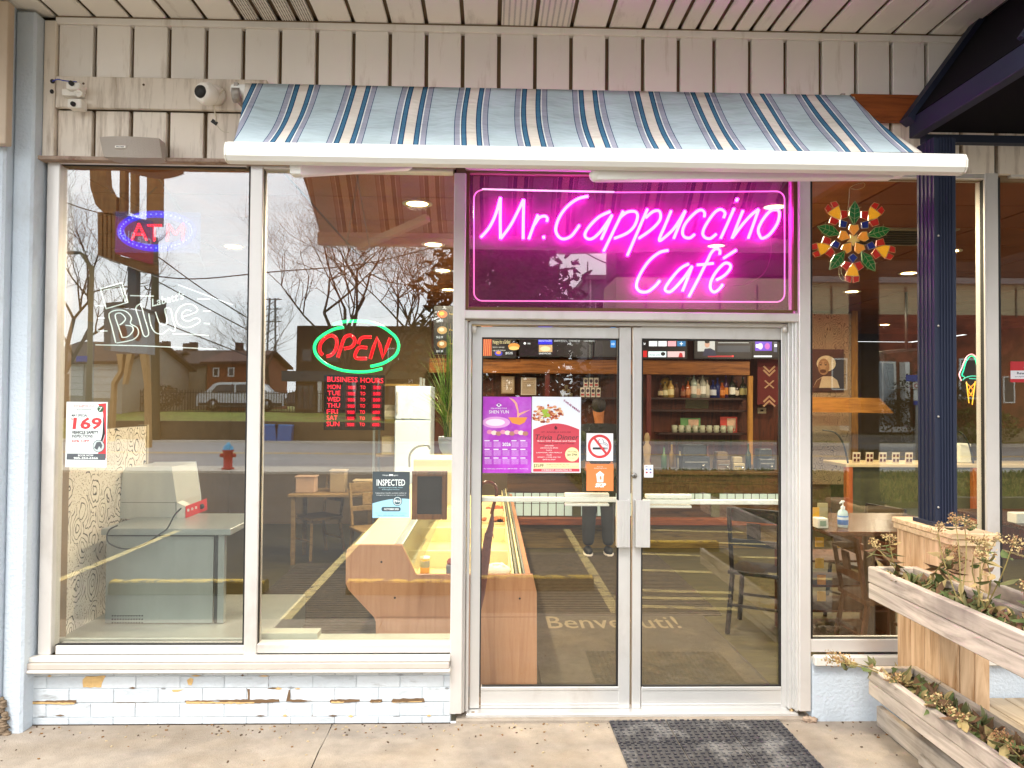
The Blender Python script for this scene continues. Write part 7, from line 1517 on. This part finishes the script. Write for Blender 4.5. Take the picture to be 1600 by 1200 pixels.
def dr(mb,Y):
    mb.pring(937,697.5,14.5,18.6,Y,PR,36); c = W(937,697.5,Y-.0005)
    mb.ppoly([(925.8,684),(928.5,681.8),(950.5,710),(947.8,712.4)],Y-.0006,PR); mb.prect(926,699,945,702.3,Y-.0003,PK); mb.prect(946,699,947.4,702.3,Y-.0003,PK); mb.prect(948.2,699,949.2,702.3,Y-.0003,PK)
    for pts in (((938,685.5),(935.5,688),(936,692),(940,693.5),(945,694),(948,697)),((941,686.5),(943,689),(942.5,691.5),(946,692),(949.5,695),(949.8,698))):
        P = smoothpath([W(x,y,Y-.0003) for x,y in pts]); q = MB(PK)
        mb.tube(P,.0012,PK,n=4)
    mb.ptext('R-5110',951,717,956,718.6,Y,PG)
poster('no_smoking_sticker',916.5,677,958,720,GD,'white no smoking sticker with red circle at the right of the left door','sticker',F('sticker_white','#e4e2e4'),dr)
def dr(mb,Y):
    mb.ppoly([(937.5,736),(944,741),(943,743.5),(942.5,753.5),(933,753.5),(932,743.5),(931,741)],Y,PW_); o = F('orange_inner','#dc7c40')
    for k in range(3): mb.prect(934.6+k*2.6,743+(k==1)*-2,935.2+k*2.6,752.8,Y-.0003,o)
    mb.ppoly([(937,744),(939,744),(939.4,748),(938,750),(936.8,748)],Y-.0002,o)
    mb.ptext('SKIP',929.5,755,946,761.5,Y,PW_,bold=.05,shear=1.5); mb.ptext('Proud to be',933,728.5,942,730,Y,PW_); mb.ptext('delivering with',928,731,948,732.6,Y,PW_)
poster('delivery_sticker',916.5,725,958.5,767,GD,'orange delivery sticker reading SKIP below the no smoking sticker','sticker',F('delivery_orange','#dc7c40'),dr)
def dr(mb,Y):
    mb.prect(1008.5,728,1012,729,Y,PG)
    for i in range(2):
        for j in range(2): mb.prect(1009+i*6,732+j*5,1012+i*6,734.6+j*5,Y,F('pay%d%d'%(i,j),('#8090c0','#a0303c','#3878b0','#7a5a8c')[i*2+j]))
poster('payment_sticker',1006.5,726.5,1020.5,746,GD,'small white payment card sticker by the lock on the right door','sticker',F('sticker_white',0),dr)
def dr(mb,Y):
    mb.prect(1579,579,1640,592,Y,F('white_band','#dcd8dc')); mb.ptext('Rewards',1589,581,1612,585,Y-.0003,F('navy_text','#1c1c3a'),bold=.02); mb.ptext('accepted here',1586,587,1612,590,Y-.0003,F('navy_text',0)); mb.ptext('Airline',1600,571,1620,575,Y,PW_)
poster('card_sticker',1579,565,1640,597.5,GY,'red and white rewards sticker cut by the right edge of the photo','sticker',F('signal_red','#b8101c'),dr)
mb = MB(M('black_tag','#141414',.6)); mb.prect(1496,563,1530,590,GY,d=.002) if 0 else None

# ------------------------------------------------------------------ cameras and speaker on the wall
c = W(323,147,-.16); cm = thing('security_camera', (c.x,-.1,c.z), 'white round turret security camera on the trim board left of the awning', 'security camera')
m_cam = M('camera_white','#e4ddd2',.4,var=.05); fwd = Vector((-.32,-.92,-.10)).normalized(); q = fwd.to_track_quat('Y','Z').to_matrix()
def orient(mb, o, rot): mb.v = [o+rot@v for v in mb.v]; return mb
mb = orient(MB(m_cam).lathe([(0,-.065),(.03,-.06),(.052,-.035),(.06,0),(.052,.032),(.04,.045),(0,.046)],(0,0,0),24,ax='y'), c, q @ Matrix.Diagonal((1,-1,1))); mb.build('ball_housing', cm)
mb = orient(MB(mg).lathe([(0,.046),(.033,.046),(.031,.056),(0,.058)],(0,0,0),20,ax='y'), c, q @ Matrix.Diagonal((1,-1,1))); mb.build('lens', cm)
b0 = W(337,150,-.04); mb = MB(m_cam); mb.lathe([(0,0),(.055,0),(.052,.03),(.035,.055),(0,.06)], (b0.x,-.036,b0.z), 22, ax='y'); mb.build('base', cm)
mb = MB(M('cream_cable','#cbbfa8',.5)); mb.tube(smoothpath([W(x,y,-.1) for x,y in ((349,140),(343,148),(336,156),(334,165),(336,178),(338,190))]),.004,n=6); mb.tube(smoothpath([W(x,y,-.07) for x,y in ((338,192),(342,200),(350,206),(358,207))]),.002,n=5); mb.build('cable', cm)
mb = MB(mg); mb.obox(W(335,191,-.09),(.03,.012,.02),Matrix.Rotation(.6,3,'Y')); mb.build('connector', cm)
mb = MB(M('rust_bolt','#6b5a48',.6,metal=.4)); p = W(347,141,-.05); mb.tube([p,p+Vector((-.03,0,-.01))],.012,n=8); mb.build('hinge', cm)
c = W(114,148,-.1); c2_ = thing('box_camera', (c.x,-.06,W(114,169,-.1).z), 'small white double box camera with blue cable at the left end of the trim board', 'security camera')
mb = MB(m_cam)
def PB(x0,y0,x1,y1,Y0,Y1,mat=None): a=W(x0,y1,Y0); b=W(x1,y0,Y0); return mb.box(a.x,b.x,Y0,Y1,a.z,b.z,mat)
PB(105,154,127,168,-.10,-.037); mb.build('lower_box', c2_, bevel=.004); mb = MB(m_cam); PB(103,129,124,139,-.11,-.037); mb.build('upper_box', c2_, bevel=.004)
mb = MB(m_cam); PB(96,139.5,127,149,-.08,-.037); mb.tube(smoothpath([W(x,y,-.12) for x,y in ((116,146),(120,142),(127,144),(127,149),(121,151))]),.006,n=6); mb.build('bracket', c2_, bevel=.003)
for px,py in ((115,163),(114,132)): mb = MB(mg); p = W(px,py,-.1); mb.lathe([(0,0),(.013,0),(.012,.012 if py>150 else .014),(0,.014)],(p.x,-.10 if py>150 else -.11,p.z),14,ax='y'); mb.build('lens', c2_)
mb = MB(M('blue_cable','#2a3a9c',.5)); mb.tube(smoothpath([W(x,y,-.09) for x,y in ((82,127),(90,124),(100,126),(110,127),(120,128))]),.003,n=6); mb.build('cable', c2_)
mb = MB(mg); mb.blob(W(82,127,-.06),(.012,.012,.012)); mb.blob(W(81,143,-.06),(.01,.01,.012)); mb.build('connector', c2_)
sp = thing('loudspeaker', (W(197,246,-.1).x,-.08,W(197,246,-.1).z), 'curved beige outdoor loudspeaker above the left window', 'loudspeaker')
SYY = -.16; mb = MB(M('speaker_grille','#a89c90',.6,var=.05,bump=.5,bscale=300)); n = 12; vs = []
top = [(148,209),(242,213)]; bot = [(155,241),(247,244)]
for i in range(n+1):
    u = i/n; bow = -.05*math.sin(math.pi*u); y_ = SYY+bow+.05
    p = W(148+94*u, 209+3*math.sin(math.pi*u)+2*u, SYY); q_ = W(155+92*u, 240+5*math.sin(math.pi*u)+2*u, SYY)
    vs += [(p.x,y_,p.z),(q_.x,y_,q_.z),(p.x,-.03,p.z),(q_.x,-.03,q_.z)]
fs = []
for i in range(n): a = i*4; b = a+4; fs += [(a+1,b+1,b,a),(a,b,b+2,a+2),(a+3,b+3,b+1,a+1)]
fs += [(0,2,3,1),(n*4+1,n*4+3,n*4+2,n*4)]
mb.add(vs,fs); mb.build('cabinet', sp)
mb = MB(m_cam); p = W(189,230,SYY); mb.box(p.x-.027,p.x+.027,SYY-.008,SYY+.003,p.z-.006,p.z+.006); mb.build('badge', sp); mb = MB(PK); mb.text3('BOSE',(p.x-.02,SYY-.009,p.z-.003),(1,0,0),(0,0,1),.04,.006,bold=.03); mb.build('badge_lettering', sp)

# ------------------------------------------------------------------ rubber mat tiles outside the right door
m_rub = M('black_rubber','#302e33',.55,var=.2,scale=9,bump=.3,bscale=200,dirt=('#7d7a78',4.5,.5,.7,(1,1,1)))
A = G(949,1124); Bq = G(1210,1119); Cq = G(980,1200)
ux = (Bq-A)/3; ux.z = 0; uy = (Cq-A); uy.z = 0; uy.normalize(); ts = ux.length; uy = uy*ts*1.02
fm = thing('rubber_mat', ((A+Bq)/2+Vector((0,-.3,0))), 'worn black rubber mat of interlocking studded tiles before the right door', 'door mat')
for i in range(3):
    for j in range(3):
        o = A+ux*i+uy*j; mb = MB(m_rub); g = .003; e1 = ux.normalized(); e2 = uy.normalized()
        R3 = Matrix((e1, e2, Vector((0,0,1)))).transposed()
        # cells with open holes: a lattice of bars over a thin sheet
        mb.obox(o+ux*.5+uy*.5+Vector((0,0,.006)), (ts-2*g, ts-2*g, .006), R3)
        nn = 9
        for a_ in range(nn):
            for b_ in range(nn):
                c = o+ux*((a_+.5)/nn)+uy*((b_+.5)/nn)+Vector((0,0,.012)); off = (a_+b_)%2
                mb.obox(c, (ts/nn*.66, ts/nn*.34, .006) if off else (ts/nn*.34, ts/nn*.66, .006), R3)
        if j == 0:
            for a_ in range(6): c = o+ux*((a_+.4)/6)-uy*.03+Vector((0,0,.006)); mb.obox(c, (ts/6*.6, ts*.05, .008), R3)
        mb.build('mat_tile', fm)

# ------------------------------------------------------------------ timber planter, navy post and roof on the right
m_ced = WOOD('weathered_cedar','#85786b','#cbbba8','y',.55,.8,dirt=('#5f564e',2.6,.5,.75)); m_cedz = WOOD('cedar_upright','#a0764c','#d9b690','z',.5,.7,dirt=('#8a6a4c',2.2,.55,.8)); m_cedx = WOOD('cedar_cross','#a5855f','#d6b892','x',.6,.7)
DZ = .13                                             # deck level
dk = thing('timber_deck', (3.4,-1,0), 'weathered grey timber deck to the right of the planters', 'deck')
m_dkb = WOOD('deck_board','#8c7a66','#b5a48c','y',.5,.8)
k = 0; x = 2.56
while x < 6: 
    mb = MB(m_dkb); mb.box(x, x+.135, -2.3, -.012, DZ-.03, DZ); mb.build('deck_board', dk, bevel=.004); x += .142
# lower skirt board
s0 = G(1378,1125,.0); sx = W(1378,1110,-.12).x
mb = MB(m_ced); mb.box(sx+.0, sx+.035, -2.2, -.06, .003, DZ-.02); mb.build('skirt_board', dk, bevel=.004); mb = MB(m_ced); mb.box(sx-.02, sx+.0, -2.2, -.5, .003, .05); mb.build('skirt_board', dk, bevel=.004)
# pedestal: square box with a lid, its far side near the wall
pz = W(1495,834,-.62).z
pdl = thing('timber_pedestal', (2.6,-.4,DZ), 'square cedar pedestal box carrying the navy post', 'pedestal')
xl0 = W(1414,950,-.2).x; xl1 = W(1497,1000,-.62).x; xl_ = (xl0+xl1)/2
xrr = W(1547,1050,-.62).x
YN, YF = -.62, -.10
top = W(1495,834,-.64).z
for k in range(4):
    y0 = YF+(YN-YF)*k/4; y1 = YF+(YN-YF)*(k+1)/4; mb = MB(m_cedz); mb.box(xl_, xl_+.02, y1+.002, y0-.002, DZ+.001, top-.06); mb.build('side_board', pdl, bevel=.003)
for k in range(2):
    x0 = xl_+.021+(xrr-xl_-.021)*k/2; x1 = xl_+.021+(xrr-xl_-.021)*(k+1)/2; mb = MB(m_cedz); mb.box(x0+.001, x1-.001, YN, YN+.02, DZ+.001, top-.06); mb.build('front_board', pdl, bevel=.003)
mb = MB(m_cedz); mb.box(xrr-.02, xrr, YN+.021, YF, DZ+.001, top-.06); mb.build('side_board', pdl, bevel=.003)
mb = MB(m_cedx); mb.box(xl_-.02, xrr+.02, YN-.02, YF+.0, top-.06, top-.028); mb.build('lid_trim', pdl, bevel=.004)
for k in range(3):
    y0 = YF+.0+(YN-.03-YF)*k/3; y1 = YF+(YN-.03-YF)*(k+1)/3; mb = MB(m_cedx); mb.box(xl_-.03, xrr+.03, y1+.002, y0-.002, top-.027, top); mb.build('lid_board', pdl, bevel=.004)
# planter boxes
def planter(zt, nb, bh, xL, xR, y0, y1, lab):
    t = thing('planter_box', ((xL+xR)/2,(y0+y1)/2,zt-nb*bh), lab, 'planter', 'weathered timber planter boxes')
    for k in range(nb):
        za = zt-bh*(k+1)+.0015; zb = zt-bh*k-.0015
        for a,b in ((xL,xL+.035),(xR-.035,xR)): mb = MB(m_ced); mb.box(a+rnd.uniform(-.002,.002),b,y0,y1,za,zb); mb.build('side_board', t, bevel=.005)
        mb = MB(m_ced); mb.box(xL+.0355,xR-.0355,y1-.036,y1,za,zb); mb.build('end_board', t, bevel=.004)
    mb = MB(M('dark_soil','#2c2118',.95,var=.3,scale=30,bump=1,bscale=60)); mb.box(xL+.0355,xR-.0355,y0,y1-.037,zt-nb*bh+.01,zt-.045); mb.build('soil', t)
    return t
PE = -.30
P1 = W(1356,884,PE); P1b = W(1357,935,PE); P2 = W(1356,1040,PE); P2b = W(1357,1085,PE)
bh1 = (P1.z-P1b.z)/2; bh2 = (P2.z-P2b.z)/2
xl2 = P1.x; 
pA = planter(P1.z, 2, bh1, xl2, xl_-.004, -2.6, PE, 'upper weathered cedar planter box of dried flowers passing beside the pedestal')
pB = planter(P2.z, 2, bh2, P2.x, P2.x+(xl_-.004-xl2), -2.6, PE, 'lower weathered cedar planter box of withered leaves near the ground')
mb = MB(m_ced); mb.box(xl_+.022-.0, 2.0, 0, 0, 0, 0) if 0 else None
mb = MB(m_ced); mb.box(xrr+.004, xrr+.04, -2.6, YN+.2, P1.z-.10, P1.z-.01); mb.build('rail_board', pdl, bevel=.004)
# dried plants
m_st = M('dry_stem','#8a7a45',.8,var=.3,scale=20); m_lf = [M('leaf_olive','#66653a',.8,var=.3,scale=20),M('leaf_tan','#a08a58',.8,var=.25,scale=20),M('leaf_green','#54602f',.8,var=.25,scale=20),M('leaf_brown','#6a4c30',.8,var=.3,scale=20)]
m_fl = [M('flower_tan','#9a7449',.85,var=.25,scale=30),M('flower_pale','#b39a68',.85,var=.2,scale=30),M('flower_brown','#78512f',.85,var=.25,scale=30)]
def leaf(mb, p, d, L_, w_, mat, rn):
    d = Vector(d).normalized(); s_ = d.cross(Vector((rn.uniform(-1,1),rn.uniform(-1,1),1))).normalized(); nrm = d.cross(s_)
    vs = []
    for i,(t,wd) in enumerate(((0,.1),(.3,.9),(.65,.8),(1,.05))):
        c = p+d*L_*t+nrm*(-.35*L_*t*t)+Vector((0,0,-.25*L_*t*t)); k = w_*wd
        vs += [c-s_*k+nrm*k*.7*rn.uniform(.3,1), c, c+s_*k+nrm*k*.7*rn.uniform(.3,1)]
    fs = []
    for i in range(3): a = i*3; fs += [(a,a+1,a+4,a+3),(a+1,a+2,a+5,a+4)]
    mb.add(vs, fs, mat, True)
def dried(base, h, lean, lab, seed, heads=3, leaves=16, fl=0, spread=.12):
    rn = random.Random(seed); base = Vector(base); t = thing('dried_plant', base, lab, 'dried plant', 'withered plants in the timber planters')
    ms, ml, mf_ = MB(m_st), MB(m_lf[0]), MB(m_fl[0])
    for k in range(heads):
        a = rn.uniform(0,6.28); tip = base+Vector(lean)*h*rn.uniform(.6,1.1)+Vector((math.cos(a)*spread,math.sin(a)*spread,h*rn.uniform(.7,1.05)))
        mid = (base+tip)/2+Vector((rn.uniform(-.03,.03),rn.uniform(-.03,.03),h*.08)); P = smoothpath([base+Vector((rn.uniform(-.03,.03),rn.uniform(-.03,.03),0)),mid,tip],4); ms.tube(P,.0035,n=5,r1=.002)
        for q in range(8):
            u = Vector((rn.gauss(0,1),rn.gauss(0,1),rn.gauss(.5,.6))).normalized()*rn.uniform(.02,.045); ms.tube([tip,tip+u],.0012,n=3)
            for w_ in range(13):
                c = tip+u+Vector((rn.gauss(0,.009),rn.gauss(0,.009),rn.gauss(0,.008))); s_ = rn.uniform(.003,.006)
                e1 = Vector((rn.gauss(0,1),rn.gauss(0,1),rn.gauss(0,1))).normalized(); e2 = e1.orthogonal().normalized()
                mf_.add([c-e1*s_,c+e2*s_,c+e1*s_,c-e2*s_],[(0,1,2,3)],m_fl[(fl+rn.choice((0,0,1)))%3])
        for q in range(leaves//heads): 
            p = P[rn.randrange(1,len(P)-1)]; leaf(ml,p,(rn.uniform(-1,1),rn.uniform(-1,1),rn.uniform(-.5,.5)),rn.uniform(.04,.09),rn.uniform(.010,.02),rn.choice(m_lf),rn)
    for q in range(leaves*3): leaf(ml, base+Vector((rn.uniform(-.07,.07),rn.uniform(-.14,.14),.01)),(rn.uniform(-1,1),rn.uniform(-1,1),rn.uniform(-.2,.7)),rn.uniform(.03,.10),rn.uniform(.006,.018),rn.choice(m_lf),rn)
    ms.build('stem', t); ml.build('leaves', t, kind='stuff'); mf_.build('flower_heads', t, kind='stuff')
xm1 = (xl2+xl_)/2; zA_ = P1.z-.045; zB_ = P2.z-.045; xm2 = P2.x+(xl_-xl2)/2
dried((xm1-.02,-.42,zA_), .18, (-.5,0,0), 'pale curled dried plant at the far end of the upper planter', 1, 2, 22, 1)
dried((xm1,-.62,zA_), .22, (.1,0,0), 'withered plant with a drooping brown leaf in the upper planter', 2, 2, 26, 2)
dried((xm1+.02,-.85,zA_), .40, (.1,0,0), 'tall dried plant with rust brown seed heads before the pedestal', 3, 3, 16, 0)
dried((xm1,-1.02,zA_), .32, (.25,0,0), 'bushy dried plant with cream flower heads in the upper planter', 4, 5, 26, 1)
dried((xm1+.02,-1.28,zA_), .20, (.1,0,0), 'low withered plant with curled green leaves in the upper planter', 5, 2, 30, 1)
dried((xm1+.12,-1.50,zA_), .34, (.1,0,0), 'dried plant with brown clustered heads at the right edge', 6, 5, 22, 2)
dried((xm1,-1.75,zA_), .18, (.1,0,0), 'lowest leafy withered plant at the near end of the upper planter', 7, 2, 26, 0)
dried((xm2-.03,-.38,zB_), .12, (-2.2,-.2,0), 'dried flower spray leaning left over the far end of the lower planter', 8, 3, 14, 0, .05)
dried((xm2,-.55,zB_), .08, (.1,0,0), 'small withered plant near the far end of the lower planter', 9, 1, 20, 0)
dried((xm2,-.80,zB_), .08, (.1,0,0), 'low mat of olive leaves midway along the lower planter', 10, 1, 30, 1)
dried((xm2,-1.05,zB_), .08, (.1,0,0), 'withered leaves with a pale stalk in the lower planter', 11, 1, 34, 1)
dried((xm2+.02,-1.30,zB_), .10, (.1,0,0), 'green and brown leaves toward the near end of the lower planter', 12, 3, 34, 2)
dried((xm2,-1.50,zB_), .10, (.1,0,0), 'pale flower clusters at the near end of the lower planter', 13, 4, 24, 1)
# navy post and gabled roof
m_navy = M('navy_metal','#121a30',.6,metal=.1,var=.1,scale=3); m_navyd = M('navy_black','#040408',.9,var=.1,spec=.12)
pg = thing('navy_pergola', (2.9,-.5,top), 'dark navy metal porch with ribbed post and steep roof at the right', 'porch')
PXc = W(1471,700,-.36).x; pw_ = (W(1496,700,-.44).x-W(1447,700,-.44).x)/2
ztp = W(1470,217,-.4).z
mb = MB(m_navy); xa, xb = W(1461,700,-.42).x, W(1496,700,-.42).x; xw0 = W(1446,700,-.25).x
mb.box(xa, xb, -.42, -.27, top+.001, ztp); mb.build('post', pg, bevel=.004)
mb = MB(m_navy); mb.box(xa-.002, xa+.012, -.424, -.27, top+.001, ztp)
for k in range(5): x = xa+.03+k*(xb-xa-.04)/5; mb.box(x, x+.006, -.426, -.4205, top+.001, ztp)
for k in range(4): y = -.40+k*.035; mb.box(xa-.006, xa-.001, y, y+.008, top+.001, ztp)
mb.build('post_rib', pg)
for py in (368,509,651,793): p = W(1467,py,-.43); mb = MB(M('bolt_steel','#a9a49c',.35,metal=.8)); mb.lathe([(0,0),(.006,0),(.005,.004),(0,.005)],(p.x,-.4245,p.z),10,ax='y'); mb.build('bolt', pg)
mb = MB(m_navy); mb.box(xa-.02,xb+.02,-.44,-.25,top+.0015,top+.02); mb.build('post_foot', pg)
ex = W(1420,200,-.15).x; ez1 = W(1420,187,-.15).z; ez0 = W(1421,217,-.15).z
mb = MB(m_navy); mb.box(ex, ex+.06, -3.4, -.15, ez0, ez1); mb.build('eave_beam', pg, bevel=.004)
mb = MB(m_navy); p = W(1430,218,-.15); mb.box(ex+.061, ex+3, -.2, -.15, ez0-.03, ez0+.01); mb.build('wall_beam', pg)
mb = MB(m_navyd); rise = 1.38; vs = [(ex+.0,-3.4,ez1+.001),(ex+.0,-.15,ez1+.001),(ex+1.4,-.15,ez1+1.4*rise),(ex+1.4,-3.4,ez1+1.4*rise)]; mb.extr(vs,(0.05,0,-.03)); mb.build('roof_slope', pg)
mb = MB(m_navyd); vs = [(ex+2.8,-3.4,ez1+.001),(ex+2.8,-.15,ez1+.001),(ex+1.4,-.15,ez1+1.4*rise),(ex+1.4,-3.4,ez1+1.4*rise)]; mb.extr(vs,(-.05,0,-.03)); mb.build('roof_slope', pg)
mb = MB(m_navyd); mb.box(ex+.0605, ex+2.8, -3.4, -.201, ez0+.02, ez0+.04); mb.build('ceiling_panel', pg)
mb = MB(m_navy); mb.beam((ex-.02,-.17,ez1-.02),(ex+1.4,-.17,ez1+1.4*rise-.0),.05,.09,up=(0,1,0)); mb.build('verge_trim', pg)
for y in (-1.0,-1.9,-2.8): mb = MB(m_navy); mb.beam((ex+.03,y,ez1+.03),(ex+1.4,y,ez1+1.4*rise+.03),.05,.03,up=(0,1,0)); mb.build('roof_batten', pg)

# grit and dead leaf scraps blown against the wall and planter
rn = random.Random(12); mb = MB(M('grit_brown','#4d3a28',.9)); mats_ = [M('grit_brown',0),M('grit_pale','#b09c7c',.9),M('leaf_scrap','#7a5630',.9)]
for k in range(420):
    x = rn.uniform(-2.6,2.4); y = -.01-abs(rn.gauss(0,.10)) if rn.random()<.6 else rn.uniform(-1.0,0); s_ = rn.uniform(.002,.007); a = rn.uniform(0,3.14); m_ = rn.choice(mats_)
    if -.9 < x < 1.7 and False: continue
    mb.obox((x,y,s_*.4),(s_*2,s_,s_*.8),Matrix.Rotation(a,3,'Z'),m_)
mb.build('ground_grit', None, 'scattered grit and leaf scraps on the pavement along the wall', 'grit', kind='stuff')
for k in range(5):
    x = -2.2+k*.32; mb = MB(M('trim_screw','#6a5340',.5,metal=.5)); mb.lathe([(.006,0),(.006,.003),(0,.004)],(x,-.035,W(250,137).z),8,ax='y'); mb.build('screw', cafe)
